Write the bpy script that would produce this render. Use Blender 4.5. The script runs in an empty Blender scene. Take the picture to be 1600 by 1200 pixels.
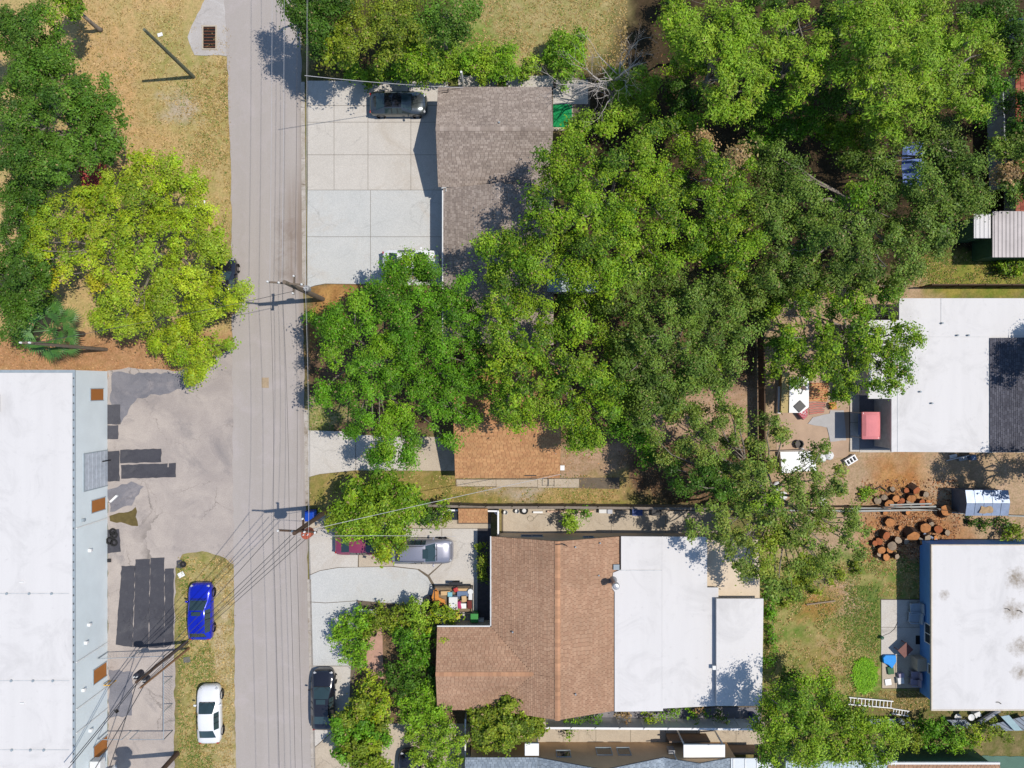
import bpy, math, random
import numpy as np
from mathutils import Vector, Matrix

random.seed(7)
rng = np.random.default_rng(11)
SC = bpy.context.scene
COL = SC.collection
PI = math.pi

# ---------------------------------------------------------------- camera, light
CAM_H = 57.0            # metres above the ground, looking straight down
FPX = 1109.0            # focal length in pixels of a 1600 px wide frame
cam_d = bpy.data.cameras.new('camera'); cam = bpy.data.objects.new('camera', cam_d); COL.objects.link(cam)
cam.location = (0, 0, CAM_H); cam.rotation_euler = (0, 0, 0)
cam_d.sensor_width = 36.0; cam_d.lens = 36.0 * FPX / 1600.0; cam_d.clip_end = 3000.0
SC.camera = cam

SUN_EL, SUN_AZ = math.radians(62.0), math.radians(85.2)     # azimuth clockwise from +Y
world = bpy.data.worlds.new('World'); SC.world = world; world.use_nodes = True
wn = world.node_tree.nodes; wn.clear()
sky = wn.new('ShaderNodeTexSky'); sky.sky_type = 'NISHITA'; sky.sun_disc = False
sky.sun_elevation = SUN_EL; sky.sun_rotation = SUN_AZ; sky.air_density = 1.0; sky.dust_density = 0.2; sky.ozone_density = 2.5
bg = wn.new('ShaderNodeBackground'); bg.inputs['Strength'].default_value = 0.15
wo = wn.new('ShaderNodeOutputWorld')
world.node_tree.links.new(sky.outputs[0], bg.inputs[0]); world.node_tree.links.new(bg.outputs[0], wo.inputs[0])
sun_d = bpy.data.lights.new('sun', 'SUN'); sun_d.energy = 4.3; sun_d.angle = math.radians(0.5); sun_d.color = (1.0, 0.93, 0.845)
sun = bpy.data.objects.new('sun', sun_d); COL.objects.link(sun)
sv = Vector((math.cos(SUN_EL) * math.sin(SUN_AZ), math.cos(SUN_EL) * math.cos(SUN_AZ), math.sin(SUN_EL)))
sun.rotation_euler = sv.to_track_quat('Z', 'Y').to_euler(); sun.location = sv * 80
SC.view_settings.view_transform = 'Standard'; SC.view_settings.look = 'None'
SC.view_settings.exposure = -0.02; SC.view_settings.gamma = 1.0; SC.view_settings.use_curve_mapping = False
SC.render.engine = 'CYCLES'
SC.cycles.use_denoising = True
SC.cycles.max_bounces = 6; SC.cycles.diffuse_bounces = 2; SC.cycles.transmission_bounces = 3; SC.cycles.transparent_max_bounces = 4
SC.cycles.caustics_reflective = False; SC.cycles.caustics_refractive = False

# ---------------------------------------------------------------- coordinates
def G(px, py, z=0.0):
    """world x, y of the point at height z seen at photo pixel px, py"""
    s = (CAM_H - z) / FPX
    return ((px - 800.0) * s, (600.0 - py) * s)
def P(px, py, z=0.0):
    x, y = G(px, py, z); return (x, y, z)
M2 = CAM_H / FPX        # metres per pixel on the ground

# ---------------------------------------------------------------- materials
MATS = {}
def _new(name):
    m = bpy.data.materials.new(name); m.use_nodes = True
    nt = m.node_tree; nt.nodes.clear()
    o = nt.nodes.new('ShaderNodeOutputMaterial'); b = nt.nodes.new('ShaderNodeBsdfPrincipled')
    nt.links.new(b.outputs[0], o.inputs[0])
    return m, nt, b, o
def rgb(c): return (c[0], c[1], c[2], 1.0)
def noise(nt, scale, detail=4.0, rough=0.6, vec=None, dist=0.0):
    n = nt.nodes.new('ShaderNodeTexNoise'); n.inputs['Scale'].default_value = scale
    n.inputs['Detail'].default_value = detail; n.inputs['Roughness'].default_value = rough
    n.inputs['Distortion'].default_value = dist
    if vec is not None: nt.links.new(vec, n.inputs['Vector'])
    return n
def ramp(nt, src, a, b, ca=(0, 0, 0), cb=(1, 1, 1)):
    r = nt.nodes.new('ShaderNodeValToRGB'); r.color_ramp.elements[0].position = a; r.color_ramp.elements[1].position = b
    r.color_ramp.elements[0].color = rgb(ca); r.color_ramp.elements[1].color = rgb(cb)
    nt.links.new(src, r.inputs[0]); return r.outputs[0]
def mix(nt, fac, a, b, mode='MIX'):
    n = nt.nodes.new('ShaderNodeMix'); n.data_type = 'RGBA'; n.blend_type = mode
    for s, v in ((n.inputs[0], fac), (n.inputs[6], a), (n.inputs[7], b)):
        if isinstance(v, (int, float)): s.default_value = v
        elif isinstance(v, tuple): s.default_value = rgb(v)
        else: nt.links.new(v, s)
    return n.outputs[2]
def mat(name, c, rough=0.8, var=0.25, scale=3.0, fine=0.12, fscale=40.0, metal=0.0, spec=0.35, c2=None, bump=0.0, vcol=False, coat=0.0):
    """general procedural surface: broad tone drift, fine grain, optional second colour and relief"""
    if name in MATS: return MATS[name]
    m, nt, b, o = _new(name)
    tc = nt.nodes.new('ShaderNodeTexCoord'); v = tc.outputs['Object']
    c2 = c2 or tuple(max(0, x * (1 - var)) for x in c)
    n1 = noise(nt, scale, 5, 0.65, v); col = mix(nt, ramp(nt, n1.outputs['Fac'], 0.35, 0.7), c, c2)
    if fine:
        n2 = noise(nt, fscale, 3, 0.7, v)
        g = ramp(nt, n2.outputs['Fac'], 0.3, 0.7, (1 - fine,) * 3, (1 + fine,) * 3)
        col = mix(nt, 1.0, col, g, 'MULTIPLY')
    if vcol:
        a = nt.nodes.new('ShaderNodeVertexColor'); a.layer_name = 'col'
        col = mix(nt, 1.0, col, a.outputs['Color'], 'MULTIPLY')
    nt.links.new(col, b.inputs['Base Color'])
    b.inputs['Roughness'].default_value = rough; b.inputs['Metallic'].default_value = metal
    b.inputs['Specular IOR Level'].default_value = spec
    if coat: b.inputs['Coat Weight'].default_value = coat; b.inputs['Coat Roughness'].default_value = 0.03
    if bump:
        bp = nt.nodes.new('ShaderNodeBump'); bp.inputs['Strength'].default_value = bump; bp.inputs['Distance'].default_value = 0.03
        n3 = noise(nt, fscale * 0.7, 4, 0.7, v); nt.links.new(n3.outputs['Fac'], bp.inputs['Height']); nt.links.new(bp.outputs[0], b.inputs['Normal'])
    MATS[name] = m; return m

def leaf_mat(name, trans=0.12):
    if name in MATS: return MATS[name]
    m, nt, b, o = _new(name)
    a = nt.nodes.new('ShaderNodeVertexColor'); a.layer_name = 'col'
    b.inputs['Roughness'].default_value = 0.5; b.inputs['Specular IOR Level'].default_value = 0.22
    nt.links.new(a.outputs['Color'], b.inputs['Base Color'])
    t = nt.nodes.new('ShaderNodeBsdfTranslucent')
    tcol = mix(nt, 1.0, a.outputs['Color'], (1.25, 1.25, 0.5), 'MULTIPLY')
    nt.links.new(tcol, t.inputs['Color'])
    ms = nt.nodes.new('ShaderNodeMixShader'); ms.inputs[0].default_value = trans
    nt.links.new(b.outputs[0], ms.inputs[1]); nt.links.new(t.outputs[0], ms.inputs[2]); nt.links.new(ms.outputs[0], o.inputs[0])
    MATS[name] = m; return m

def crack_mat(name, c, c2, patch, crack=0.5, cscale=0.35, scale=0.4):
    """weathered pavement: drifting tone, darker patches, aggregate speckle, cracks"""
    if name in MATS: return MATS[name]
    m, nt, b, o = _new(name)
    v = nt.nodes.new('ShaderNodeTexCoord').outputs['Object']
    col = mix(nt, ramp(nt, noise(nt, scale, 6, 0.7, v, 0.4).outputs['Fac'], 0.35, 0.65), c, c2)
    col = mix(nt, ramp(nt, noise(nt, scale * 0.55, 7, 0.72, v, 1.0).outputs['Fac'], 0.53, 0.72), col, patch)
    col = mix(nt, ramp(nt, noise(nt, 1.7, 6, 0.8, v, 0.3).outputs['Fac'], 0.62, 0.76), col, tuple(x * 0.80 for x in c2))
    col = mix(nt, ramp(nt, noise(nt, 4.5, 3, 0.6, v).outputs['Fac'], 0.74, 0.80), col, tuple(x * 0.62 for x in c2))
    sp = ramp(nt, noise(nt, 14.0, 4, 0.8, v).outputs['Fac'], 0.32, 0.68, (0.82,) * 3, (1.15,) * 3)
    col = mix(nt, 1.0, col, sp, 'MULTIPLY')
    vo = nt.nodes.new('ShaderNodeTexVoronoi'); vo.feature = 'DISTANCE_TO_EDGE'; vo.inputs['Scale'].default_value = cscale
    wob = noise(nt, 1.2, 4, 0.7, v)
    vv = nt.nodes.new('ShaderNodeVectorMath'); vv.operation = 'MULTIPLY_ADD'; nt.links.new(wob.outputs['Color'], vv.inputs[0])
    vv.inputs[1].default_value = (1.2, 1.2, 0); nt.links.new(v, vv.inputs[2]); nt.links.new(vv.outputs[0], vo.inputs['Vector'])
    ck = ramp(nt, vo.outputs['Distance'], 0.0, 0.014, (1, 1, 1), (0, 0, 0))
    gate = ramp(nt, noise(nt, 0.25, 3, 0.6, v).outputs['Fac'], 0.45, 0.6)
    fac = mix(nt, 1.0, ck, gate, 'MULTIPLY'); fac = mix(nt, 1.0, fac, (crack,) * 3, 'MULTIPLY')
    col = mix(nt, fac, col, tuple(x * 0.3 for x in c))
    nt.links.new(col, b.inputs['Base Color']); b.inputs['Roughness'].default_value = 0.9; b.inputs['Specular IOR Level'].default_value = 0.2
    MATS[name] = m; return m

# ---------------------------------------------------------------- objects
def tag(o, label, cat, group=None, kind=None):
    if label: o['label'] = label
    if cat: o['category'] = cat
    if group: o['group'] = group
    if kind: o['kind'] = kind
    return o
def thing(name, label, cat, loc=(0, 0, 0), rz=0.0, group=None):
    o = bpy.data.objects.new(name, None); COL.objects.link(o)
    o.location = loc; o.rotation_euler = (0, 0, rz); o.empty_display_size = 0.3
    return tag(o, label, cat, group)
ROOTLOC = {}
def base_of(p):
    v = Vector((0, 0, 0))
    while p is not None:
        v = v + Vector(p.location); p = p.parent
    return v

class MB:
    def __init__(self): self.V = []; self.F = []; self.M = []; self.C = []
    def add(self, vs, fs, mi=0, col=(1, 1, 1)):
        n = len(self.V); self.V.extend(vs)
        for f in fs:
            self.F.append([i + n for i in f]); self.M.append(mi); self.C.append(col)
        return self
    def box(self, c, s, rz=0.0, mi=0, col=(1, 1, 1), taper=1.0):
        hx, hy, hz = s[0] / 2, s[1] / 2, s[2] / 2; cs, sn = math.cos(rz), math.sin(rz)
        vs = []
        for z, k in ((-hz, 1.0), (hz, taper)):
            for x, y in ((-hx, -hy), (hx, -hy), (hx, hy), (-hx, hy)):
                x *= k; y *= k
                vs.append((c[0] + x * cs - y * sn, c[1] + x * sn + y * cs, c[2] + z))
        return self.add(vs, [(3, 2, 1, 0), (4, 5, 6, 7), (0, 1, 5, 4), (1, 2, 6, 5), (2, 3, 7, 6), (3, 0, 4, 7)], mi, col)
    def bx(self, x0, x1, y0, y1, z0, z1, mi=0, col=(1, 1, 1)):
        return self.box(((x0 + x1) / 2, (y0 + y1) / 2, (z0 + z1) / 2), (abs(x1 - x0), abs(y1 - y0), abs(z1 - z0)), 0, mi, col)
    def prism(self, poly, z0, z1, mi=0, col=(1, 1, 1)):
        a = sum(poly[i][0] * poly[(i + 1) % len(poly)][1] - poly[(i + 1) % len(poly)][0] * poly[i][1] for i in range(len(poly)))
        if a < 0: poly = poly[::-1]
        n = len(poly)
        vs = [(x, y, z0) for x, y in poly] + [(x, y, z1) for x, y in poly]
        fs = [tuple(range(n - 1, -1, -1)), tuple(range(n, 2 * n))] + [(i, (i + 1) % n, n + (i + 1) % n, n + i) for i in range(n)]
        return self.add(vs, fs, mi, col)
    def sheet(self, poly, z, mi=0, col=(1, 1, 1)):
        a = sum(poly[i][0] * poly[(i + 1) % len(poly)][1] - poly[(i + 1) % len(poly)][0] * poly[i][1] for i in range(len(poly)))
        if a < 0: poly = poly[::-1]
        return self.add([(x, y, z) for x, y in poly], [tuple(range(len(poly)))], mi, col)
    def tube(self, pts, rad, n=6, mi=0, col=(1, 1, 1), cap=True):
        pts = [Vector(p) for p in pts]
        if isinstance(rad, (int, float)): rad = [rad] * len(pts)
        vs = []
        for i, p in enumerate(pts):
            d = (pts[min(i + 1, len(pts) - 1)] - pts[max(i - 1, 0)])
            d = d.normalized() if d.length > 1e-9 else Vector((0, 0, 1))
            a = d.orthogonal().normalized() if abs(d.z) < 0.99 else Vector((1, 0, 0))
            b = d.cross(a).normalized(); a = b.cross(d)
            for k in range(n):
                t = 2 * PI * k / n; q = p + (a * math.cos(t) + b * math.sin(t)) * rad[i]; vs.append(tuple(q))
        fs = []
        for i in range(len(pts) - 1):
            for k in range(n):
                fs.append((i * n + k, i * n + (k + 1) % n, (i + 1) * n + (k + 1) % n, (i + 1) * n + k))
        if cap: fs.append(tuple(range(n - 1, -1, -1))); fs.append(tuple((len(pts) - 1) * n + k for k in range(n)))
        return self.add(vs, fs, mi, col)
    def cyl(self, c, r, z0, z1, n=14, mi=0, col=(1, 1, 1), r2=None):
        r2 = r if r2 is None else r2
        vs = [(c[0] + r * math.cos(2 * PI * k / n), c[1] + r * math.sin(2 * PI * k / n), z0) for k in range(n)] + \
             [(c[0] + r2 * math.cos(2 * PI * k / n), c[1] + r2 * math.sin(2 * PI * k / n), z1) for k in range(n)]
        return self.add(vs, [tuple(range(n - 1, -1, -1)), tuple(range(n, 2 * n))] + [(k, (k + 1) % n, n + (k + 1) % n, n + k) for k in range(n)], mi, col)
    def lathe(self, c, prof, n=16, mi=0, axis='Z', col=(1, 1, 1)):
        vs = []
        for r, h in prof:
            for k in range(n):
                t = 2 * PI * k / n; a, b = r * math.cos(t), r * math.sin(t)
                vs.append((c[0] + a, c[1] + b, c[2] + h) if axis == 'Z' else ((c[0] + h, c[1] + a, c[2] + b) if axis == 'X' else (c[0] + b, c[1] + h, c[2] + a)))
        fs = [(i * n + k, i * n + (k + 1) % n, (i + 1) * n + (k + 1) % n, (i + 1) * n + k) for i in range(len(prof) - 1) for k in range(n)]
        return self.add(vs, fs, mi, col)
    def quad(self, a, b, c, d, mi=0, col=(1, 1, 1)): return self.add([a, b, c, d], [(0, 1, 2, 3)], mi, col)
    def build(self, name, mats, parent=None, smooth=False, local=False, label=None, bevel=0.0):
        me = bpy.data.meshes.new(name)
        off = Vector((0, 0, 0)) if (local or parent is None) else base_of(parent)
        if off.length: V = [(x - off.x, y - off.y, z - off.z) for x, y, z in self.V]
        else: V = self.V
        used = sorted({i for f in self.F for i in f})
        if len(used) < len(V):
            mp = {j: k for k, j in enumerate(used)}; V = [V[j] for j in used]; self.F = [[mp[i] for i in f] for f in self.F]
        me.from_pydata(V, [], self.F); me.update()
        mats = mats if isinstance(mats, (list, tuple)) else [mats]
        for m in mats: me.materials.append(m)
        if len(mats) > 1: me.polygons.foreach_set('material_index', self.M)
        if any(c != (1, 1, 1) for c in self.C):
            at = me.color_attributes.new('col', 'FLOAT_COLOR', 'CORNER'); arr = []
            for f, c in zip(self.F, self.C): arr.extend([c[0], c[1], c[2], 1.0] * len(f))
            at.data.foreach_set('color', arr)
        if smooth: me.polygons.foreach_set('use_smooth', [True] * len(me.polygons))
        o = bpy.data.objects.new(name, me); COL.objects.link(o)
        if parent is not None: o.parent = parent
        if label: o['label'] = label
        if bevel:
            bm = o.modifiers.new('bevel', 'BEVEL'); bm.width = bevel; bm.segments = 2; bm.limit_method = 'ANGLE'
        return o
def centred(o):
    """move a top-level mesh's origin to the middle of its footprint"""
    me = o.data; n = len(me.vertices); a = np.empty(n * 3, np.float32); me.vertices.foreach_get('co', a); a = a.reshape(-1, 3)
    c = np.array([(a[:, 0].min() + a[:, 0].max()) / 2, (a[:, 1].min() + a[:, 1].max()) / 2, a[:, 2].min()], np.float32)
    a -= c; me.vertices.foreach_set('co', a.ravel()); me.update(); o.location = tuple(float(x) for x in c); return o
def solo(mb, name, mats, label, cat, group=None, smooth=False, bevel=0.0):
    return tag(centred(mb.build(name, mats, None, smooth, bevel=bevel)), label, cat, group)
def structure(mb, name, mats):
    o = mb.build(name, mats); o['kind'] = 'structure'; return o
def dup(root, loc, rz=None, label=None, group=None):
    r = root.copy(); COL.objects.link(r); r.location = loc
    if rz is not None: r.rotation_euler = (0, 0, rz)
    if label: r['label'] = label
    if group: r['group'] = group
    for ch in list(root.children):
        c = ch.copy(); COL.objects.link(c); c.parent = r
        for g in list(ch.children):
            d = g.copy(); COL.objects.link(d); d.parent = c
    return r
def gpoly(pts, z=0.0): return [G(x, y, z) for x, y in pts]
def rough(poly, step=0.5, amp=0.12, seed=1):
    r = random.Random(seed); out = []
    n = len(poly)
    for i in range(n):
        a, b = Vector(poly[i]), Vector(poly[(i + 1) % n]); d = b - a; k = max(1, int(d.length / step))
        nn = Vector((-d.y, d.x)).normalized() if d.length > 0 else Vector((0, 0))
        for j in range(k):
            p = a + d * (j / k) + nn * (r.uniform(-amp, amp) if j else 0); out.append((p.x, p.y))
    return out
# smooth value noise in numpy, for ground colours and edges
_tab = rng.random((64, 64))
def vnoise(x, y, s):
    x = x * s; y = y * s; xi = np.floor(x).astype(int); yi = np.floor(y).astype(int); fx = x - xi; fy = y - yi
    fx = fx * fx * (3 - 2 * fx); fy = fy * fy * (3 - 2 * fy)
    a = _tab[xi % 64, yi % 64]; b = _tab[(xi + 1) % 64, yi % 64]; c = _tab[xi % 64, (yi + 1) % 64]; d = _tab[(xi + 1) % 64, (yi + 1) % 64]
    return (a * (1 - fx) + b * fx) * (1 - fy) + (c * (1 - fx) + d * fx) * fy
def fbm(x, y, s): return 0.5 * vnoise(x, y, s) + 0.3 * vnoise(x + 7.3, y + 1.7, s * 2.1) + 0.2 * vnoise(x + 3.1, y + 9.2, s * 4.3)
def numesh(name, V, F, mats, col=None, parent=None, smooth=False):
    """big mesh from arrays: V (n,3), F (m,k); col (n,3) per vertex"""
    me = bpy.data.meshes.new(name); k = F.shape[1]
    me.vertices.add(len(V)); me.vertices.foreach_set('co', np.ascontiguousarray(V, np.float32).ravel())
    me.loops.add(F.size); me.loops.foreach_set('vertex_index', np.ascontiguousarray(F, np.int32).ravel())
    me.polygons.add(len(F)); me.polygons.foreach_set('loop_start', np.arange(0, F.size, k, dtype=np.int32))
    if smooth: me.polygons.foreach_set('use_smooth', np.ones(len(F), bool))
    if col is not None:
        at = me.color_attributes.new('col', 'FLOAT_COLOR', 'POINT')
        at.data.foreach_set('color', np.concatenate([col, np.ones((len(col), 1))], 1).astype(np.float32).ravel())
    for m in (mats if isinstance(mats, (list, tuple)) else [mats]): me.materials.append(m)
    me.update(calc_edges=True)
    o = bpy.data.objects.new(name, me); COL.objects.link(o)
    if parent is not None: o.parent = parent
    return o
def soft(r, g, b, k=0.78, sat=0.80):
    m = 0.35 * r + 0.5 * g + 0.15 * b
    return lin(m + (r - m) * sat, m + (g - m) * sat, m + (b - m) * sat, k)
def lin(r, g, b, k=0.80):
    f = lambda u: (u / 255 / 12.92) if u <= 10 else ((u / 255 + 0.055) / 1.055) ** 2.4
    return (f(r) * k, f(g) * k, f(b) * k)

# ---------------------------------------------------------------- ground: one sheet, soil and turf tones per vertex, two zones darkened as painted canopy shade
ZONES = [  # photo-pixel outline, colour, second colour, feather in px   (later ones lie over earlier ones)
    ([(-80, -80), (365, -80), (365, 565), (180, 600), (-80, 600)], soft(212, 172, 112), soft(192, 168, 102), 14),
    ([(130, 20), (230, 60), (240, 300), (190, 300), (120, 120)], soft(216, 170, 108), soft(202, 166, 112), 30),
    ([(-80, 525), (190, 520), (360, 520), (350, 600), (170, 590), (-80, 590)], soft(200, 146, 98), soft(184, 130, 86), 10),
    ([(225, 30), (300, 30), (350, 90), (355, 420), (320, 250), (230, 160)], soft(200, 174, 112), soft(168, 158, 82), 22),
    ([(250, 150), (305, 160), (300, 190), (255, 180)], soft(200, 180, 160), soft(190, 170, 140), 12),
    ([(278, 862), (335, 862), (368, 905), (368, 1230), (276, 1230), (274, 890)], soft(190, 170, 108), soft(146, 142, 66), 8),
    ([(330, 900), (368, 900), (370, 1230), (335, 1230)], soft(205, 182, 140), soft(172, 155, 92), 14),
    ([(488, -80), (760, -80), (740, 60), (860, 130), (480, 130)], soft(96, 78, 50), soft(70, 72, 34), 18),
    ([(715, -80), (1010, -80), (985, 60), (880, 120), (690, 110)], soft(188, 168, 108), soft(156, 152, 80), 14),
    ([(660, 50), (760, 40), (800, 125), (660, 125)], soft(130, 160, 50), soft(90, 140, 30), 18),
    ([(985, -80), (1680, -80), (1680, 430), (860, 430), (880, 130), (960, 90)], soft(86, 68, 48), soft(62, 52, 36), 20),  # soil under the north-east trees, colour darkened to paint in their deep shade
    ([(1450, 398), (1680, 398), (1680, 462), (1410, 470), (1430, 420)], soft(170, 155, 66), soft(120, 140, 42), 10),
    ([(478, 440), (1190, 430), (1190, 800), (860, 760), (720, 660), (478, 690)], soft(128, 98, 74), soft(100, 76, 56), 10),  # litter brown, darkened so the gaps in the central canopy read as shade
    ([(488, 438), (560, 440), (540, 480), (478, 560)], soft(205, 150, 80), soft(170, 115, 60), 10),
    ([(478, 620), (560, 640), (520, 678), (478, 678)], soft(180, 165, 110), soft(150, 150, 70), 8),
    ([(478, 735), (720, 735), (960, 760), (970, 795), (560, 795), (478, 810)], soft(180, 150, 84), soft(128, 128, 50), 8),
    ([(860, 690), (985, 680), (970, 770), (880, 772)], soft(196, 158, 128), soft(175, 140, 106), 12),
    ([(740, 755), (880, 752), (960, 775), (800, 782)], soft(190, 172, 150), soft(178, 150, 110), 10),
    ([(850, 765), (980, 740), (985, 790), (840, 790)], soft(196, 160, 100), soft(150, 140, 64), 8),
    ([(1000, 600), (1185, 600), (1185, 700), (1000, 690)], soft(200, 162, 134), soft(180, 142, 112), 14),
    ([(1195, 440), (1440, 440), (1680, 700), (1680, 880), (1195, 880)], soft(200, 166, 132), soft(184, 150, 116), 10),
    ([(1370, 715), (1440, 720), (1450, 800), (1370, 780)], soft(206, 146, 82), soft(186, 120, 62), 18),
    ([(1345, 795), (1480, 795), (1530, 850), (1440, 855), (1400, 900), (1345, 880)], soft(202, 140, 88), soft(172, 112, 66), 16),
    ([(1180, 870), (1345, 860), (1440, 880), (1440, 1110), (1190, 1110)], soft(176, 160, 92), soft(104, 136, 44), 12),
    ([(1255, 1000), (1320, 990), (1330, 1050), (1270, 1090)], soft(184, 152, 104), soft(150, 140, 62), 14),
    ([(1315, 925), (1380, 905), (1378, 1020), (1350, 1010)], soft(96, 128, 48), soft(140, 145, 66), 12),
    ([(1285, 915), (1330, 905), (1340, 960), (1310, 965)], soft(204, 172, 144), soft(188, 152, 120), 14),
    ([(1240, 925), (1310, 925), (1300, 965), (1250, 965)], soft(190, 124, 66), soft(150, 132, 50), 12),
    ([(1330, 1030), (1368, 1030), (1366, 1078), (1340, 1078)], soft(108, 168, 18), soft(88, 150, 12), 5),
    ([(1400, 1075), (1680, 1105), (1680, 1190), (1190, 1190), (1200, 1115)], soft(150, 130, 84), soft(110, 112, 50), 10),
    ([(480, 940), (767, 960), (700, 1230), (500, 1230)], soft(140, 112, 84), soft(120, 96, 70), 10),
]
def build_ground():
    edge = np.arange(-46, 46.01, 0.25); out = np.array([-1500, -500, -160, -80, -56]); xs = np.concatenate([out, edge, -out[::-1]])
    ey = np.arange(-36, 36.01, 0.25); ys = np.concatenate([out, ey, -out[::-1]])
    X, Y = np.meshgrid(xs, ys); n = X.size
    px = X / M2 + 800; py = 600 - Y / M2
    jx = (fbm(X, Y, 0.9) - 0.5) * 40; jy = (fbm(X + 31, Y + 17, 0.9) - 0.5) * 40
    qx, qy = px + jx, py + jy
    nn = fbm(X + 3, Y - 8, 1.7); fine = fbm(X, Y, 5.0)
    def blend(c1, c2):
        t = np.clip((nn * 0.7 + fine * 0.5 - 0.45) * 3.2, 0, 1)[..., None]; return np.array(c1) * (1 - t) + np.array(c2) * t
    col = blend(soft(150, 132, 84), soft(120, 120, 62))
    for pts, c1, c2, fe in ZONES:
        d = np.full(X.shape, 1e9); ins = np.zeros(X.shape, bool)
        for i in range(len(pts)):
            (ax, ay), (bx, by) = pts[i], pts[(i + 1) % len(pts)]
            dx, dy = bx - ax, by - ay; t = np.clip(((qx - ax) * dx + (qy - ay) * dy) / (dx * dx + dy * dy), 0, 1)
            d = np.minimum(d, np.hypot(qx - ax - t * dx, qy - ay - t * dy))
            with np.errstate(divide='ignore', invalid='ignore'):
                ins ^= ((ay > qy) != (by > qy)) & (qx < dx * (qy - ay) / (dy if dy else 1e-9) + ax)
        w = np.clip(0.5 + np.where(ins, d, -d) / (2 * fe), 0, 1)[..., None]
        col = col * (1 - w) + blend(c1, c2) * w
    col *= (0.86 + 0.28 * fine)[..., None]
    Z = (fbm(X, Y, 0.6) - 0.5) * 0.03 - 0.03
    V = np.stack([X.ravel(), Y.ravel(), Z.ravel()], 1)
    ny, nx = X.shape; i = (np.arange(ny - 1)[:, None] * nx + np.arange(nx - 1)[None, :]).ravel()
    F = np.stack([i, i + 1, i + nx + 1, i + nx], 1)
    m, nt, b, o = _new('soil'); v = nt.nodes.new('ShaderNodeTexCoord').outputs['Object']
    a = nt.nodes.new('ShaderNodeVertexColor'); a.layer_name = 'col'
    g1 = ramp(nt, noise(nt, 7.0, 6, 0.75, v).outputs['Fac'], 0.3, 0.7, (0.66, 0.7, 0.6), (1.3, 1.27, 1.3))
    g2 = ramp(nt, noise(nt, 2.0, 4, 0.7, v, 0.6).outputs['Fac'], 0.35, 0.7, (0.9, 0.93, 0.84), (1.1, 1.06, 1.08))
    c = mix(nt, 1.0, mix(nt, 1.0, a.outputs['Color'], g1, 'MULTIPLY'), g2, 'MULTIPLY')
    nt.links.new(c, b.inputs['Base Color']); b.inputs['Roughness'].default_value = 0.95; b.inputs['Specular IOR Level'].default_value = 0.1
    bp = nt.nodes.new('ShaderNodeBump'); bp.inputs['Strength'].default_value = 0.6; bp.inputs['Distance'].default_value = 0.05
    nt.links.new(noise(nt, 11.0, 4, 0.75, v).outputs['Fac'], bp.inputs['Height']); nt.links.new(bp.outputs[0], b.inputs['Normal'])
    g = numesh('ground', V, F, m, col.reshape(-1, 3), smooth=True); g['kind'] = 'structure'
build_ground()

# ---------------------------------------------------------------- paving
def road_mat():
    m, nt, b, o = _new('road_asphalt'); v = nt.nodes.new('ShaderNodeTexCoord').outputs['Object']
    mp = nt.nodes.new('ShaderNodeMapping'); mp.inputs['Scale'].default_value = (1.0, 0.03, 1.0); nt.links.new(v, mp.inputs[0])
    band = noise(nt, 1.1, 4, 0.6, mp.outputs[0])
    col = mix(nt, ramp(nt, band.outputs['Fac'], 0.35, 0.65), lin(182, 174, 167), lin(177, 169, 162))
    col = mix(nt, ramp(nt, noise(nt, 0.5, 6, 0.7, v, 0.5).outputs['Fac'], 0.5, 0.75), col, lin(188, 179, 175))
    col = mix(nt, 1.0, col, ramp(nt, noise(nt, 16.0, 4, 0.8, v).outputs['Fac'], 0.3, 0.7, (0.88,) * 3, (1.1,) * 3), 'MULTIPLY')
    # oil and silt washed along the right hand edge below the driveway
    sx = nt.nodes.new('ShaderNodeSeparateXYZ'); nt.links.new(v, sx.inputs[0])
    def band_(sock, a0, a1, b0, b1):
        f = nt.nodes.new('ShaderNodeMapRange'); f.interpolation_type = 'SMOOTHSTEP'; f.inputs[1].default_value = a0; f.inputs[2].default_value = a1; nt.links.new(sock, f.inputs[0])
        h = nt.nodes.new('ShaderNodeMapRange'); h.interpolation_type = 'SMOOTHSTEP'; h.inputs[1].default_value = b1; h.inputs[2].default_value = b0; nt.links.new(sock, h.inputs[0])
        q = nt.nodes.new('ShaderNodeMath'); q.operation = 'MULTIPLY'; nt.links.new(f.outputs[0], q.inputs[0]); nt.links.new(h.outputs[0], q.inputs[1]); return q.outputs[0]
    def mul(a_, b_):
        q = nt.nodes.new('ShaderNodeMath'); q.operation = 'MULTIPLY'; nt.links.new(a_, q.inputs[0])
        if isinstance(b_, float): q.inputs[1].default_value = b_
        else: nt.links.new(b_, q.inputs[1])
        return q.outputs[0]
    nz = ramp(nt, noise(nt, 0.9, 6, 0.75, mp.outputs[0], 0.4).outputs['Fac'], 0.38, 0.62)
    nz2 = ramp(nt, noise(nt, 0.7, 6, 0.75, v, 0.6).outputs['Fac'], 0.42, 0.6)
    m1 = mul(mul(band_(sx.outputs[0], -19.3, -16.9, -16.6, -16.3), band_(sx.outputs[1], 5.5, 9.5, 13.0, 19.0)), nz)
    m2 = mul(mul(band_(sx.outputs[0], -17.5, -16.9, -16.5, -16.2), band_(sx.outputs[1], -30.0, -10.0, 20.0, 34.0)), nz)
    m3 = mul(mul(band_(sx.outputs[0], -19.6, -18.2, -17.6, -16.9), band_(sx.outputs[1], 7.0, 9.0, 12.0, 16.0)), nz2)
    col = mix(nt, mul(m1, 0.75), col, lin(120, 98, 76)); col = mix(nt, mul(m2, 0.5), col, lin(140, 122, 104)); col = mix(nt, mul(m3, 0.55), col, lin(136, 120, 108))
    nt.links.new(col, b.inputs['Base Color']); b.inputs['Roughness'].default_value = 0.9; b.inputs['Specular IOR Level'].default_value = 0.2
    return m
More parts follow.
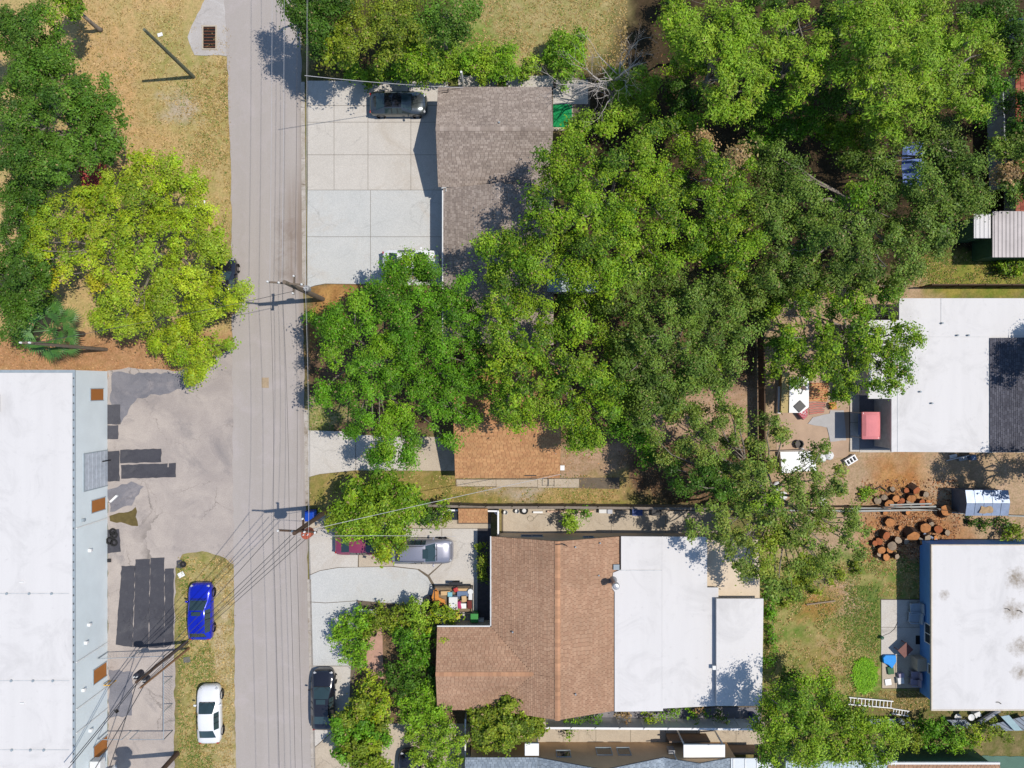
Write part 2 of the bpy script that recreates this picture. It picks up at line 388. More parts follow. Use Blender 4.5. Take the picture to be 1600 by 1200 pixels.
m_road = road_mat()
m_lot = crack_mat('old_asphalt', lin(192, 181, 171), lin(172, 162, 155), lin(144, 138, 136), 0.75, 0.32, 0.4)
m_lot2 = crack_mat('dark_asphalt', lin(140, 138, 142), lin(120, 120, 126), lin(160, 154, 154), 0.4, 0.5, 0.6)
m_conc = crack_mat('pale_concrete', lin(212, 206, 196), lin(204, 198, 188), lin(194, 184, 170), 0.35, 0.25, 0.35)
m_conc2 = crack_mat('white_concrete', lin(208, 208, 203), lin(201, 202, 198), lin(200, 194, 184), 0.3, 0.25, 0.5)
m_conc3 = crack_mat('tan_concrete', lin(204, 190, 168), lin(192, 178, 158), lin(180, 164, 142), 0.5, 0.3, 0.5)
m_joint = mat('joint_filler', lin(120, 108, 92), 0.95)
m_kerb = crack_mat('kerb_concrete', lin(200, 192, 182), lin(176, 166, 152), lin(140, 124, 104), 0.3, 0.6, 1.2)

RL = [(347, -400), (349, -20), (355, 92), (361, 300), (363, 560), (364, 700), (365, 880), (367, 1050), (369, 1230), (373, 1700)]
RR = [(466, -400), (469, -20), (471, 130), (473, 300), (475, 600), (479, 800), (483, 1000), (488, 1230), (497, 1700)]
structure(MB().sheet(rough(gpoly(RL + RR[::-1]), 0.6, 0.07, 3), 0.008), 'road', m_road)
lotp = [(168, 579), (200, 574), (280, 580), (330, 560), (366, 545), (368, 700), (369, 884), (352, 872), (316, 861), (285, 866), (274, 888), (273, 1010), (272, 1230), (272, 1500), (168, 1500)]
structure(MB().sheet(rough(gpoly(lotp), 0.45, 0.08, 4), 0.004), 'parking_lot', m_lot)
def patch(name, pts, m, z=0.012, seed=5, amp=0.06):
    return structure(MB().sheet(rough(gpoly(pts), 0.35, amp, seed), z), name, m)
patch('asphalt_patch', [(176, 582), (285, 584), (300, 600), (270, 612), (215, 622), (190, 660), (172, 660)], m_lot2, 0.009, 6, 0.15)
patch('asphalt_patch', [(168, 765), (205, 752), (225, 760), (206, 790), (172, 800)], m_lot2, 0.0095, 7, 0.12)
patch('asphalt_patch', [(170, 1046), (208, 1050), (206, 1118), (170, 1122)], m_lot2, 0.0095, 8, 0.1)
m_stain = mat('soil_stain', lin(128, 104, 78), 0.95, 0.35, 1.5)
m_moss = mat('moss', lin(112, 98, 58), 0.95, 0.35, 3)
patch('moss_patch', [(171, 806), (186, 801), (200, 800), (212, 792), (216, 822), (196, 818), (182, 817), (172, 814)], m_moss, 0.014, 9, 0.1)
0 and patch('stain', [(462, 310), (470, 300), (471, 430), (463, 438), (458, 380)], m_stain, 0.0115, 11, 0.1)
m_stain2 = mat('faint_stain', lin(160, 145, 130), 0.95, 0.2, 1.5)
0 and patch('stain', [(432, 330), (441, 315), (452, 330), (456, 420), (440, 436), (424, 425), (434, 380)], m_stain2, 0.0105, 10, 0.2)
patch('repair_patch', [(409, 590), (420, 590), (420, 606), (409, 606)], mat('sandy_patch', lin(188, 166, 136), 0.95), 0.0115, 12, 0.04)
# apron with the storm drain
structure(MB().sheet(rough(gpoly([(352, -60), (354.5, 88), (334, 86), (304, 86), (293, 58), (305, 30), (325, -10), (335, -60)]), 0.4, 0.06, 13), 0.006), 'pavement', crack_mat('grey_apron', lin(196, 190, 184), lin(186, 180, 174), lin(214, 212, 208), .3, .3, .6))
m_white = mat('white_paint', (0.78, 0.78, 0.76), 0.5, 0.06, 1.2, 0.05)
m_rust = mat('rusty_metal', lin(120, 72, 50), 0.8, 0.5, 4)
m_dark = mat('dark_void', (0.015, 0.013, 0.012), 0.9)
m_steel = mat('grey_steel', (0.32, 0.33, 0.35), 0.45, 0.2, 3, metal=0.6)
m_black = mat('black_plastic', (0.02, 0.02, 0.022), 0.5, 0.2)
x0, y0 = G(318, 76); x1, y1 = G(337, 42)
sd = thing('storm_drain', 'rusty storm drain grate in the concrete apron by the road', 'storm drain', ((x0 + x1) / 2, (y0 + y1) / 2, 0.01))
mb = MB(); mb.bx(x0 - .1, x1 + .1, y0 - .1, y0, .01, .06).bx(x0 - .1, x1 + .1, y1, y1 + .1, .01, .06).bx(x0 - .1, x0, y0, y1, .01, .06).bx(x1, x1 + .1, y0, y1, .01, .06)
mb.build('frame', m_conc3, sd); MB().bx(x0, x1, y0, y1, 0.009, 0.014).build('pit', m_dark, sd)
for k in range(7):
    yy = y0 + (y1 - y0) * (k + .5) / 7; MB().bx(x0, x1, yy - .035, yy + .035, .03, .055).build('grate_bar', m_rust, sd)
# kerb line on the right side of the road
for (a, b_) in (((473, 128), (475.5, 448)), ((478, 640), (480, 790)), ((483, 905), (490, 1225))):
    mb = MB(); n = 8
    for i in range(n):
        p = Vector(G(a[0] + (b_[0] - a[0]) * i / n, a[1] + (b_[1] - a[1]) * i / n)); q = Vector(G(a[0] + (b_[0] - a[0]) * (i + 1) / n, a[1] + (b_[1] - a[1]) * (i + 1) / n))
        d = (q - p).normalized(); w = 0.16
        p = p + d * 0.01; q = q - d * 0.01
        mb.prism([(p.x - w, p.y), (p.x + w, p.y), (q.x + w, q.y), (q.x - w, q.y)], 0.0, 0.035)
    structure(mb, 'kerb', m_kerb)

def slab_field(name, outline, slabs, z=0.02, base=None):
    """a concrete surface: joint-coloured bed with separate slabs on it"""
    bed = structure(MB().sheet(gpoly(outline), z - 0.016), name, base or m_joint)
    for pts, m in slabs:
        if len(pts) == 4 and not isinstance(pts[0], tuple):
            a, b, c, d = pts; g = 0.3; pts = [(a + g, b + g), (c - g, b + g), (c - g, d - g), (a + g, d - g)]
        MB().prism(gpoly(pts), 0.0, z).build('slab', m, bed)
    return bed
cs = []
ys_ = [126, 165, 191, 242, 297]; xs_ = [480, 522, 575, 642, 700]
for j in range(4):
    for i in range(4): cs.append(((xs_[i], ys_[j], xs_[i + 1], ys_[j + 1]), m_conc))
cs += [((480, 297, 579, 370), m_conc2), ((579, 297, 702, 370), m_conc2), ([(480.3, 370.3), (578.7, 370.3), (578.7, 444), (508, 443), (492, 446), (480.3, 450)], m_conc2), ((579, 370, 702, 446), m_conc2)]
slab_field('driveway', [(480, 126), (702, 126), (702, 446), (508, 444), (492, 447), (480, 451)], cs)
slab_field('driveway', [(479, 672), (534, 674), (560, 680), (712, 684), (712, 736), (560, 735), (500, 741), (481, 746)],
           [([(479.5, 672.5), (534, 674), (555.5, 679), (555.5, 734.6), (500, 740.5), (481, 745.5)], m_conc), ([(556.3, 679.5), (634, 681.5), (634, 735), (556.3, 734.8)], m_conc), ([(634.6, 681.5), (690, 683), (711.5, 683.5), (711.5, 735.5), (634.6, 735.2)], m_conc3)])
# big forecourt of the brown house
slab_field('driveway', [(481, 812), (500, 800), (767, 796), (767, 985), (690, 985), (690, 1000), (560, 960), (545, 1230), (492, 1230), (486, 1000)], [
    ([(481.5, 826), (560, 826), (560, 836), (559, 886), (530, 886), (500, 891), (483.5, 898)], m_conc),
    ([(481.5, 812), (500, 800.5), (640, 798), (640, 825.3), (481.5, 825.3)], m_conc3),
    ([(560.8, 826), (600, 826), (615, 884.5), (560.8, 885.6)], m_conc3),
    ([(600.6, 826), (690, 826), (690, 880), (669, 898), (655, 889), (616, 884.5)], m_conc),
    ([(640.8, 798), (714, 797), (714, 818.5), (767, 818.5), (767, 825.3), (640.8, 825.3)], m_conc3),
    ([(690.8, 826), (746, 826), (746, 985), (690.8, 985), (686, 925), (671, 899.5), (690.8, 881)], m_conc),
    ([(484, 899), (500, 892), (530, 887), (612, 885.5), (652, 890), (668, 902), (678, 920), (685.5, 945), (640, 945), (560, 938), (509, 941.5), (485.5, 940)], m_conc2),
    ([(485.6, 941), (509, 942.5), (558, 939), (566, 960), (548, 1040), (487.5, 1040)], m_conc2),
    ([(487.6, 1041), (548, 1041), (545, 1120), (490.5, 1168), (489.5, 1130)], m_conc),
    ([(490.6, 1169.5), (545, 1122), (545, 1229), (492, 1229)], m_conc3)])
slab_field('driveway', [(600, 1130), (735, 1130), (735, 1230), (590, 1230)], [([(600.5, 1130.5), (660, 1130.5), (655, 1229), (591, 1229)], m_conc3), ([(660.8, 1130.5), (734, 1130.5), (734, 1229), (656, 1229)], m_conc3)])
# walks and yards
def walk(outline_cells, m, z=0.02):
    return slab_field('walkway', outline_cells[0], [(c, m) for c in outline_cells[1]], z)
walk(([(716, 118), (870, 118), (870, 140), (716, 140)], [(716, 118, 768, 138), (768, 118, 820, 138), (820, 118, 869, 138)]), m_conc)
slab_field('patio', [(862, 124), (922, 124), (922, 205), (862, 205)], [((864, 125, 919, 163), m_conc), ((864, 163, 895, 204), m_conc3)])
walk(([(784, 793), (1130, 797), (1130, 840), (784, 838)], [(786, 795, 870, 838), (870, 796, 955, 839), (955, 797, 1040, 839), (1040, 798, 1128, 839)]), m_conc3)
walk(([(712, 748), (968, 746), (968, 764), (712, 760)], [(713, 749, 775, 760), (775, 749, 840, 761), (840, 748, 905, 762)]), m_conc3)
walk(([(838, 1126), (1196, 1126), (1196, 1166), (838, 1166)], [(840, 1127, 880, 1165), (880, 1127, 931, 1165), (931, 1127, 985, 1165), (985, 1127, 1040, 1165), (1040, 1127, 1088, 1165), (1088, 1127, 1150, 1165), (1150, 1127, 1195, 1165)]), m_conc3)
walk(([(855, 1106), (1190, 1103), (1190, 1125), (855, 1125)], [(856, 1107, 940, 1124.5), (940, 1107, 1030, 1124.5), (1030, 1106, 1110, 1124.5), (1110, 1105, 1189, 1124.5)]), m_lot2, 0.012)
slab_field('patio', [(1376, 936), (1440, 936), (1440, 1076), (1378, 1076)], [((1376.5, 937, 1438, 980), m_conc), ((1376.5, 980, 1438, 1024), m_conc), ((1378, 1024, 1399, 1075), m_conc3), ((1399, 1024, 1438, 1075), m_conc3)])
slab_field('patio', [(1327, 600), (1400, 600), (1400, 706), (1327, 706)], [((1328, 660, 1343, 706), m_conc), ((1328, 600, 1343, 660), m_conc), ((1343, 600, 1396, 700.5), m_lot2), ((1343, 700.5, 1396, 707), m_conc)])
slab_field('patio', [(1213, 575), (1300, 575), (1330, 640), (1325, 715), (1213, 715)], [])
for o in [o for o in COL.objects if o.name.startswith('patio')][-1:]:
    o.data.materials.clear(); o.data.materials.append(mat('packed_sand', lin(198, 170, 144), 0.95, 0.2, 0.8))
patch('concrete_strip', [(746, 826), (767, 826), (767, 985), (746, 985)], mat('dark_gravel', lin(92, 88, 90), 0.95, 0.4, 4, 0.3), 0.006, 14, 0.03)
# ---------------------------------------------------------------- roofs
def shingles(mb, o, u, v, poly, tones, exp=0.15, wid=0.31, lift=0.024, seed=1):
    """courses of separate tabs on the plane o + a*u + b*v (v points up the slope); poly in (a, b), convex"""
    r = random.Random(seed); o, u, v = Vector(o), Vector(u).normalized(), Vector(v).normalized(); n = u.cross(v)
    if n.z < 0: n = -n
    vmin = min(p[1] for p in poly); vmax = max(p[1] for p in poly); row = 0; b = vmin
    while b < vmax - 0.03:
        h = min(exp, vmax - b); mid = b + h / 2; xs = []
        for i in range(len(poly)):
            (a0, b0), (a1, b1) = poly[i], poly[(i + 1) % len(poly)]
            if (b0 > mid) != (b1 > mid): xs.append(a0 + (a1 - a0) * (mid - b0) / (b1 - b0))
        if len(xs) >= 2:
            s, e = min(xs), max(xs); a = s - (wid * 0.5 if row % 2 else 0) + r.uniform(-.03, .03); rowt = r.uniform(0.95, 1.05)
            while a < e - 0.02:
                w = wid * r.uniform(0.85, 1.15); a0 = max(a, s); a1 = min(a + w, e)
                if a1 - a0 > 0.03:
                    t = r.choice(tones); k = r.uniform(0.93, 1.06) * rowt; c = (t[0] * k, t[1] * k, t[2] * k); g = 0.013; jl = lift * r.uniform(0.6, 1.4)
                    p = [o + u * (a0 + g) + v * b + n * jl, o + u * (a1 - g) + v * b + n * jl, o + u * (a1 - g) + v * (b + h) + n * 0.004, o + u * (a0 + g) + v * (b + h) + n * 0.004,
                         o + u * (a0 + g) + v * b, o + u * (a1 - g) + v * b]
                    mb.add([tuple(q) for q in p], [(0, 1, 2, 3), (4, 5, 1, 0)], 0, c)
                a += w
        b += exp; row += 1
def plane_poly(o, u, v, pts):
    o, u, v = Vector(o), Vector(u).normalized(), Vector(v).normalized()
    return [((Vector(p) - o).dot(u), (Vector(p) - o).dot(v)) for p in pts]
m_sh = mat('shingle', (1.03, 1.03, 1.03), 0.92, 0.2, 0.33, 0.1, 30, vcol=True, spec=0.12)
m_gut = mat('white_gutter', (0.72, 0.72, 0.70), 0.45, 0.08, 2)
BROWN = [lin(189, 152, 124, .75), lin(185, 148, 120, .75), lin(182, 144, 117, .75), lin(192, 156, 128, .75)]
RIDGE = [lin(194, 148, 114, .77), lin(191, 145, 113, .77)]
ORANGE = [lin(204, 156, 110, .80), lin(198, 149, 104, .80), lin(192, 142, 100, .80)]
GREY = [lin(168, 154, 142, .82), lin(161, 147, 135, .82), lin(176, 162, 150, .82), lin(154, 140, 129, .82)]
BLUEG = [lin(150, 162, 172, .8), lin(140, 152, 163, .8), lin(160, 172, 182, .8)]
DARKG = [lin(92, 92, 100, .85), lin(84, 84, 92, .85), lin(100, 100, 108, .85)]
def roof_plane(parent_roof, mbs, mdeck, pts, u, tones, thick=0.09, seed=1, exp=0.15, wid=0.31):
    """pts: 3-D corners of one slope, first two along the eave; u: eave direction"""
    p0 = Vector(pts[0]); u = Vector(u).normalized()
    n = None
    for i in range(1, len(pts) - 1):
        n = (Vector(pts[i]) - p0).cross(Vector(pts[i + 1]) - p0)
        if n.length > 1e-6: break
    n.normalize()
    if n.z < 0: n = -n
    v = n.cross(u)
    if v.z < 0: v = -v
    k = len(pts); top = [Vector(p) for p in pts]; bot = [p - n * thick for p in top]
    mdeck.add([tuple(p) for p in top + bot], [tuple(range(k)), tuple(range(2 * k - 1, k - 1, -1))] + [(i, i + k, (i + 1) % k + k, (i + 1) % k) for i in range(k)])
    shingles(mbs, p0, u, v, plane_poly(p0, u, v, pts), tones, exp, wid, seed=seed)
def ridge(parent, a, b, tones, seed=2, w=0.16, step=0.3):
    r = random.Random(seed); a, b = Vector(a), Vector(b); d = (b - a); n = max(1, int(d.length / step)); d.normalize()
    s = Vector((-d.y, d.x, 0)).normalized(); mb = MB()
    for i in range(n):
        p = a + (b - a) * (i / n); q = a + (b - a) * ((i + 1) / n) + d * 0.03; t = r.choice(tones); k = r.uniform(.9, 1.2); c = (t[0] * k, t[1] * k, t[2] * k)
        z = Vector((0, 0, 1)); pt = [p + s * w - z * .02, p + z * .045, p - s * w - z * .02, q + s * w - z * .03, q + z * .03, q - s * w - z * .03]
        mb.add([tuple(x) for x in pt], [(0, 1, 4, 3), (1, 2, 5, 4)], 0, c)
    o = mb.build('ridge_cap', m_sh, parent); o['kind'] = 'stuff'; return o
def finish_roof(parent, deck, sh, name='roof', deckmat=None):
    t = sh.C[0]; deckmat = mat('roof_deck_%02d%02d' % (int(t[0] * 20), int(t[2] * 20)), (t[0] * .5, t[1] * .48, t[2] * .46), .9, .1)
    rf = deck.build(name, deckmat or mat('fascia_wood', (0.5, 0.42, 0.36), 0.7), parent)
    s = sh.build('shingles', m_sh, rf); s['kind'] = 'stuff'; return rf
def window(parent, c, w, h, axis, facing, m_frame, m_pane, panes=2):
    """window proud of a wall; axis 'x' = wall runs along x (faces +-y), 'y' = wall runs along y"""
    mb = MB(); t = 0.06; d = 0.05 * facing
    def bar(a0, a1, z0, z1, dd):
        if axis == 'x': mb.bx(c[0] + a0, c[0] + a1, c[1], c[1] + dd, c[2] + z0, c[2] + z1)
        else: mb.bx(c[0], c[0] + dd, c[1] + a0, c[1] + a1, c[2] + z0, c[2] + z1)
    bar(-w / 2, w / 2, h / 2 - t, h / 2, d); bar(-w / 2, w / 2, -h / 2, -h / 2 + t, d * 1.6)
    for k in range(panes + 1):
        a = -w / 2 + (w - t) * k / panes; bar(a, a + t, -h / 2 + t, h / 2 - t, d)
    f = mb.build('window', m_frame, parent); mb = MB()
    for k in range(panes):
        mb = MB(); a = -w / 2 + (w - t) * k / panes + t; b_ = -w / 2 + (w - t) * (k + 1) / panes
        bar(a, b_, -h / 2 + t, h / 2 - t, d * 0.4); mb.build('pane', m_pane, f)
    return f
m_glass = mat('dark_glass', (0.02, 0.03, 0.035), 0.08, 0.2, 2, 0, spec=0.6)
def membrane_mat(name, base, spots=()):
    """white roof coating with faint sheet laps, streaks, ponding grime and grit; spots: (x, y, radius) of heavy stains"""
    m, nt, b, o = _new(name); v = nt.nodes.new('ShaderNodeNewGeometry').outputs['Position']
    mp = nt.nodes.new('ShaderNodeMapping'); mp.inputs['Scale'].default_value = (0.9, 0.06, 1.0); nt.links.new(v, mp.inputs[0])
    col = mix(nt, ramp(nt, noise(nt, 1.2, 4, .6, mp.outputs[0]).outputs['Fac'], .4, .7), base, tuple(x * .955 for x in base))
    col = mix(nt, ramp(nt, noise(nt, .28, 6, .72, v, .8).outputs['Fac'], .50, .74), col, tuple(x * .80 for x in base))
    col = mix(nt, ramp(nt, noise(nt, 1.9, 6, .8, v, .5).outputs['Fac'], .60, .78), col, tuple(x * .74 for x in base))
    col = mix(nt, 1.0, col, ramp(nt, noise(nt, 18, 4, .8, v).outputs['Fac'], .3, .7, (.955,) * 3, (1.03,) * 3), 'MULTIPLY')
    for (x, y, rad) in spots:
        vm = nt.nodes.new('ShaderNodeVectorMath'); vm.operation = 'DISTANCE'; wob = noise(nt, 1.6, 5, .75, v)
        ad = nt.nodes.new('ShaderNodeVectorMath'); ad.operation = 'MULTIPLY_ADD'; nt.links.new(wob.outputs['Color'], ad.inputs[0]); ad.inputs[1].default_value = (rad * 1.6, rad * 1.6, 0)
        off = nt.nodes.new('ShaderNodeVectorMath'); off.operation = 'MULTIPLY_ADD'; nt.links.new(v, off.inputs[0]); off.inputs[1].default_value = (1, 1, 0); off.inputs[2].default_value = (-rad * .8, -rad * .8, 0)
        nt.links.new(off.outputs[0], ad.inputs[2]); nt.links.new(ad.outputs[0], vm.inputs[0]); vm.inputs[1].default_value = (x, y, 0)
        f1 = ramp(nt, vm.outputs['Value'], rad * .25, rad, (1, 1, 1), (0, 0, 0)); f1 = mix(nt, 1.0, f1, ramp(nt, noise(nt, 2.2, 6, .8, v).outputs['Fac'], .30, .62), 'MULTIPLY')
        col = mix(nt, mix(nt, 1.0, f1, (.9, .9, .9), 'MULTIPLY'), col, lin(140, 126, 106))
    nt.links.new(col, b.inputs['Base Color']); b.inputs['Roughness'].default_value = .75; b.inputs['Specular IOR Level'].default_value = .25
    return m
m_roofw = membrane_mat('white_roofing', (0.625, 0.608, 0.588))
m_roofs = membrane_mat('stained_roofing', (0.615, 0.598, 0.578), [G(1590, 906, 2.45) + (1.3,), G(1586, 900, 2.45) + (.7,), G(1584, 953, 2.45) + (1.2,), G(1594, 1010, 2.45) + (1.2,), G(1594, 1052, 2.45) + (.8,), G(1475, 930, 2.45) + (.5,)])
m_wallw = mat('pale_blue_render', (0.64, 0.70, 0.71), 0.8, 0.08, 0.6, 0.05, 20)
m_lead = mat('dark_flashing', (0.30, 0.35, 0.38), 0.6, 0.2, 3)

# ---------------------------------------------------------------- warehouse on the left
def warehouse():
    X = G(168, 0)[0]; zt = 4.25; yN = G(0, 580)[1]; yS = -52.0; xW = -62.0
    t = thing('warehouse', 'long white flat roofed warehouse along the parking lot with pale blue wall', 'warehouse', (X, -8, 0))
    MB().bx(xW, X, yS, yN, 0, zt - 0.06).build('wall', m_wallw, t)
    rf = MB().bx(xW, X - 0.17, yS, yN - 0.2, zt - 0.06, zt + 0.04).build('roof', m_roofw, t)
    MB().bx(X - 0.17, X + 0.02, yS, yN + .02, zt - 0.06, zt + 0.02).build('gutter', m_lead, rf)
    MB().bx(xW, X - .17, yN - 0.2, yN + .02, zt - 0.06, zt + 0.02).build('gutter', m_lead, rf)
    mb = MB(); y = yN - 0.6
    while y > -32:
        mb.box((X - 0.08, y, zt + 0.04), (0.07, 0.12, 0.06)); y -= 0.62
    b_ = mb.build('gutter_bolt', mat('dark_bolt', (0.10, 0.11, 0.12), 0.6), rf); b_['kind'] = 'stuff'
    for (py, xs) in ((927, (12, 47, 82)), (1063, (19, 53, 84)), (1171, (20, 49, 70))):
        y = G(0, py, zt)[1]; MB().bx(xW, X - 0.4, y - .035, y + .035, zt + 0.03, zt + 0.065).build('roof_seam', mat('seam_grey', (0.55, 0.56, 0.56), 0.7), rf)
        for xx in xs: MB().cyl(G(xx, py, zt), 0.09, zt + .04, zt + 0.16, 8).build('vent_cap', m_lead, rf)
    x, y = G(6, 630, zt); MB().box((x - 1.0, y, zt + .12), (1.5, 1.3, .2)).build('roof_hatch', mat('hatch_grey', (0.16, 0.16, 0.17), 0.6), rf)
    for (px_, py_) in ((35, 909), (36, 1098)):
        x, y = G(px_, py_, zt); MB().box((x, y, zt + .08), (.3, .1, .1)).build('vent_cap', m_gut, rf)
    def wall_pt(px_, py_):
        d = X * FPX / (px_ - 800.0); return (600 - py_) * d / FPX, CAM_H - d           # y, z on the wall plane
    m_board = mat('brown_board', lin(176, 112, 52), 0.6, 0.12, 2)
    for (a, b_, c, d) in ((141, 608, 161, 625), (142.5, 780, 164, 798), (145.5, 1041, 166, 1062), (146, 1158, 167, 1180)):
        y1, z1 = wall_pt(a, (b_ + d) / 2 + 1); y0, z0 = wall_pt(c, (b_ + d) / 2 - 1); hy = (d - b_) * 0.5 * M2; ym = (y1 + y0) / 2
        w = MB().bx(X, X + .03, ym - hy, ym + hy, z0, z1).build('window', m_board, t)
        MB().bx(X, X + .06, ym - hy - .06, ym - hy, z0 - .05, z1 + .05).bx(X, X + .06, ym + hy, ym + hy + .06, z0 - .05, z1 + .05).bx(X, X + .06, ym - hy, ym + hy, z1, z1 + .05).build('frame', m_lead, w)
    y1, z1 = wall_pt(131, 738); ya = wall_pt(131, 710)[0]; yb = wall_pt(131, 767)[0]
    dr = MB().bx(X, X + .05, yb - .08, yb, 0, z1).bx(X, X + .05, ya, ya + .08, 0, z1).bx(X, X + .08, yb - .08, ya + .08, z1, z1 + .1).build('roller_door', m_lead, t)
    for k in range(12):
        MB().bx(X, X + .02 + .015 * (k % 2), yb, ya, z1 * k / 12, z1 * (k + 1) / 12 - .012).build('slat', mat('door_grey', (0.46, 0.50, 0.55), 0.5), dr)
    for (px_, py_) in ((128, 813), (138, 976), (133, 1004), (129, 1078), (140, 1141), (139, 860)):
        y, z = wall_pt(px_, py_); f = MB().box((X + .1, y, z), (.2, .22, .22)).build('wall_lamp', m_white if py_ > 850 else m_lead, t)
        MB().box((X + .13, y, z - .13), (.12, .16, .05)).build('lens', m_glass, f)
    for (py_) in (816, 1026, 1100, 1137):
        y, z = wall_pt(117, py_ + 10); MB().tube([(X + .05, y, zt - .1), (X + .05, y, .05)], .05, 6).build('downspout', m_gut, t)
    MB().tube([(X + .3, wall_pt(150, 722)[0], .1), (X + .3, wall_pt(150, 722)[0], 1.2)], .05, 6).build('bollard', m_black, t)
warehouse()

# ---------------------------------------------------------------- north house, grey shingles
def north_house():
    t = thing('house', 'low house with grey brown shingle roof beside the wide concrete driveway', 'house', (-1.3, 15, 0), group=None)
    x0, x1 = -5.68, 3.05; yN, yS, yR = 22.8, 15.13, 18.97; ze, zr = 2.5, 4.25
    m_w = mat('cream_render', (0.55, 0.53, 0.48), 0.8)
    MB().bx(x0 + .35, x1 - .35, yS, yN - .35, 0, ze - .12).bx(-4.85, 2.8, 3.2, yS, 0, 2.1).build('wall', m_w, t)
    d, s = MB(), MB()
    roof_plane(None, s, d, [(x0, yN, ze), (x1, yN, ze), (x1, yR, zr), (x0, yR, zr)], (1, 0, 0), GREY, seed=3)
    roof_plane(None, s, d, [(x0, yS, ze), (x1, yS, ze), (x1, yR, zr), (x0, yR, zr)], (1, 0, 0), GREY, seed=4)
    rf = finish_roof(t, d, s); ridge(rf, (x0, yR, zr), (x1, yR, zr), GREY)
    # gable ends
    MB().add([(x0 + .36, yS + .1, ze - .12), (x0 + .36, yN - .4, ze - .12), (x0 + .36, yR, zr - .15), (x0 + .5, yS + .1, ze - .12), (x0 + .5, yN - .4, ze - .12), (x0 + .5, yR, zr - .15)], [(0, 2, 1), (3, 4, 5), (0, 3, 5, 2), (1, 2, 5, 4)]).build('gable', m_w, t)
    d, s = MB(), MB(); xw, xe, xr, z2, z3 = -5.3, 3.2, -1.0, 2.25, 3.7
    roof_plane(None, s, d, [(xw, yS - .02, z2), (xw, 3.0, z2), (xr, 3.0, z3), (xr, yS - .02, z3)], (0, 1, 0), GREY, seed=5)
    roof_plane(None, s, d, [(xe, yS - .02, z2), (xe, 3.0, z2), (xr, 3.0, z3), (xr, yS - .02, z3)], (0, 1, 0), GREY, seed=6)
    rf2 = finish_roof(t, d, s); ridge(rf2, (xr, 3.0, z3), (xr, yS, z3), GREY)
    MB().tube([(xw - .05, yS - .2, z2 - .02), (xw - .05, 3.0, z2 - .04)], .06, 6).build('gutter', m_gut, rf2)
    x, y = G(780, 193, 3.9); MB().cyl((x, y), .06, 3.4, 4.2, 8).build('vent_pipe', m_lead, rf)
    x, y = G(694, 142, 2.8); MB().tube([(x - .2, y - .15, 2.78), (x + .3, y - .1, 2.82), (x + .3, y + .2, 2.7)], .03, 5).build('vent_pipe', m_black, rf)
    MB().tube([G(690, 294, 2.4) + (2.42,), G(697, 293, 2.4) + (2.42,), G(697, 299, 2.4) + (2.4,)], .05, 6).build('downspout', m_gut, t)
    window(t, (x0 + .34, 20.8, 1.4), 1.5, 1.1, 'y', -1, m_white, m_glass)
    x, y = G(785, 130, .4); a = thing('air_conditioner', 'grey air conditioner unit on the walk behind the grey roofed house', 'air conditioner', (x, y, .02))
    MB().box((x, y, .4), (.9, .55, .75)).build('cabinet', m_steel, a, bevel=.03)
    MB().lathe((x + .12, y, .78), [(.24, 0), (.24, .03), (.05, .045), (.0, .045)], 14).build('fan_grille', m_black, a)
    x, y = G(724, 134, 0); p = MB().tube([(x, y, 0), (x, y, 1.0), (x + .01, y, 2.55)], .09, 8)
    solo(p, 'vent_post', m_white, 'thin white post standing at the hedge behind the house', 'post')
north_house()
x, y = G(879, 181, 0); solo(MB().box((x, y, .035), (1.5, 1.85, .02)), 'green_mat', mat('green_turf', lin(20, 150, 84, .8), .9, .15, 6), 'bright green turf mat on the patio by the grey roofed house', 'mat')

# ---------------------------------------------------------------- small brown house under the trees
def small_house():
    t = thing('house', 'small house with orange brown shingle roof half hidden under the large trees', 'house', (-.3, -4, 0))
    x0, x1 = G(711, 0, 2.4)[0], G(875, 0, 2.4)[0]; yS = G(0, 747, 2.4)[1]; yR, yN, ze, zr = -3.0, 1.2, 2.4, 3.9
    m_w = mat('tan_render', (0.45, 0.38, 0.30), 0.85)
    MB().bx(x0 + .3, x1 - .3, yS + .4, yN - .4, 0, ze - .1).build('wall', m_w, t)
    d, s = MB(), MB()
    roof_plane(None, s, d, [(x0, yS, ze), (x1, yS, ze), (x1, yR, zr), (x0, yR, zr)], (1, 0, 0), ORANGE, seed=7)
    roof_plane(None, s, d, [(x0, yN, ze), (x1, yN, ze), (x1, yR, zr), (x0, yR, zr)], (1, 0, 0), ORANGE, seed=8)
    rf = finish_roof(t, d, s); ridge(rf, (x0, yR, zr), (x1, yR, zr), ORANGE)
    MB().add([(x0 + .32, yS + .45, ze - .1), (x0 + .32, yN - .45, ze - .1), (x0 + .32, yR, zr - .2), (x0 + .45, yS + .45, ze - .1), (x0 + .45, yN - .45, ze - .1), (x0 + .45, yR, zr - .2)], [(0, 2, 1), (3, 4, 5), (0, 3, 5, 2), (1, 2, 5, 4)]).build('gable', m_w, t)
    x, y = G(868, 708, 2.9); MB().cyl((x, y), .05, 2.6, 3.1, 7).build('vent_pipe', m_lead, rf)
    MB().box(G(829, 743, 2.5) + (2.55,), (.9, .07, .05)).build('bracket', m_black, rf)
    x, y = G(878, 730); b = MB().box((x, y, .25), (.35, .4, .5))
    solo(b, 'utility_box', m_white, 'small white utility box at the corner of the orange roofed house', 'utility box', bevel=.02)
    x, y = G(860, 752); h = thing('stair_rail', 'small black metal handrail behind the orange roofed house', 'handrail', (x, y, 0))
    for dx in (-.25, .25):
        MB().tube([(x + dx, y + .25, 0), (x + dx, y + .25, .8), (x + dx, y - .3, .8), (x + dx, y - .3, 0)], .025, 5).build('rail', m_black, h)
small_house()

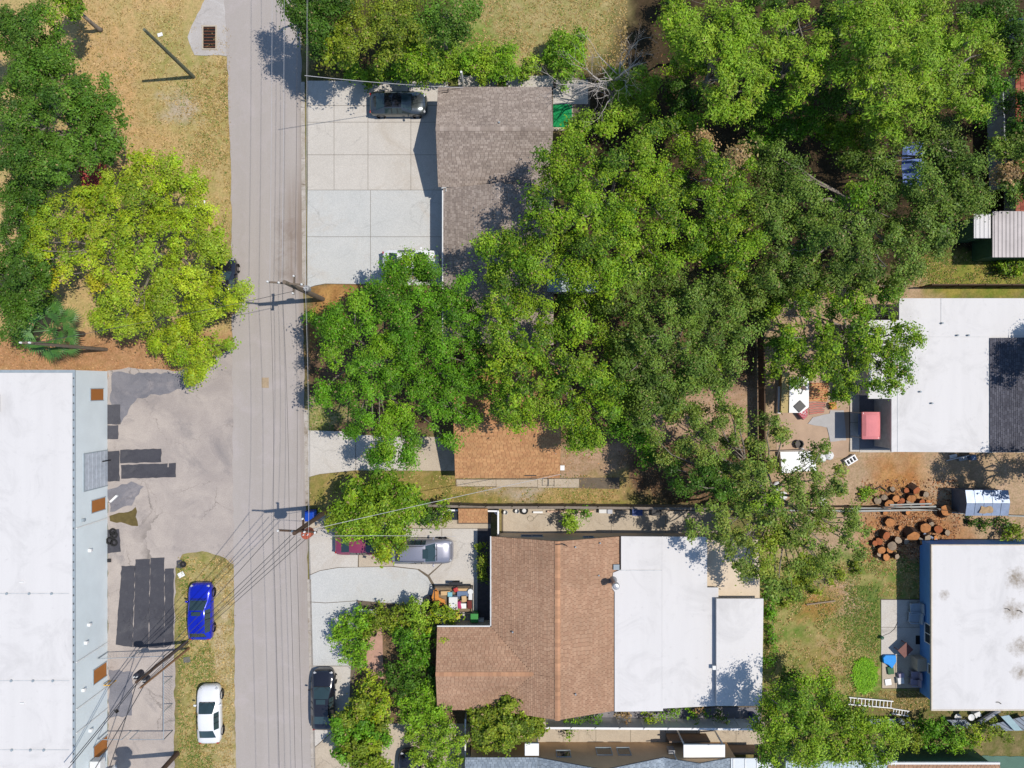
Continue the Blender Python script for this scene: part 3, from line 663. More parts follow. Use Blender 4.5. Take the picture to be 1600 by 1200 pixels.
# ---------------------------------------------------------------- big brown house with white flat roofs
def brown_house():
    ze, zr, zw = 2.7, 4.4, 3.77
    xw, yN = G(768, 838, ze); xe = G(970, 0, ze)[0]; yS = G(0, 1109, ze)[1]; xr = (xw + xe) / 2
    wx = G(683, 0, ze)[0]; wyN = G(0, 980, ze)[1]; wyR = (wyN + yS) / 2; sl = (zr - ze) / (xr - xw); zw = ze + sl * (wyN - yS) / 2; vx = xw + (wyN - yS) / 2
    t = thing('house', 'large house with brown shingle roof joined to white flat roofs', 'house', (3, -18, 0))
    m_w = mat('tan_stucco', lin(216, 198, 172, .9), 0.85, 0.12, 1)
    MB().bx(xw + .35, 19, yS + .5, yN - .3, 0, ze - .15).build('wall', m_w, t)
    MB().bx(wx + .4, xw + .35, yS + .5, wyN - .35, 0, ze - .15).build('wall', m_w, t)
    MB().add([(xw + .4, yN - .3, ze - .15), (xe - .4, yN - .3, ze - .15), (xr, yN - .3, zr - .22), (xw + .4, yN - .45, ze - .15), (xe - .4, yN - .45, ze - .15), (xr, yN - .45, zr - .22)], [(0, 1, 2), (3, 5, 4), (0, 2, 5, 3), (1, 4, 5, 2)]).build('gable', m_w, t)
    d, s = MB(), MB()
    roof_plane(None, s, d, [(xw, yN, ze), (xw, wyN, ze), (vx, wyR, zw), (xw, yS, ze), (xw, yS, ze), (xr, yS, zr), (xr, yN, zr)], (0, 1, 0), BROWN, seed=9) if False else None
    # west slope of the main roof in convex pieces round the wing's valleys
    roof_plane(None, s, d, [(xw, yN, ze), (xw, wyN, ze), (vx, wyR, zw), (xr, wyR, zr), (xr, yN, zr)], (0, 1, 0), BROWN, seed=9)
    roof_plane(None, s, d, [(xw, yS, ze), (xr, yS, zr), (xr, wyR, zr), (vx, wyR, zw)], (0, 1, 0), BROWN, seed=10)
    roof_plane(None, s, d, [(xe, yN, ze), (xe, yS, ze), (xr, yS, zr), (xr, yN, zr)], (0, 1, 0), BROWN, seed=11)
    roof_plane(None, s, d, [(wx, wyN, ze), (xw, wyN, ze), (vx, wyR, zw), (wx, wyR, zw)], (1, 0, 0), BROWN, seed=12)
    roof_plane(None, s, d, [(wx, yS, ze), (xw, yS, ze), (vx, wyR, zw), (wx, wyR, zw)], (1, 0, 0), BROWN, seed=13)
    rf = finish_roof(t, d, s); ridge(rf, (xr, yN, zr + .02), (xr, yS, zr + .02), RIDGE, 5, .2); ridge(rf, (wx, wyR, zw + .02), (vx, wyR, zw + .02), RIDGE, 6, .16)
    MB().tube([(xw - .06, yN, ze - .05), (xw - .06, wyN + .1, ze - .06)], .06, 6).build('gutter', m_gut, rf)
    MB().tube([(wx, wyN + .06, ze - .05), (xw - .1, wyN + .06, ze - .06)], .06, 6).build('gutter', m_gut, rf)
    for (px_, py_, h) in ((899, 1083, .25), (899, 854, .2), (939, 851, .2), (801, 991, .25), (937, 902, .15)):
        x, y = G(px_, py_, 3.9); z = zr - abs(x - xr) * sl; MB().cyl((x, y), .06, z - .05, z + h, 8).build('vent_pipe', m_lead, rf)
    x, y = G(963, 886, 3.0); MB().box((x, y, 2.98), (.45, .4, .2)).build('roof_vent', m_lead, rf)
    x, y = G(881, 851, 4.5); MB().tube([(x - .6, y, 4.45), (x, y + .05, 4.5), (x + .25, y - .1, 4.62)], .035, 5).build('vent_pipe', m_black, rf)
    # flat roofs
    z1 = 3.0; w = MB().prism(gpoly([(970.5, 838), (1105, 839), (1105, 918), (1122.5, 918), (1122.5, 933), (1119.5, 934), (1118.5, 1103), (1036, 1107), (1036, 1111), (960.5, 1112), (960.5, 925), (956, 918), (958, 895), (970.5, 890)], z1), z1 - .16, z1)
    fr = w.build('roof', m_roofw, t)
    x0, y0 = G(970, 891, z1); x1, _ = G(1034, 891, z1); MB().bx(x0, x1, y0 - .03, y0 + .03, z1, z1 + .03).build('roof_seam', mat('seam_grey', (0.55, 0.56, 0.56)), fr)
    x0, y0 = G(1035, 838, z1); _, y1 = G(1035, 1107, z1); MB().bx(x0 - .03, x0 + .03, y1, y0, z1, z1 + .012).build('roof_seam', m_roofw, fr)
    z2 = 3.42; w = MB().prism(gpoly([(1119.5, 935.5), (1193, 935.5), (1190.5, 1103), (1119.5, 1103)], z2), z2 - .2, z2); fr2 = w.build('roof', m_roofw, t)
    x0, y0 = G(1118.5, 1044, z2); MB().box((x0 - .1, y0, z2 - .1), (.25, .3, .12)).build('bracket', m_gut, fr2)
    fl = None
    x, y = G(958, 907, 3.05); f = MB().lathe((x, y, 2.95), [(.32, 0), (.3, .12), (.2, .3), (.19, 1.35)], 14).build('flue', m_steel, t, smooth=True)
    MB().lathe((x, y, 4.3), [(.18, 0), (.27, .02), (.27, .28), (.2, .36), (0, .38)], 14).build('cap', mat('galvanised', (.5, .51, .52), .4, .2, 5, metal=.7), f)
    yw = yN - .3
    for (px_, w_, h_, z_) in ((831, 1.75, .55, 1.25), (918, .85, .4, 1.7)):
        window(t, (G(px_, 0, 1)[0], yw, z_), w_, h_, 'x', 1, m_lead, m_glass)
    return t
brown_house()
# shed lean-to and small structures in front of it
x0, y0 = G(716, 817.5, 2.0); x1, y1 = G(762, 795, 2.2)
t = thing('storage_shed', 'low garden shed with brown shingle lid against white fence rail', 'shed', ((x0 + x1) / 2, (y0 + y1) / 2, 0))
MB().bx(x0 + .08, x1 - .08, y0 + .25, y1 - .1, 0, 1.72).build('wall', mat('shed_tan', (.42, .32, .24), .85), t)
d, s = MB(), MB(); roof_plane(None, s, d, [(x0, y0, 1.75), (x1, y0, 1.75), (x1, y1, 2.15), (x0, y1, 2.15)], (1, 0, 0), ORANGE, seed=21)
rf = finish_roof(t, d, s); MB().bx(x0, x1, y0 - .05, y0, 1.6, 1.74).build('fascia', mat('dark_fascia', (.16, .08, .06), .7), rf)

# ---------------------------------------------------------------- house along the bottom edge
def south_house():
    t = thing('house', 'tan walled house with blue grey shingle roof at the bottom edge', 'house', (7, -32, 0))
    m_w = mat('tan_wall', lin(224, 188, 146, .95), 0.85, 0.14, .8); yN = -28.62; ze = 2.6
    MB().bx(-3.2, 17.2, -42, yN - .12, 0, ze - .1).build('wall', m_w, t)
    d, s = MB(), MB(); yB = -44; xa, xb, xc, xd = -3.6, 1.96, 11.67, 16.7; za, zb = 4.35, 3.4
    roof_plane(None, s, d, [(xa, yN, ze), (xb, yN, ze), (xb, yN - 5, ze + 1.75), (xa, yN - 5, ze + 1.75)], (1, 0, 0), BLUEG, seed=22)
    xm = (xb + xc) / 2; roof_plane(None, s, d, [(xb, yN, ze), (xb, yB, ze), (xm, yB, za), (xm, yN, za)], (0, 1, 0), BLUEG, seed=23)
    roof_plane(None, s, d, [(xc, yN, ze), (xc, yB, ze), (xm, yB, za), (xm, yN, za)], (0, 1, 0), BLUEG, seed=24)
    xn = (xc + xd) / 2; roof_plane(None, s, d, [(xc, yN - .03, ze), (xc, yB, ze), (xn, yB, zb), (xn, yN - .03, zb)], (0, 1, 0), BLUEG, seed=25)
    roof_plane(None, s, d, [(xd, yN - .03, ze), (xd, yB, ze), (xn, yB, zb), (xn, yN - .03, zb)], (0, 1, 0), BLUEG, seed=26)
    rf = finish_roof(t, d, s)
    for (p, q) in ((xb, xc), (xc, xd)):
        m_ = (p + q) / 2; zt = za if q == xc else zb; yy = yN - .12
        MB().add([(p + .2, yy, ze - .1), (q - .2, yy, ze - .1), (m_, yy, zt - .15), (p + .2, yy - .12, ze - .1), (q - .2, yy - .12, ze - .1), (m_, yy - .12, zt - .15)], [(0, 1, 2), (3, 5, 4), (0, 2, 5, 3), (1, 4, 5, 2)]).build('gable', m_w, t)
    for (px_, w_, h_, z_) in ((880, 1.15, 1.0, 1.85), (944, 1.25, 1.15, 1.5), (975, 1.05, 1.15, 1.5)):
        window(t, (G(px_, 0, 1.6)[0], yN - .12, z_), w_, h_, 'x', 1, m_lead, m_glass, 1)
    mr = mat('ribbed_white', (.62, .66, .68), .5, .08, 2)
    z = 2.7; x0, y0 = G(1139, 1185, z); pl = MB().bx(16.75, 20.2, -33, y0, z - .08, z).build('awning', mr, t)
    for k in range(4): MB().bx(16.9 + k * .9, 16.97 + k * .9, -33, y0 - .02, z, z + .05).build('seam', m_gut, pl)
    for (a, b_, c, e, z, nm) in ((1068, 1164, 1133, 1184, 2.5, 'white flat awning between the walled yards and blue grey roof'), (820, 1162, 842, 1181, 2.5, 'small white square awning beside the rounded shrub')):
        x0, y0 = G(a, e, z); x1, y1 = G(c, b_, z); aw = thing('awning', nm, 'awning', ((x0 + x1) / 2, (y0 + y1) / 2, 0))
        MB().bx(x0, x1, y0, y1, z - .1, z).build('roof', m_white, aw, bevel=.02); MB().bx(x0, x1, y1, y1 + .05, z - .14, z + .01).build('fascia', m_lead, aw)
        for xx in (x0 + .1, x1 - .1): MB().bx(xx - .05, xx + .05, y1 - .15, y1 - .05, 0, z - .1).build('post', m_white, aw)
    x, y = G(1050, 1178, 2.0); e = thing('electric_meter', 'grey electric meter and mast on the tan wall', 'electric meter', (x, y, 1.0))
    MB().box((x, yN + .05, 1.6), (.5, .3, .7)).build('box', m_steel, e); MB().tube([(x + .1, yN + .1, 1.9), (x + .1, yN + .1, 3.2)], .05, 6).build('mast', m_lead, e)
south_house()
# yard walls under the awnings
m_wall2 = mat('brown_wall', lin(150, 128, 108), .9, .15, 1)
for (a, b_, c, e, lab) in ((1040, 1145.5, 1103, 1148, 'low brown yard wall enclosing the sunken dark patio'), (1133, 1163, 1178, 1166, 'low brown wall beside the speckled sandy yard')):
    x0, y0 = G(a, e); x1, y1 = G(c, b_)
    solo(MB().bx(x0, x1, y0, y1, 0, 1.3), 'yard_wall', m_wall2, lab, 'wall', bevel=.02)
patch('concrete_strip', [(1041, 1148), (1103, 1148), (1103, 1165), (1041, 1165)], m_wall2, 0.026, 15, 0.02)

# ---------------------------------------------------------------- east house, white roof with dark shingles
def east_house():
    z = 3.0; t = thing('house', 'white flat roofed house with dark shingle section behind the pink canopy', 'house', (36, 2, 0))
    m_w = mat('grey_stucco', (.5, .5, .5), .85)
    MB().prism(gpoly([(1362, 505), (1420, 505), (1420, 470), (1700, 470), (1700, 702), (1397, 702), (1397, 618), (1362, 618)], z), 0, z - .25).build('wall', m_w, t)
    rf = MB().prism(gpoly([(1357, 500), (1405, 500), (1405, 466), (1700, 466), (1700, 707), (1545.5, 707), (1393, 706), (1393, 623), (1357, 623)], z), z - .2, z).build('roof', m_roofw, t)
    for (a, b_, c, e) in ((1393, 526, 1545, 526.7), (1470, 466, 1470.7, 508), (1402, 520, 1402.8, 706)):
        x0, y0 = G(a, e, z); x1, y1 = G(c, b_, z); MB().bx(x0, x1, y0, y1, z, z + .02).build('roof_seam', mat('seam_grey', (0.55, 0.56, 0.56)), rf)
    for (a, b_) in ((1471, 505), (1495, 524), (1512, 524), (1437, 612), (1455, 630)):
        x, y = G(a, b_, z); MB().cyl((x, y), .07, z, z + .2, 7).build('vent_pipe', m_lead, rf)
    d, s = MB(), MB(); x0, y0 = G(1546, 706, z); x1, y1 = G(1700, 528, z)
    roof_plane(None, s, d, [(x0, y0, z + .06), (x0, y1, z + .06), (x1, y1, z + 1.0), (x1, y0, z + 1.0)], (0, 1, 0), DARKG, seed=27)
    finish_roof(t, d, s)
east_house()

# ---------------------------------------------------------------- south-east blue house
def blue_house():
    z = 2.45; X = G(1437, 0)[0]; x0 = G(1456, 0, z)[0]; yN = G(0, 852, z)[1]; yS = G(0, 1109, z)[1]
    t = thing('house', 'blue walled house with stained white flat roof in the lower right corner', 'house', (37, -18.5, 0))
    m_b = mat('blue_wall', lin(104, 160, 222, .95), .7, .15, 1, .06); MB().bx(X, 52, yS + .3, yN - .1, 0, z - .12).build('wall', m_b, t)
    rf = MB().bx(x0, 52, yS, yN, z - .12, z).build('roof', m_roofs, t); m_t = mat('tan_trim', lin(226, 212, 190), .6)
    MB().bx(x0 - .06, x0 + .02, yS - .06, yN + .06, z - .14, z + .04).build('fascia', m_t, rf); MB().bx(x0 + .02, 52, yS - .06, yS + .02, z - .14, z + .04).build('fascia', m_t, rf)
    MB().bx(x0 + .02, 52, yN - .02, yN + .06, z - .14, z + .04).build('fascia', m_t, rf)
    for (a, b_) in ((1574, 952), (1593, 955), (1560, 1098)):
        x, y = G(a, b_, z); MB().tube([(x - .2, y + .05, z + .03), (x, y + .06, z + .05), (x + .2, y - .08, z + .03)], .03, 5).build('debris', m_black, rf)
    window(t, (X, G(0, 991, 1.3)[1], 1.3), 1.55, 1.1, 'y', -1, m_white, m_glass, 2); window(t, (X, G(0, 1046, 1.5)[1], 1.55), .8, .7, 'y', -1, m_white, m_glass, 1)
    window(t, (X, G(0, 929, 1.9)[1], 1.9), .9, .3, 'y', -1, m_white, m_glass, 1)
    y = G(0, 1036, .6)[1]; MB().bx(X - .75, X, y - .5, y + .45, 0, 1.0).build('step_block', m_conc3, t)
blue_house()

# ---------------------------------------------------------------- other roofs at the right edge
def ribbed(name, label, pts, z, m_, wallm=None, cat='shed', rib='y', step=.3):
    (a, b_, c, e) = pts; x0, y0 = G(a, e, z); x1, y1 = G(c, b_, z); t = thing(name, label, cat, ((x0 + x1) / 2, (y0 + y1) / 2, 0))
    MB().bx(x0 + .15, x1 - .15, y0 + .15, y1 - .15, 0, z - .1).build('wall', wallm or mat('shed_wall', (.3, .32, .3), .8), t)
    rf = MB().bx(x0, x1, y0, y1, z - .1, z).build('roof', m_, t); mb = MB(); n = int(((x1 - x0) if rib == 'y' else (y1 - y0)) / step)
    for k in range(n):
        f = (k + .5) / n
        if rib == 'y': xx = x0 + (x1 - x0) * f; mb.bx(xx - .03, xx + .03, y0 + .01, y1 - .01, z, z + .035)
        else: yy = y0 + (y1 - y0) * f; mb.bx(x0 + .01, x1 - .01, yy - .03, yy + .03, z, z + .035)
    o = mb.build('roof_rib', m_, rf); o['kind'] = 'stuff'; return t
ribbed('shed', 'grey ribbed metal roof shed at the right edge with tree shade on it', (1551, 330, 1680, 402), 2.7, mat('grey_sheet', lin(150, 146, 148), .5, .2, 1, metal=.3), mat('green_wall', lin(70, 110, 80), .8))
ribbed('shed', 'white roofed shed peeping out from under the right hand oak', (1522, 334, 1548, 372), 2.6, m_roofw, mat('green_wall', lin(70, 110, 80), .8))
t = thing('house', 'dark red tile roofed house in shade at the upper right edge', 'house', (45, 19, 0))
MB().bx(39.5, 60, 13.5, 24.5, 0, 2.5).build('wall', mat('cream_render', (0.55, 0.53, 0.48)), t)
RED = [lin(170, 98, 80, .8), lin(156, 86, 70, .8), lin(182, 112, 92, .8)]
d, s = MB(), MB()
roof_plane(None, s, d, [(38.6, 13.2, 2.6), (38.6, 24.8, 2.6), (46, 24.8, 4.2), (46, 13.2, 4.2)], (0, 1, 0), RED, seed=31, exp=.34, wid=.3)
finish_roof(t, d, s)
t = thing('shed', 'small red metal roof showing between the dark oaks and the yellow green tree', 'shed', G(146, 276) + (0,))
x, y = G(146, 276, 2.5); MB().box((x, y, 1.15), (1.7, 1.5, 2.3)).build('wall', m_wall2, t); rf = MB().box((x, y, 2.4), (2.1, 1.9, .1), .2).build('roof', mat('red_metal', lin(196, 92, 84), .6, .1, 2), t)
for k in range(5): MB().box((x - .84 * math.cos(.2) + k * .42 * math.cos(.2), y - .84 * math.sin(.2) + k * .42 * math.sin(.2), 2.47), (.05, 1.86, .04), .2).build('roof_rib', mat('red_metal', lin(196, 92, 84)), rf)
# bottom right roofs
ribbed('shed', 'pale blue white roof at the bottom edge under the leafy trees', (1228, 1189, 1402, 1260), 2.8, mat('pale_blue_sheet', lin(196, 212, 220), .5, .1, 1))
t = thing('house', 'brown roofed house with white edge at the bottom right corner', 'house', (33, -33, 0)); z = 2.8
x0, y1 = G(1386, 1194, z); x1, _ = G(1562, 0, z); MB().bx(x0 + .2, x1 - .2, -42, y1 - .3, 0, z - .15).build('wall', m_w if False else mat('green_wall', lin(70, 110, 80)), t)
d, s = MB(), MB(); roof_plane(None, s, d, [(x0, y1, z), (x1, y1, z), (x1, y1 - 6, z + 1.5), (x0, y1 - 6, z + 1.5)], (1, 0, 0), BROWN, seed=33); rf = finish_roof(t, d, s)
MB().bx(x0, x1, y1, y1 + .15, z - .1, z + .05).build('gutter', m_gut, rf)
patch('concrete_strip', [(1400, 1178), (1680, 1184), (1680, 1260), (1400, 1260)], mat('green_slab', lin(96, 128, 112), .9, .2, .8), 0.01, 17, .04)
# a blue tarpaulin and pale roofs glimpsed below the big canopy
ribbed('shed', 'pale roofed shed glimpsed below the central trees', (840, 424, 935, 456), 2.4, mat('pale_sheet', lin(200, 214, 222), .5))
x, y = G(1428, 262, 2.2); tp = MB()
for i in range(6):
    for j in range(8):
        f = lambda a, b: (x - .9 + 1.8 * a / 6, y - 1.9 + 3.8 * b / 8, 2.2 + .25 * math.sin(a * 1.7 + b) * .4 + .3 * (1 - abs(a - 3) / 3))
        tp.add([f(i, j), f(i + 1, j), f(i + 1, j + 1), f(i, j + 1)], [(0, 1, 2, 3)])
t = thing('tarpaulin_shelter', 'blue tarpaulin shelter glimpsed below the right hand oak', 'tarpaulin', (x, y, 0))
tp.build('tarpaulin', mat('blue_tarp', lin(104, 128, 188), .6, .2, 2), t, smooth=True)
for sx in (-1, 1):
    for sy in (-1, 1): MB().tube([(x + sx * .85, y + sy * 1.8, 0), (x + sx * .85, y + sy * 1.8, 2.2)], .04, 6).build('pole', m_steel, t)

# ---------------------------------------------------------------- fences
def fence(name, label, path, h, m_, panel=2.4, th=.06, m_post=None, rail=True):
    c = Vector(path[0]); t = thing(name, label, 'fence', (path[0][0], path[0][1], 0))
    for i in range(len(path) - 1):
        a, b_ = Vector(path[i]), Vector(path[i + 1]); L = (b_ - a).length; n = max(1, round(L / panel)); d = (b_ - a).normalized(); ang = math.atan2(d.y, d.x)
        for k in range(n + 1):
            if k == n and i < len(path) - 2: continue
            p = a + (b_ - a) * (k / n); MB().box((p.x, p.y, (h + .08) / 2), (.11, .11, h + .08), ang).build('post', m_post or m_, t)
        for k in range(n):
            p = a + (b_ - a) * ((k + .5) / n); w = L / n - .12; MB().box((p.x, p.y, h / 2 + .03), (w, th * .5, h - .1), ang).build('panel', m_, t)
            if rail: MB().box((p.x, p.y, h - .01), (w, th * 1.6, .07), ang).build('rail', m_post or m_, t)
    return t
m_wood = mat('weathered_wood', lin(150, 138, 124), .9, .3, 3); m_woodd = mat('dark_wood', lin(96, 76, 60), .9, .3, 3)
fence('wooden_fence', 'grey wooden boundary fence between the bare yard and the concrete side walk', [G(640, 783), G(760, 787), G(880, 787), G(1180, 790)], 1.75, m_wood, th=.12)
fence('vinyl_fence', 'white vinyl fence along the tan house at the bottom edge', [G(853, 1121), G(1000, 1122), G(1184, 1123)], 1.75, m_white, panel=1.75, th=.1)
fence('vinyl_fence', 'white vinyl fence corner beside the brown garden shed', [G(702, 792), G(779, 793.5), G(779, 828)], 1.5, m_white, panel=1.9, th=.08)
fence('wooden_fence', 'dark wooden fence running between the sheltered yard and the sandy patio', [G(1180, 430), G(1184, 560), G(1186, 790)], 1.5, m_woodd)
fence('wooden_fence', 'thin brown fence above the east white roofed house', [G(1438, 449), G(1560, 449), G(1690, 449)], 1.6, m_woodd)
fence('metal_fence', 'grey metal fence in the shade by the red tile roof', [G(1540, 148), G(1543, 232), G(1545, 300)], 2.0, mat('fence_grey', lin(176, 182, 186), .6))
fence('vinyl_fence', 'short white fence beside the driveway near the red flowered hedge', [G(729, 1110), G(729, 1150), G(729, 1180)], 1.5, m_white, panel=1.9)
def chain_fence():
    t = thing('chain_link_fence', 'thin grey chain link fence enclosing the lower parking bay', 'fence', G(268, 1020) + (0,)); m_ = mat('galvanised_wire', (.42, .46, .48), .5, .2, 4, metal=.4)
    h = 1.5; runs = [[(170, 1018), (270, 1014)], [(270, 1014), (270, 1141)], [(170, 1141), (206, 1141)], [(218, 1141), (270, 1141)]]
    for r in runs:
        a, b_ = Vector(G(*r[0])), Vector(G(*r[1])); L = (b_ - a).length; n = max(1, round(L / 2.6))
        for k in range(n + 1):
            p = a + (b_ - a) * (k / n); MB().tube([(p.x, p.y, 0), (p.x, p.y, h)], .035, 6).build('post', m_, t)
        MB().tube([(a.x, a.y, h), (b_.x, b_.y, h)], .028, 5).build('rail', m_, t); mb = MB(); k = 0; s = 0.22
        d = (b_ - a).normalized(); nn = int(L / s)
        for k in range(nn):
            for sg in (1, -1):
                u0, u1 = k * s, k * s + h * .5
                if u1 > L: continue
                p, q = a + d * u0, a + d * u1; z0, z1 = (.05, h - .02) if sg > 0 else (h - .02, .05)
                mb.add([(p.x - .004, p.y - .004, z0), (p.x + .004, p.y + .004, z0), (q.x + .004, q.y + .004, z1), (q.x - .004, q.y - .004, z1)], [(0, 1, 2, 3)])
        if mb.F: o = mb.build('mesh_wire', m_, t); o['kind'] = 'stuff'
chain_fence()
# ---------------------------------------------------------------- foliage
m_leaf = leaf_mat('leaf')
m_bark = mat('bark', lin(150, 140, 128, .8), .95, .35, 4)
m_barkd = mat('dark_bark', lin(96, 84, 72, .8), .95, .35, 4)
PAL = {   # leaf tones (linear)
    'dark':   [(0.048, 0.117, 0.008), (0.062, 0.146, 0.010), (0.084, 0.180, 0.013), (0.038, 0.094, 0.008)],
    'green':  [(0.074, 0.209, 0.006), (0.103, 0.264, 0.009), (0.138, 0.308, 0.011), (0.058, 0.165, 0.006)],
    'bright': [(0.127, 0.295, 0.008), (0.172, 0.349, 0.011), (0.224, 0.404, 0.014), (0.103, 0.240, 0.009)],
    'olive':  [(0.156, 0.230, 0.012), (0.194, 0.264, 0.015), (0.243, 0.303, 0.017), (0.107, 0.170, 0.012)],
    'mid':    [(0.088, 0.194, 0.008), (0.133, 0.260, 0.009), (0.194, 0.327, 0.011), (0.246, 0.362, 0.013), (0.064, 0.148, 0.008)],
    'grey':   [(0.101, 0.181, 0.022), (0.132, 0.220, 0.027), (0.168, 0.259, 0.030), (0.079, 0.142, 0.018)],
    'lime':   [(0.191, 0.340, 0.015), (0.237, 0.388, 0.019), (0.158, 0.290, 0.013), (0.282, 0.416, 0.024)],
    'yellow': [(.235, .355, .012), (.280, .385, .012), (.340, .405, .011), (.180, .300, .014)],
    'yolive': [(0.253, 0.381, 0.013), (0.305, 0.422, 0.014), (0.208, 0.323, 0.014), (0.367, 0.463, 0.014)],
    'deep':   [(.062, .150, .012), (.084, .190, .015), (.112, .225, .018), (.050, .122, .012)],
    'drab':   [(.125, .200, .028), (.165, .250, .034), (.205, .290, .040), (.095, .160, .024), (.250, .305, .040)],
    'gold':   [(.430, .420, .010), (.360, .400, .010), (.500, .440, .010)],
    'brown':  [(0.380, 0.230, 0.095), (0.440, 0.290, 0.140), (0.290, 0.190, 0.080)],
}
def leaves(cl, per, L, W, pal, seed, up=0.5, spread=0.8):
    """cl: (n,5) clumps x y z radius tone; per: leaves of one clump of radius .6"""
    r = np.random.default_rng(seed); cnt = np.maximum(8, (per * (cl[:, 3] / 0.6) ** 2).astype(int)); idx = np.repeat(np.arange(len(cl)), cnt); n = len(idx)
    d = r.normal(size=(n, 3)); d /= np.linalg.norm(d, axis=1)[:, None]
    flip = (d[:, 2] < 0) & (r.random(n) < 0.7); d[flip, 2] *= -1
    rad = cl[idx, 3] * np.where(r.random(n) < .18, r.uniform(.9, 1.6, n), r.random(n) ** 0.5)
    # each clump is a leaning, stretched spray rather than a ball
    th = r.uniform(0, np.pi, len(cl))[idx]; st = r.uniform(1.0, 1.9, len(cl))[idx]; dx = d[:, 0] * np.cos(th) + d[:, 1] * np.sin(th); ax = np.stack([np.cos(th), np.sin(th)], 1)
    off = d * rad[:, None] * np.array([1, 1, 0.55]); off[:, :2] += ax * (dx * rad * (st - 1))[:, None]; off[:, 2] -= .18 * rad
    p = cl[idx, :3] + off
    nr = d * 0.7 + np.array([0, 0, up * .8]) + r.normal(size=(n, 3)) * 0.42 * spread; nr /= np.linalg.norm(nr, axis=1)[:, None]
    t = r.normal(size=(n, 3)); t -= nr * (t * nr).sum(1)[:, None]; t /= np.linalg.norm(t, axis=1)[:, None]; b = np.cross(nr, t)
    s = r.uniform(.65, 1.35, n)[:, None]; tl, bw = t * L * .5 * s, b * W * .5 * s
    V = np.stack([p - tl, p + bw * 1.0 + tl * .1, p + tl, p - bw * 1.0 + tl * .1], 1)
    pal = np.array(pal); tone = np.clip(cl[idx, 4] + r.normal(size=n) * .13, 0, .999); k = np.clip((tone * (len(pal) - .001)), 0, len(pal) - 1.001); i0 = k.astype(int); fr = (k - i0)[:, None]
    c = pal[i0] * (1 - fr) + pal[np.minimum(i0 + 1, len(pal) - 1)] * fr
    c = c * r.uniform(.74, 1.26, (n, 1)) * r.uniform(.8, 1.2, (len(cl), 1))[idx] * (1 + r.normal(size=(n, 3)) * .06)
    dull = r.uniform(0, .13, (len(cl), 1))[idx]; g_ = c.mean(1, keepdims=True); c = c * (1 - dull) + np.concatenate([g_ * 1.25, g_ * 1.45, g_ * .5], 1) * dull
    dead = r.random(n) < .02; c[dead] = np.array([.34, .25, .11]) * r.uniform(.6, 1.2, (int(dead.sum()), 1))
    return V.reshape(-1, 3), np.repeat(np.clip(c, .005, .9), 4, 0)
def crown_mesh(name, chunks, parent):
    V = np.concatenate([c[0] for c in chunks]); C = np.concatenate([c[1] for c in chunks]); off = np.array(base_of(parent))
    return numesh(name, V - off, np.arange(len(V)).reshape(-1, 4), m_leaf, C, parent)
TREE_N = 0
STAT = {'leaves': 0}
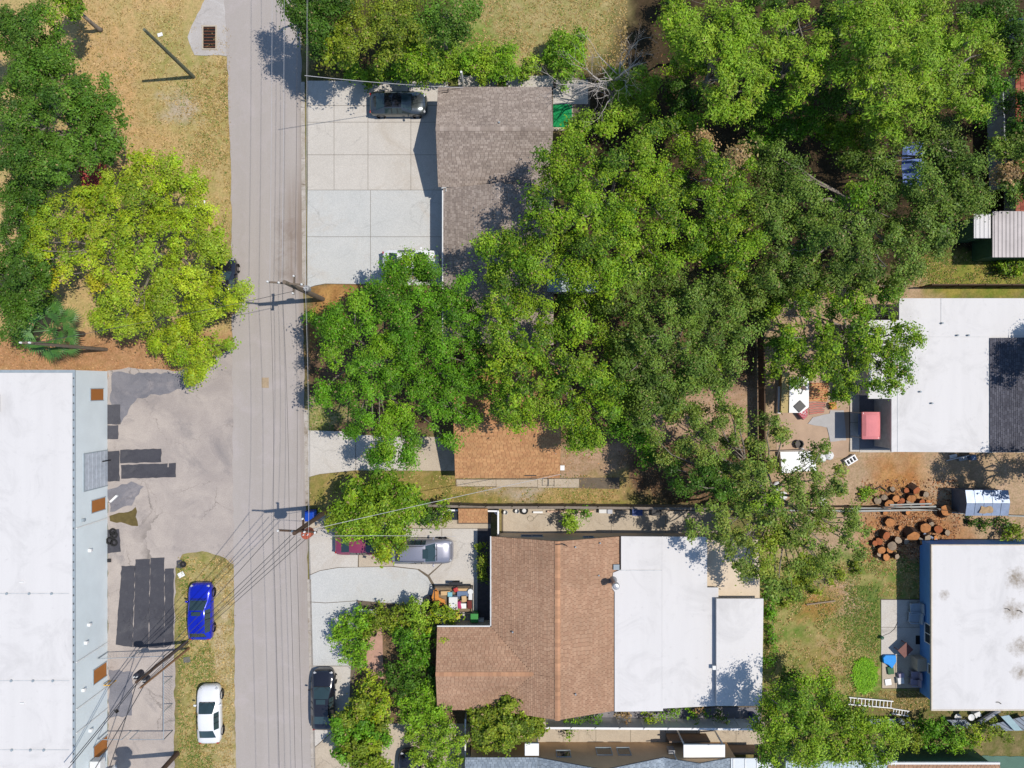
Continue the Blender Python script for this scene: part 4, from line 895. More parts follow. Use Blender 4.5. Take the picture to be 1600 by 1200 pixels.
def tree(name, label, cat, lobes, z, pal, h=None, leaf=(.145, .088), per=390, csz=.58, dens=1.85, trunk=True, group=None, base=None, extra=None, bark=None, fall=.3, lobe_h=.5, twigs=True, crown='crown', trunk_r=None, gap=0.0):
    """lobes: (px, py, r_px[, palette]) as seen in the photo at crown height z; every tree gets its own limbs and crown"""
    global TREE_N; TREE_N += 1; seed = 100 + TREE_N; r = random.Random(seed); q = np.random.default_rng(seed)
    cx = sum(l[0] * l[2] ** 2 for l in lobes) / sum(l[2] ** 2 for l in lobes); cy = sum(l[1] * l[2] ** 2 for l in lobes) / sum(l[2] ** 2 for l in lobes)
    R = max(math.hypot(l[0] - cx, l[1] - cy) + l[2] for l in lobes)
    bx, by = G(cx, cy, z * .75) if base is None else G(base[0], base[1], 0)
    root = thing(name, label, cat, (bx, by, 0), group=group); bypal = {}; tubes = MB(); cents = []
    hub = Vector((bx, by, z * .38)); tr = trunk_r or max(.06, z * .024)
    if trunk:
        tubes.tube([(bx, by, -.05), (bx + r.uniform(-.05, .05), by, .25), (bx + r.uniform(-.1, .1), by + r.uniform(-.1, .1), z * .2), tuple(hub)], [tr * 1.5, tr * 1.1, tr * .95, tr * .8], 8)
    for l in lobes:
        lp = l[3] if len(l) > 3 else pal
        d = math.hypot(l[0] - cx, l[1] - cy) / max(R, 1); zt = z * (1 - fall * d * d) * r.uniform(.84, 1.06); rr = l[2] * .96 * (CAM_H - zt) / FPX; vz = min(rr * lobe_h * 1.25, zt * .42)
        x, y = G(l[0], l[1], zt - vz * .4); c0 = Vector((x, y, zt - vz)); n = max(4, int(dens * rr * rr / (csz * csz) * .72)); cl = []
        tone0 = r.random()
        for k in range(n):
            # open sprays with deep gaps between them, a second tier in their shade
            tier = k % 5 in (1, 3)
            a = (k + r.random() * .9) * 2.39996; u = math.sqrt((k + .5) / n) * .98 * r.uniform(.8, 1.12); zz = math.sqrt(max(0, 1 - min(u, 1) ** 2)); jit = r.uniform(-.5, .55) * csz - (r.uniform(1.2, 2.4) * csz if tier else 0)
            rc = csz * r.choice((.5, .7, .85, 1.0, 1.15, 1.4)) * (1 - .15 * u); p = c0 + Vector((math.cos(a) * u * (rr - rc * .35), math.sin(a) * u * (rr - rc * .35), zz * vz + jit - rc * .4))
            if r.random() < max(gap, .06): continue
            tone = min(.999, max(0, .45 * tone0 + .55 * r.random() + r.uniform(-.12, .12))); cl.append((p.x, p.y, p.z, rc, tone))
            if trunk and twigs and k % 3 == 0 and rr > .9:
                m_ = c0 + (p - c0) * .55 + Vector((r.uniform(-.2, .2), r.uniform(-.2, .2), -.15)); tubes.tube([tuple(c0 - Vector((0, 0, .2))), tuple(m_), tuple(p)], [.04, .028, .012], 4, cap=False)
        # sparse lower foliage
        low = [(x + r.gauss(0, .42) * rr, y + r.gauss(0, .42) * rr, zt - vz * r.uniform(1.0, 1.7), csz * r.uniform(.8, 1.1), r.random()) for k in range(max(1, n // 3))]
        cl = np.array(cl if cl else low[:1]); bypal.setdefault(lp, []).append(leaves(cl, per, leaf[0], leaf[1], PAL[lp], int(q.integers(1e9))))
        bypal[lp].append(leaves(np.array(low), per * .7, leaf[0] * 1.5, leaf[1] * 1.5, PAL[lp], int(q.integers(1e9))))
        cents.append(c0)
    if trunk and cents:
        # main limbs fork on their way out, so that several lobes hang on each
        order = sorted(cents, key=lambda c: math.atan2(c.y - by, c.x - bx)); k = 0
        while k < len(order):
            g = order[k:k + r.choice((2, 3, 3, 4))]; k += len(g); mean = sum(g, Vector()) / len(g)
            node = hub.lerp(mean, r.uniform(.42, .6)) + Vector((r.uniform(-.4, .4), r.uniform(-.4, .4), r.uniform(-.2, .2)))
            m_ = hub.lerp(node, .5) + Vector((r.uniform(-.35, .35), r.uniform(-.35, .35), r.uniform(0, .4))); w = tr * .34 * (.75 + .18 * len(g))
            tubes.tube([tuple(hub - Vector((0, 0, .1))), tuple(m_), tuple(node)], [w * 1.25, w, w * .8], 6, cap=False)
            for c0 in g:
                a_ = node.lerp(c0, .4) + Vector((r.uniform(-.3, .3), r.uniform(-.3, .3), r.uniform(-.15, .25))); b_ = node.lerp(c0, .75) + Vector((r.uniform(-.25, .25), r.uniform(-.25, .25), 0))
                tubes.tube([tuple(node), tuple(a_), tuple(b_), tuple(c0)], [w * .75, w * .55, w * .4, max(.02, w * .22)], 5, cap=False)
    chunks = [c for v in bypal.values() for c in v]
    STAT['leaves'] += sum(len(c[0]) for c in chunks) // 4
    crown_mesh(crown, chunks, root)
    if tubes.F: tubes.build('trunk' if trunk else 'stem', bark or m_bark, root, smooth=True)
    return root
def shrub(label, lobes, z, pal, leaf=(.16, .09), per=190, csz=.32, name='shrub', cat='shrub', group=None, dens=2.6, **k):
    return tree(name, label, cat, lobes, z, pal, leaf=leaf, per=per, csz=csz, dens=dens, group=group, crown='foliage', twigs=False, fall=.25, trunk_r=.05, lobe_h=.8, **k)

G1 = None
# left side
tree('oak_tree', 'dark green oak cut by the upper left corner of the photo', 'tree', [(8, 22, 34), (45, 18, 34), (30, 58, 30), (-20, 50, 40)], 8.0, 'deep')
tree('oak_tree', 'small bright green tree at the top edge beside the brown lawn', 'tree', [(88, 10, 26, 'mid'), (112, 8, 20, 'mid'), (96, -22, 30, 'mid')], 6.5, 'mid')
tree('oak_tree', 'large dark green oak bordering the brown lawn on the upper left', 'tree', [(20, 105, 36), (62, 98, 36), (100, 112, 34), (120, 140, 32), (30, 150, 32), (70, 150, 36), (150, 165, 32), (158, 190, 26), (115, 180, 36), (10, 190, 34), (55, 200, 28), (140, 225, 38), (95, 228, 28), (20, 240, 38), (-30, 140, 40), (60, 255, 32), (85, 262, 24)], 9.5, 'deep')
tree('oak_tree', 'dark green oak along the left edge above the palm', 'tree', [(10, 300, 40), (25, 345, 36), (5, 385, 40), (28, 420, 34), (8, 460, 38), (30, 470, 30), (8, 505, 28), (50, 450, 18), (-25, 420, 40), (40, 310, 26)], 8.5, 'dark')
Y, B, GO = 'yellow', 'yolive', 'gold'
tree('yellow_green_tree', 'big bright yellow green tree overhanging the left side of the road', 'tree', [
    (215, 258, 30, Y), (255, 262, 28, B), (172, 282, 32, Y), (120, 305, 30, Y), (150, 322, 26, Y), (200, 300, 34, Y), (250, 302, 34, Y), (292, 288, 30, B), (75, 335, 30, Y), (55, 372, 26, Y), (105, 355, 30, Y), (150, 370, 30, Y), (190, 350, 30, Y), (235, 350, 32, B), (280, 335, 32, B), (318, 330, 26, B),
    (52, 405, 26, Y), (42, 385, 18, Y), (45, 350, 20, Y), (62, 440, 20, GO), (95, 400, 28, Y), (135, 415, 26, Y), (140, 440, 18, GO), (180, 400, 30, B), (225, 395, 30, B), (270, 385, 32, B), (312, 380, 30, B), (330, 400, 22, B), (190, 450, 30, B), (240, 440, 32, B), (290, 430, 32, B), (335, 440, 26, B), (365, 455, 24, B), (350, 480, 28, B),
    (160, 475, 26, B), (205, 485, 26, Y), (250, 480, 26, B), (300, 465, 26, Y), (150, 500, 22, B), (185, 515, 22, B), (225, 505, 24, Y), (295, 445, 18, Y), (310, 490, 26, B)], 8.6, Y, leaf=(.155, .085))
tree('yellow_green_tree', 'lower yellow green tree beside the cracked parking lot', 'tree', [(262, 525, 24, Y), (285, 510, 24, Y), (235, 535, 18, B), (305, 545, 26, Y), (335, 540, 22, Y), (285, 560, 24, Y), (310, 575, 20, B), (270, 550, 18, B), (295, 585, 14, Y)], 5.5, Y, leaf=(.155, .085))
tree('understorey_tree', 'dark understorey tree at the left edge between the dark oaks', 'tree', [(25, 290, 26), (60, 290, 22), (45, 330, 22), (30, 380, 22), (40, 410, 20), (35, 500, 20), (20, 525, 20), (55, 475, 16), (10, 60, 24), (40, 75, 20), (65, 60, 18), (90, 85, 16), (20, 130, 24), (50, 130, 22), (110, 160, 22), (40, 215, 22), (75, 220, 20), (20, 265, 22), (85, 245, 18), (130, 200, 20)], 6.0, 'deep', dens=1.5)
# palm
def palm():
    x, y = G(76, 516, 4.2); t = thing('fan_palm', 'green fan palm between the yellow green tree and the warehouse', 'palm', (x, y, 0)); r = random.Random(5)
    MB().tube([(x, y, 0), (x + .05, y, 2), (x, y + .05, 4.0)], [.24, .18, .2], 10).build('trunk', m_barkd, t)
    mg = mat('palm_green', (.075, .20, .035), .5, .35, 1.5, .2, 6, spec=.4); c = Vector((x, y, 4.05))
    for k in range(20):
        a = k * 2.4; el = (.75 - k * .055) + r.uniform(-.1, .1); L = 1.05 + .035 * k; d = Vector((math.cos(a) * math.cos(el), math.sin(a) * math.cos(el), math.sin(el)))
        tip = c + d * L; s = Vector((-math.sin(a), math.cos(a), 0)); mb = MB(); mb.tube([tuple(c), tuple(tip)], [.035, .02], 4)
        upv = s.cross(d) * -1
        for j in range(17):
            th = (j / 16 - .5) * 3.6; bl = 1.05 * (1 - .28 * abs(th) / 1.8) * r.uniform(.85, 1.1); e = (d * math.cos(th) + s * math.sin(th)).normalized(); w = e.cross(d.cross(s)).normalized() * .05
            m_ = tip + e * bl * .55 + upv * .02; q = tip + e * bl + Vector((0, 0, -.18 * bl)); mb.add([tuple(tip), tuple(m_ + w), tuple(q), tuple(m_ - w)], [(0, 1, 2, 3)])
        mb.build('frond', mg, t)
palm()
# top middle
tree('street_tree', 'shaded dark tree at the top edge throwing its shadow on the road', 'tree', [(478, -10, 30), (500, 15, 26), (470, 30, 16), (505, 45, 20), (488, 62, 14), (520, -10, 28), (452, -8, 24), (440, -30, 30), (462, 20, 16), (485, 40, 18)], 8.6, 'dark', dens=1.6, base=(505, 20))
tree('leafy_tree', 'olive green tree right of the shaded street tree', 'tree', [(545, 52, 32), (525, 48, 20), (570, 55, 20), (548, 15, 26), (540, 80, 16), (515, 70, 14)], 8.4, 'olive', base=(555, 60))
tree('leafy_tree', 'olive topped tree at the top edge above the grey car', 'tree', [(590, 12, 32), (620, 30, 28), (632, 5, 26), (600, 48, 26), (610, 72, 24), (595, 85, 16), (642, 45, 20)], 8.2, 'olive', base=(620, 60))
tree('leafy_tree', 'bushy dark green tree at the top edge left of the dry meadow', 'tree', [(668, 20, 30), (700, 22, 30), (730, 8, 20), (655, 48, 24), (690, 45, 22), (715, 40, 16)], 7.6, 'deep')
tree('leafy_tree', 'rounded green tree behind the driveway hedge', 'tree', [(655, 85, 30), (640, 70, 22), (672, 95, 20), (640, 100, 18), (662, 110, 16)], 6.6, 'mid')
for i, (lab, lobes, z, p) in enumerate([
    ('low bright shrub at the left end of the driveway hedge', [(548, 108, 13), (535, 95, 12), (560, 112, 10)], 1.8, 'bright'),
    ('dark shrub in the driveway hedge above the grey car', [(585, 112, 13), (600, 116, 11), (568, 118, 9)], 1.6, 'mid'),
    ('bright shrub in the driveway hedge below the rounded tree', [(620, 108, 13), (633, 116, 10)], 1.8, 'bright'),
    ('lime shrub nearest the white post in the hedge', [(690, 112, 13), (706, 104, 13), (678, 118, 9)], 1.8, 'lime'),
    ('tall lime weeds at the corner of the dry meadow', [(700, 72, 12), (708, 88, 14), (695, 90, 12)], 1.2, 'lime'),
    ('round green shrub left of the tree row behind the house', [(735, 88, 17), (728, 98, 10)], 2.4, 'bright'),
    ('bright shrub with broad leaves behind the white post', [(757, 82, 16), (765, 98, 15), (746, 104, 13), (752, 118, 9)], 2.2, 'lime'),
    ('green shrub behind the middle of the grey roof', [(790, 80, 18), (785, 102, 16), (775, 116, 10), (800, 112, 12)], 2.4, 'bright'),
    ('small lime shrub behind the right part of the grey roof', [(832, 98, 15), (825, 112, 11)], 2.2, 'lime'),
    ('tall shrub beside the bare grey tree', [(880, 62, 22), (895, 75, 20), (870, 85, 20), (905, 52, 14), (885, 105, 20), (868, 72, 14)], 3.0, 'bright')]):
    shrub(lab, [(x, y, r_ * 1.3) for x, y, r_ in lobes], z, p, group='shrubs in the hedge behind the grey roofed house')
# bare tree
def bare_tree():
    x, y = G(955, 165, 0); t = thing('bare_tree', 'leafless grey tree with bare forking branches beside the dry meadow', 'tree', (x, y, 0)); r = random.Random(12); mb = MB()
    def grow(p, d, L, rad, dep):
        pts = [p]; rads = [rad]; q = Vector(p); dd = Vector(d)
        for k in range(4):
            dd = (dd + Vector((r.uniform(-.22, .22), r.uniform(-.22, .22), r.uniform(-.08, .14)))).normalized(); q = q + dd * L / 4; pts.append(q.copy()); rads.append(rad * (1 - .12 * (k + 1)))
        mb.tube([tuple(v) for v in pts], rads, 5 if dep < 2 else 4, cap=False)
        if dep >= 5: return
        for k in range(3 if dep < 2 else r.choice((2, 2, 3))):
            s = r.choice((2, 3, 4)) if dep else 4; a = r.uniform(0, 2 * PI); o = dd.orthogonal().normalized(); o.rotate(Matrix.Rotation(a, 3, dd)); nd = (dd * r.uniform(.7, 1.1) + o * r.uniform(.45, .85)); nd.z = max(nd.z, -.1); grow(pts[s], nd.normalized(), L * r.uniform(.6, .82), rads[s] * .66, dep + 1)
    hub = Vector((x, y + .2, 2.2)); mb.tube([(x, y, -.05), (x, y + .1, 1.1), tuple(hub)], [.26, .2, .17], 8)
    for (px, py, zz) in ((905, 95, 5.0), (940, 70, 6.0), (985, 60, 6.4), (1005, 85, 5.6), (900, 130, 4.6), (960, 75, 6.6), (925, 165, 4.2), (880, 105, 4.2), (975, 90, 5.6)):
        tgt = Vector(P(px, py, zz)); d = (tgt - hub); grow(hub, d.normalized(), d.length * .62, .10, 1)
    mb.build('branches', mat('bare_bark', lin(206, 198, 190, .85), .9, .2, 5), t, smooth=True)
bare_tree()
tree('yellow_green_bush', 'yellow green bushy tree growing below the bare grey tree', 'tree', [(965, 110, 18), (985, 125, 20), (1002, 110, 14), (1020, 128, 13), (960, 130, 16), (1000, 150, 18), (975, 150, 16), (1015, 165, 14), (920, 185, 22), (900, 200, 20), (960, 178, 16), (990, 175, 18), (945, 200, 18)], 4.6, 'lime')
# north east lime trees
tree('tall_tree', 'tall lime green tree at the top edge right of the bare tree', 'tree', [(1068, 30, 32), (1110, 20, 34), (1150, 22, 32), (1095, 62, 32), (1070, 78, 22), (1135, 70, 34), (1175, 62, 30), (1198, 28, 26), (1160, 110, 32), (1125, 118, 24), (1195, 105, 24), (1145, 145, 24), (1130, 165, 18), (1180, 142, 22), (1205, 75, 20), (1160, 172, 16)], 12.0, 'lime', leaf=(.19, .07))
tree('tall_tree', 'narrow lime green tree at the top edge between two broad lime crowns', 'tree', [(1250, 20, 26), (1282, 60, 24), (1275, 90, 26), (1290, 95, 20), (1262, 118, 22), (1250, 140, 16), (1228, 35, 22), (1240, 70, 18)], 11.0, 'lime', leaf=(.19, .07))
tree('tall_tree', 'broad tall lime green tree dominating the upper right', 'tree', [(1360, 20, 34), (1400, 12, 36), (1448, 10, 36), (1390, 55, 36), (1440, 50, 36), (1485, 35, 32), (1365, 100, 32), (1405, 95, 36), (1450, 90, 36), (1495, 75, 34), (1360, 135, 28), (1400, 140, 36), (1440, 135, 32), (1480, 115, 32), (1520, 60, 30), (1548, 78, 26), (1530, 110, 26), (1515, 145, 26), (1395, 178, 28), (1425, 172, 22), (1390, 198, 18), (1490, 150, 24), (1345, 60, 22), (1320, 20, 26), (1535, 45, 16), (1525, 175, 20), (1330, 110, 18)], 12.5, 'lime', leaf=(.19, .07))
tree('dark_tree', 'dark shaded tree in the upper right corner', 'tree', [(1580, 15, 26), (1600, 50, 24), (1590, 85, 20), (1560, 5, 22), (1610, 110, 26)], 7.0, 'dark', dens=1.3)
tree('dark_tree', 'small dark tree beside the red tile roof at the right edge', 'tree', [(1578, 225, 20, 'grey'), (1598, 245, 20, 'grey'), (1590, 268, 14, 'brown'), (1600, 205, 18, 'grey'), (1585, 290, 12, 'grey'), (1630, 160, 40), (1650, 220, 40), (1640, 275, 36), (1612, 190, 16), (1600, 150, 16), (1608, 300, 14)], 7.0, 'dark', dens=1.3)
for lab, lobes, z, p in [
    ('shaded green tree filling the gap between the lime crowns', [(1312, 60, 24), (1322, 95, 24), (1310, 130, 26), (1330, 160, 24), (1290, 150, 22), (1315, 25, 22)], 7.0, 'deep'),
    ('low dark green tree below the broad lime crown', [(1335, 190, 20), (1355, 205, 20), (1310, 200, 18), (1370, 180, 18), (1325, 220, 16)], 6.0, 'mid'),
    ('shaded understorey tree left of the tall lime tree', [(1052, 15, 20), (1062, 50, 16), (1068, 98, 16), (1100, 95, 18)], 5.5, 'mid'),
    ('dark understorey tree between the lime trees and the canopy', [(1215, 130, 20), (1235, 160, 22), (1205, 165, 20), (1260, 175, 20), (1270, 200, 20), (1230, 195, 20), (1195, 195, 20), (1295, 190, 18)], 5.5, 'green'),
    ('low shaded tree at the top edge between lime crowns', [(1215, 10, 20), (1305, 10, 20), (1225, 60, 18), (1300, 45, 18), (1060, -15, 22), (1120, -15, 22), (1180, -12, 22), (1240, -14, 22), (1300, -14, 22), (1360, -16, 22), (1420, -18, 22), (1480, -8, 22), (1520, 15, 20), (1235, 105, 16), (1180, 190, 16), (1060, 135, 20), (1085, 150, 20), (1065, 165, 18), (1110, 165, 18)], 4.5, 'dark'),
    ('shaded tree between the lime crown and the dark corner tree', [(1545, 25, 18), (1560, 45, 16), (1555, 110, 18), (1565, 135, 16), (1540, 165, 16)], 6.0, 'green'),
    ('understorey tree hidden between the oaks of the canopy', [(950, 465, 24), (930, 480, 22), (905, 450, 22), (1000, 545, 22), (960, 545, 22), (940, 520, 22), (890, 470, 20), (980, 615, 20), (960, 640, 16), (1035, 610, 18), (1060, 600, 16), (1095, 590, 16), (1120, 570, 18)], 7.0, 'mid'),
    ('understorey tree below the right hand oaks', [(1190, 445, 20), (1180, 470, 16), (1210, 450, 20), (1240, 440, 20), (1270, 450, 18), (1310, 445, 18), (1350, 445, 16), (1400, 445, 14), (1210, 475, 16), (1195, 500, 14)], 6.5, 'grey')]:
    tree('understorey_tree', lab, 'tree', lobes, z, p)
# the big canopy in the middle
BR = 'bright'
tree('oak_tree', 'broad saturated green oak next to the road and concrete driveway', 'tree', [
    (640, 412, 28, BR), (612, 424, 26), (660, 414, 20), (610, 438, 28), (672, 428, 28), (580, 448, 22), (650, 460, 32), (605, 470, 28), (690, 465, 28), (548, 475, 24, BR), (520, 492, 20), (570, 500, 30), (625, 508, 30), (672, 505, 30), (715, 450, 28), (740, 480, 26), (712, 500, 26), (545, 530, 28), (590, 545, 30, BR), (640, 550, 32), (685, 545, 30), (730, 525, 28), (512, 520, 18), (518, 560, 22, BR), (560, 575, 28), (608, 590, 30), (655, 598, 32), (700, 590, 30), (738, 570, 26), (742, 610, 24),
    (500, 618, 18), (535, 610, 24), (578, 620, 26), (625, 640, 28, BR), (670, 645, 28), (712, 640, 28), (560, 655, 24), (595, 675, 24, BR), (640, 682, 22), (605, 705, 22, BR), (585, 722, 16), (640, 712, 18), (735, 655, 18), (700, 690, 12), (548, 678, 10)], 8.8, 'green', base=(600, 560))
tree('oak_tree', 'small bright green sapling at the road edge below the utility pole', 'tree', [(486, 492, 14), (490, 500, 10)], 2.6, BR, csz=.4, trunk_r=.06)
tree('oak_tree', 'tall green oak in the middle of the canopy above the small orange house', 'tree', [
    (785, 430, 32), (770, 470, 28), (815, 455, 28), (800, 495, 32), (845, 485, 28), (780, 530, 28), (825, 535, 32), (870, 520, 30), (800, 575, 32), (845, 575, 32), (890, 560, 30), (775, 610, 26), (820, 615, 32), (865, 615, 32), (910, 600, 30), (945, 580, 28), (935, 620, 26), (905, 645, 28), (870, 655, 26), (830, 650, 24), (790, 645, 22), (915, 675, 22), (930, 690, 16), (900, 690, 18), (945, 650, 20), (960, 610, 18), (770, 575, 18), (900, 510, 24)], 10.6, 'mid', base=(850, 560))
tree('oak_tree', 'largest oak of the canopy reaching over the grey shingle roof', 'tree', [
    (885, 230, 28), (915, 250, 28), (868, 265, 26), (850, 300, 28), (895, 290, 30), (935, 285, 30), (830, 340, 26), (865, 340, 30), (910, 330, 32), (955, 320, 32), (885, 380, 30), (840, 385, 26), (930, 375, 32), (975, 365, 32), (960, 255, 28), (990, 285, 30), (1005, 235, 26), (1030, 270, 30), (1000, 325, 30), (1040, 315, 30), (1020, 365, 30), (1065, 350, 32), (1060, 290, 28), (900, 425, 28), (945, 420, 32), (990, 410, 30), (1035, 405, 28), (870, 425, 22), (1020, 205, 20), (790, 375, 22), (805, 400, 24), (760, 385, 18), (830, 420, 22)], 11.6, 'mid', base=(940, 330))
tree('oak_tree', 'green oak with a few brown leaf tufts in the upper part of the canopy', 'tree', [
    (1065, 225, 26), (1100, 240, 26), (1085, 275, 28), (1120, 265, 24), (1105, 310, 30), (1145, 295, 28), (1135, 340, 30), (1175, 330, 26), (1110, 360, 28), (1155, 380, 28), (1120, 400, 26), (1180, 370, 22), (1105, 215, 7, 'brown'), (1155, 240, 7, 'brown'), (1165, 260, 22), (1080, 190, 20), (1045, 195, 16), (1085, 385, 22), (1160, 415, 20)], 10.8, 'mid', base=(1110, 320))
tree('oak_tree', 'dull green oak at the lower right of the canopy beside the bare yard', 'tree', [
    (980, 450, 28), (1020, 445, 28), (1060, 440, 28), (1000, 490, 28), (1045, 485, 30), (1085, 465, 28), (1115, 445, 24), (1145, 455, 24), (1080, 505, 30), (1120, 490, 28), (1150, 495, 24), (1165, 520, 18), (960, 480, 24), (985, 530, 28), (1030, 530, 30), (1070, 545, 28), (1110, 535, 28), (1145, 545, 22), (990, 570, 28), (1030, 575, 28), (1065, 585, 22), (1000, 605, 24), (975, 590, 20), (1005, 640, 14), (1090, 575, 18), (1040, 600, 22), (1075, 605, 20), (1110, 590, 20), (1150, 570, 18), (1020, 625, 20), (1000, 655, 14), (1060, 625, 14), (1135, 600, 12)], 10.0, 'grey', base=(1050, 500))
tree('oak_tree', 'broad grey green oak covering the right side of the canopy', 'tree', [
    (1185, 225, 24), (1215, 240, 28), (1200, 275, 28), (1245, 265, 28), (1225, 310, 30), (1190, 320, 22), (1265, 300, 28), (1255, 345, 32), (1215, 355, 30), (1300, 330, 28), (1300, 375, 32), (1255, 390, 30), (1215, 400, 26), (1345, 355, 30), (1345, 395, 30), (1300, 415, 28), (1255, 428, 24), (1390, 375, 30), (1390, 415, 26), (1350, 430, 22), (1430, 395, 28), (1425, 425, 20), (1200, 430, 18), (1340, 300, 26, 'mid'), (1375, 325, 28), (1420, 350, 28)], 10.4, 'grey', base=(1290, 340))
tree('oak_tree', 'grey green oak at the right end of the canopy above the metal roof', 'tree', [
    (1380, 260, 26), (1420, 225, 20), (1455, 235, 28), (1490, 230, 26), (1450, 275, 30), (1490, 265, 30), (1520, 255, 22), (1530, 290, 22), (1505, 305, 28), (1465, 315, 30), (1420, 300, 22), (1390, 290, 20), (1450, 350, 26), (1490, 345, 26), (1520, 325, 20), (1465, 385, 24), (1480, 370, 18), (1435, 205, 16), (1460, 200, 18), (1475, 195, 14), (1360, 225, 14), (1340, 250, 16), (1535, 310, 12)], 9.6, 'grey', base=(1460, 280))
tree('oak_tree', 'airy green oak with visible limbs reaching over the white east roof', 'tree', [
    (1225, 460, 24), (1255, 475, 22), (1215, 490, 18), (1290, 455, 22), (1330, 460, 22), (1365, 455, 20), (1395, 465, 16), (1240, 510, 20), (1275, 505, 18), (1320, 495, 20), (1355, 490, 16), (1400, 490, 16), (1425, 520, 20), (1440, 535, 14), (1415, 550, 20), (1395, 540, 16), (1360, 535, 18), (1330, 540, 20), (1300, 545, 14), (1355, 570, 20), (1330, 580, 18), (1390, 575, 16), (1420, 580, 18), (1405, 605, 14), (1370, 600, 14), (1335, 610, 14), (1310, 595, 16), (1280, 580, 16), (1250, 570, 14), (1230, 560, 14), (1215, 540, 16), (1320, 620, 12), (1250, 600, 12), (1215, 575, 10), (1270, 535, 18), (1300, 520, 16), (1345, 515, 16), (1375, 520, 14), (1230, 530, 16), (1300, 570, 14), (1380, 555, 14), (1400, 560, 14), (1250, 545, 14), (1350, 545, 16), (1310, 475, 18), (1275, 480, 18), (1345, 480, 16)], 8.8, 'mid', dens=1.35, csz=.44, gap=.2, base=(1290, 530))
tree('oak_tree', 'sprawling light green tree over the lower boundary fence', 'tree', [
    (1095, 650, 20), (1075, 640, 14), (1125, 660, 14), (1110, 685, 18), (1145, 690, 18), (1125, 715, 22), (1150, 740, 20), (1090, 705, 16), (1060, 735, 16, 'dark'), (1090, 760, 18, 'dark'), (1120, 755, 20, 'dark'), (1165, 765, 22), (1190, 745, 20), (1185, 700, 14), (1205, 660, 14), (1225, 680, 12), (1215, 725, 18), (1240, 745, 18), (1270, 720, 14), (1285, 700, 10), (1275, 750, 18), (1310, 740, 14), (1320, 760, 14), (1200, 785, 26, 'mid'), (1235, 785, 24), (1270, 790, 20), (1305, 785, 16), (1335, 800, 16), (1355, 820, 14), (1150, 800, 24), (1110, 800, 18), (1090, 830, 16), (1130, 835, 24), (1170, 830, 26), (1210, 825, 28, 'olive'), (1250, 825, 22), (1290, 830, 22, 'olive'), (1325, 840, 20), (1150, 870, 22), (1190, 868, 28, 'olive'), (1235, 865, 26, 'olive'), (1275, 870, 22, 'olive'), (1310, 870, 18), (1345, 860, 16), (1180, 900, 20), (1220, 905, 22), (1265, 900, 18, 'olive'), (1340, 825, 12), (1160, 790, 18), (1180, 805, 20), (1215, 805, 20), (1255, 810, 18), (1290, 800, 18), (1240, 840, 18), (1165, 850, 18), (1225, 845, 18), (1270, 850, 18), (1205, 890, 18), (1245, 885, 18), (1290, 885, 14), (1165, 730, 16), (1180, 770, 16), (1140, 770, 14, 'dark'), (1105, 740, 14, 'dark'), (1250, 765, 16), (1290, 770, 14), (1130, 820, 14), (1160, 890, 14), (1240, 925, 16), (1205, 925, 14), (1050, 650, 14), (1085, 662, 16), (1140, 640, 14), (1158, 660, 14), (1070, 700, 16), (1105, 722, 16), (1040, 715, 13), (1030, 690, 12), (1065, 760, 14, 'dark')], 8.8, 'drab', dens=1.2, gap=.25, csz=.44, base=(1175, 760))
tree('oak_tree', 'small bright tree overlapping the dark lawn shadow in the bare yard', 'tree', [(985, 680, 22), (1010, 685, 22), (1015, 700, 14), (1000, 645, 18), (990, 625, 16), (970, 668, 12)], 5.0, 'green')
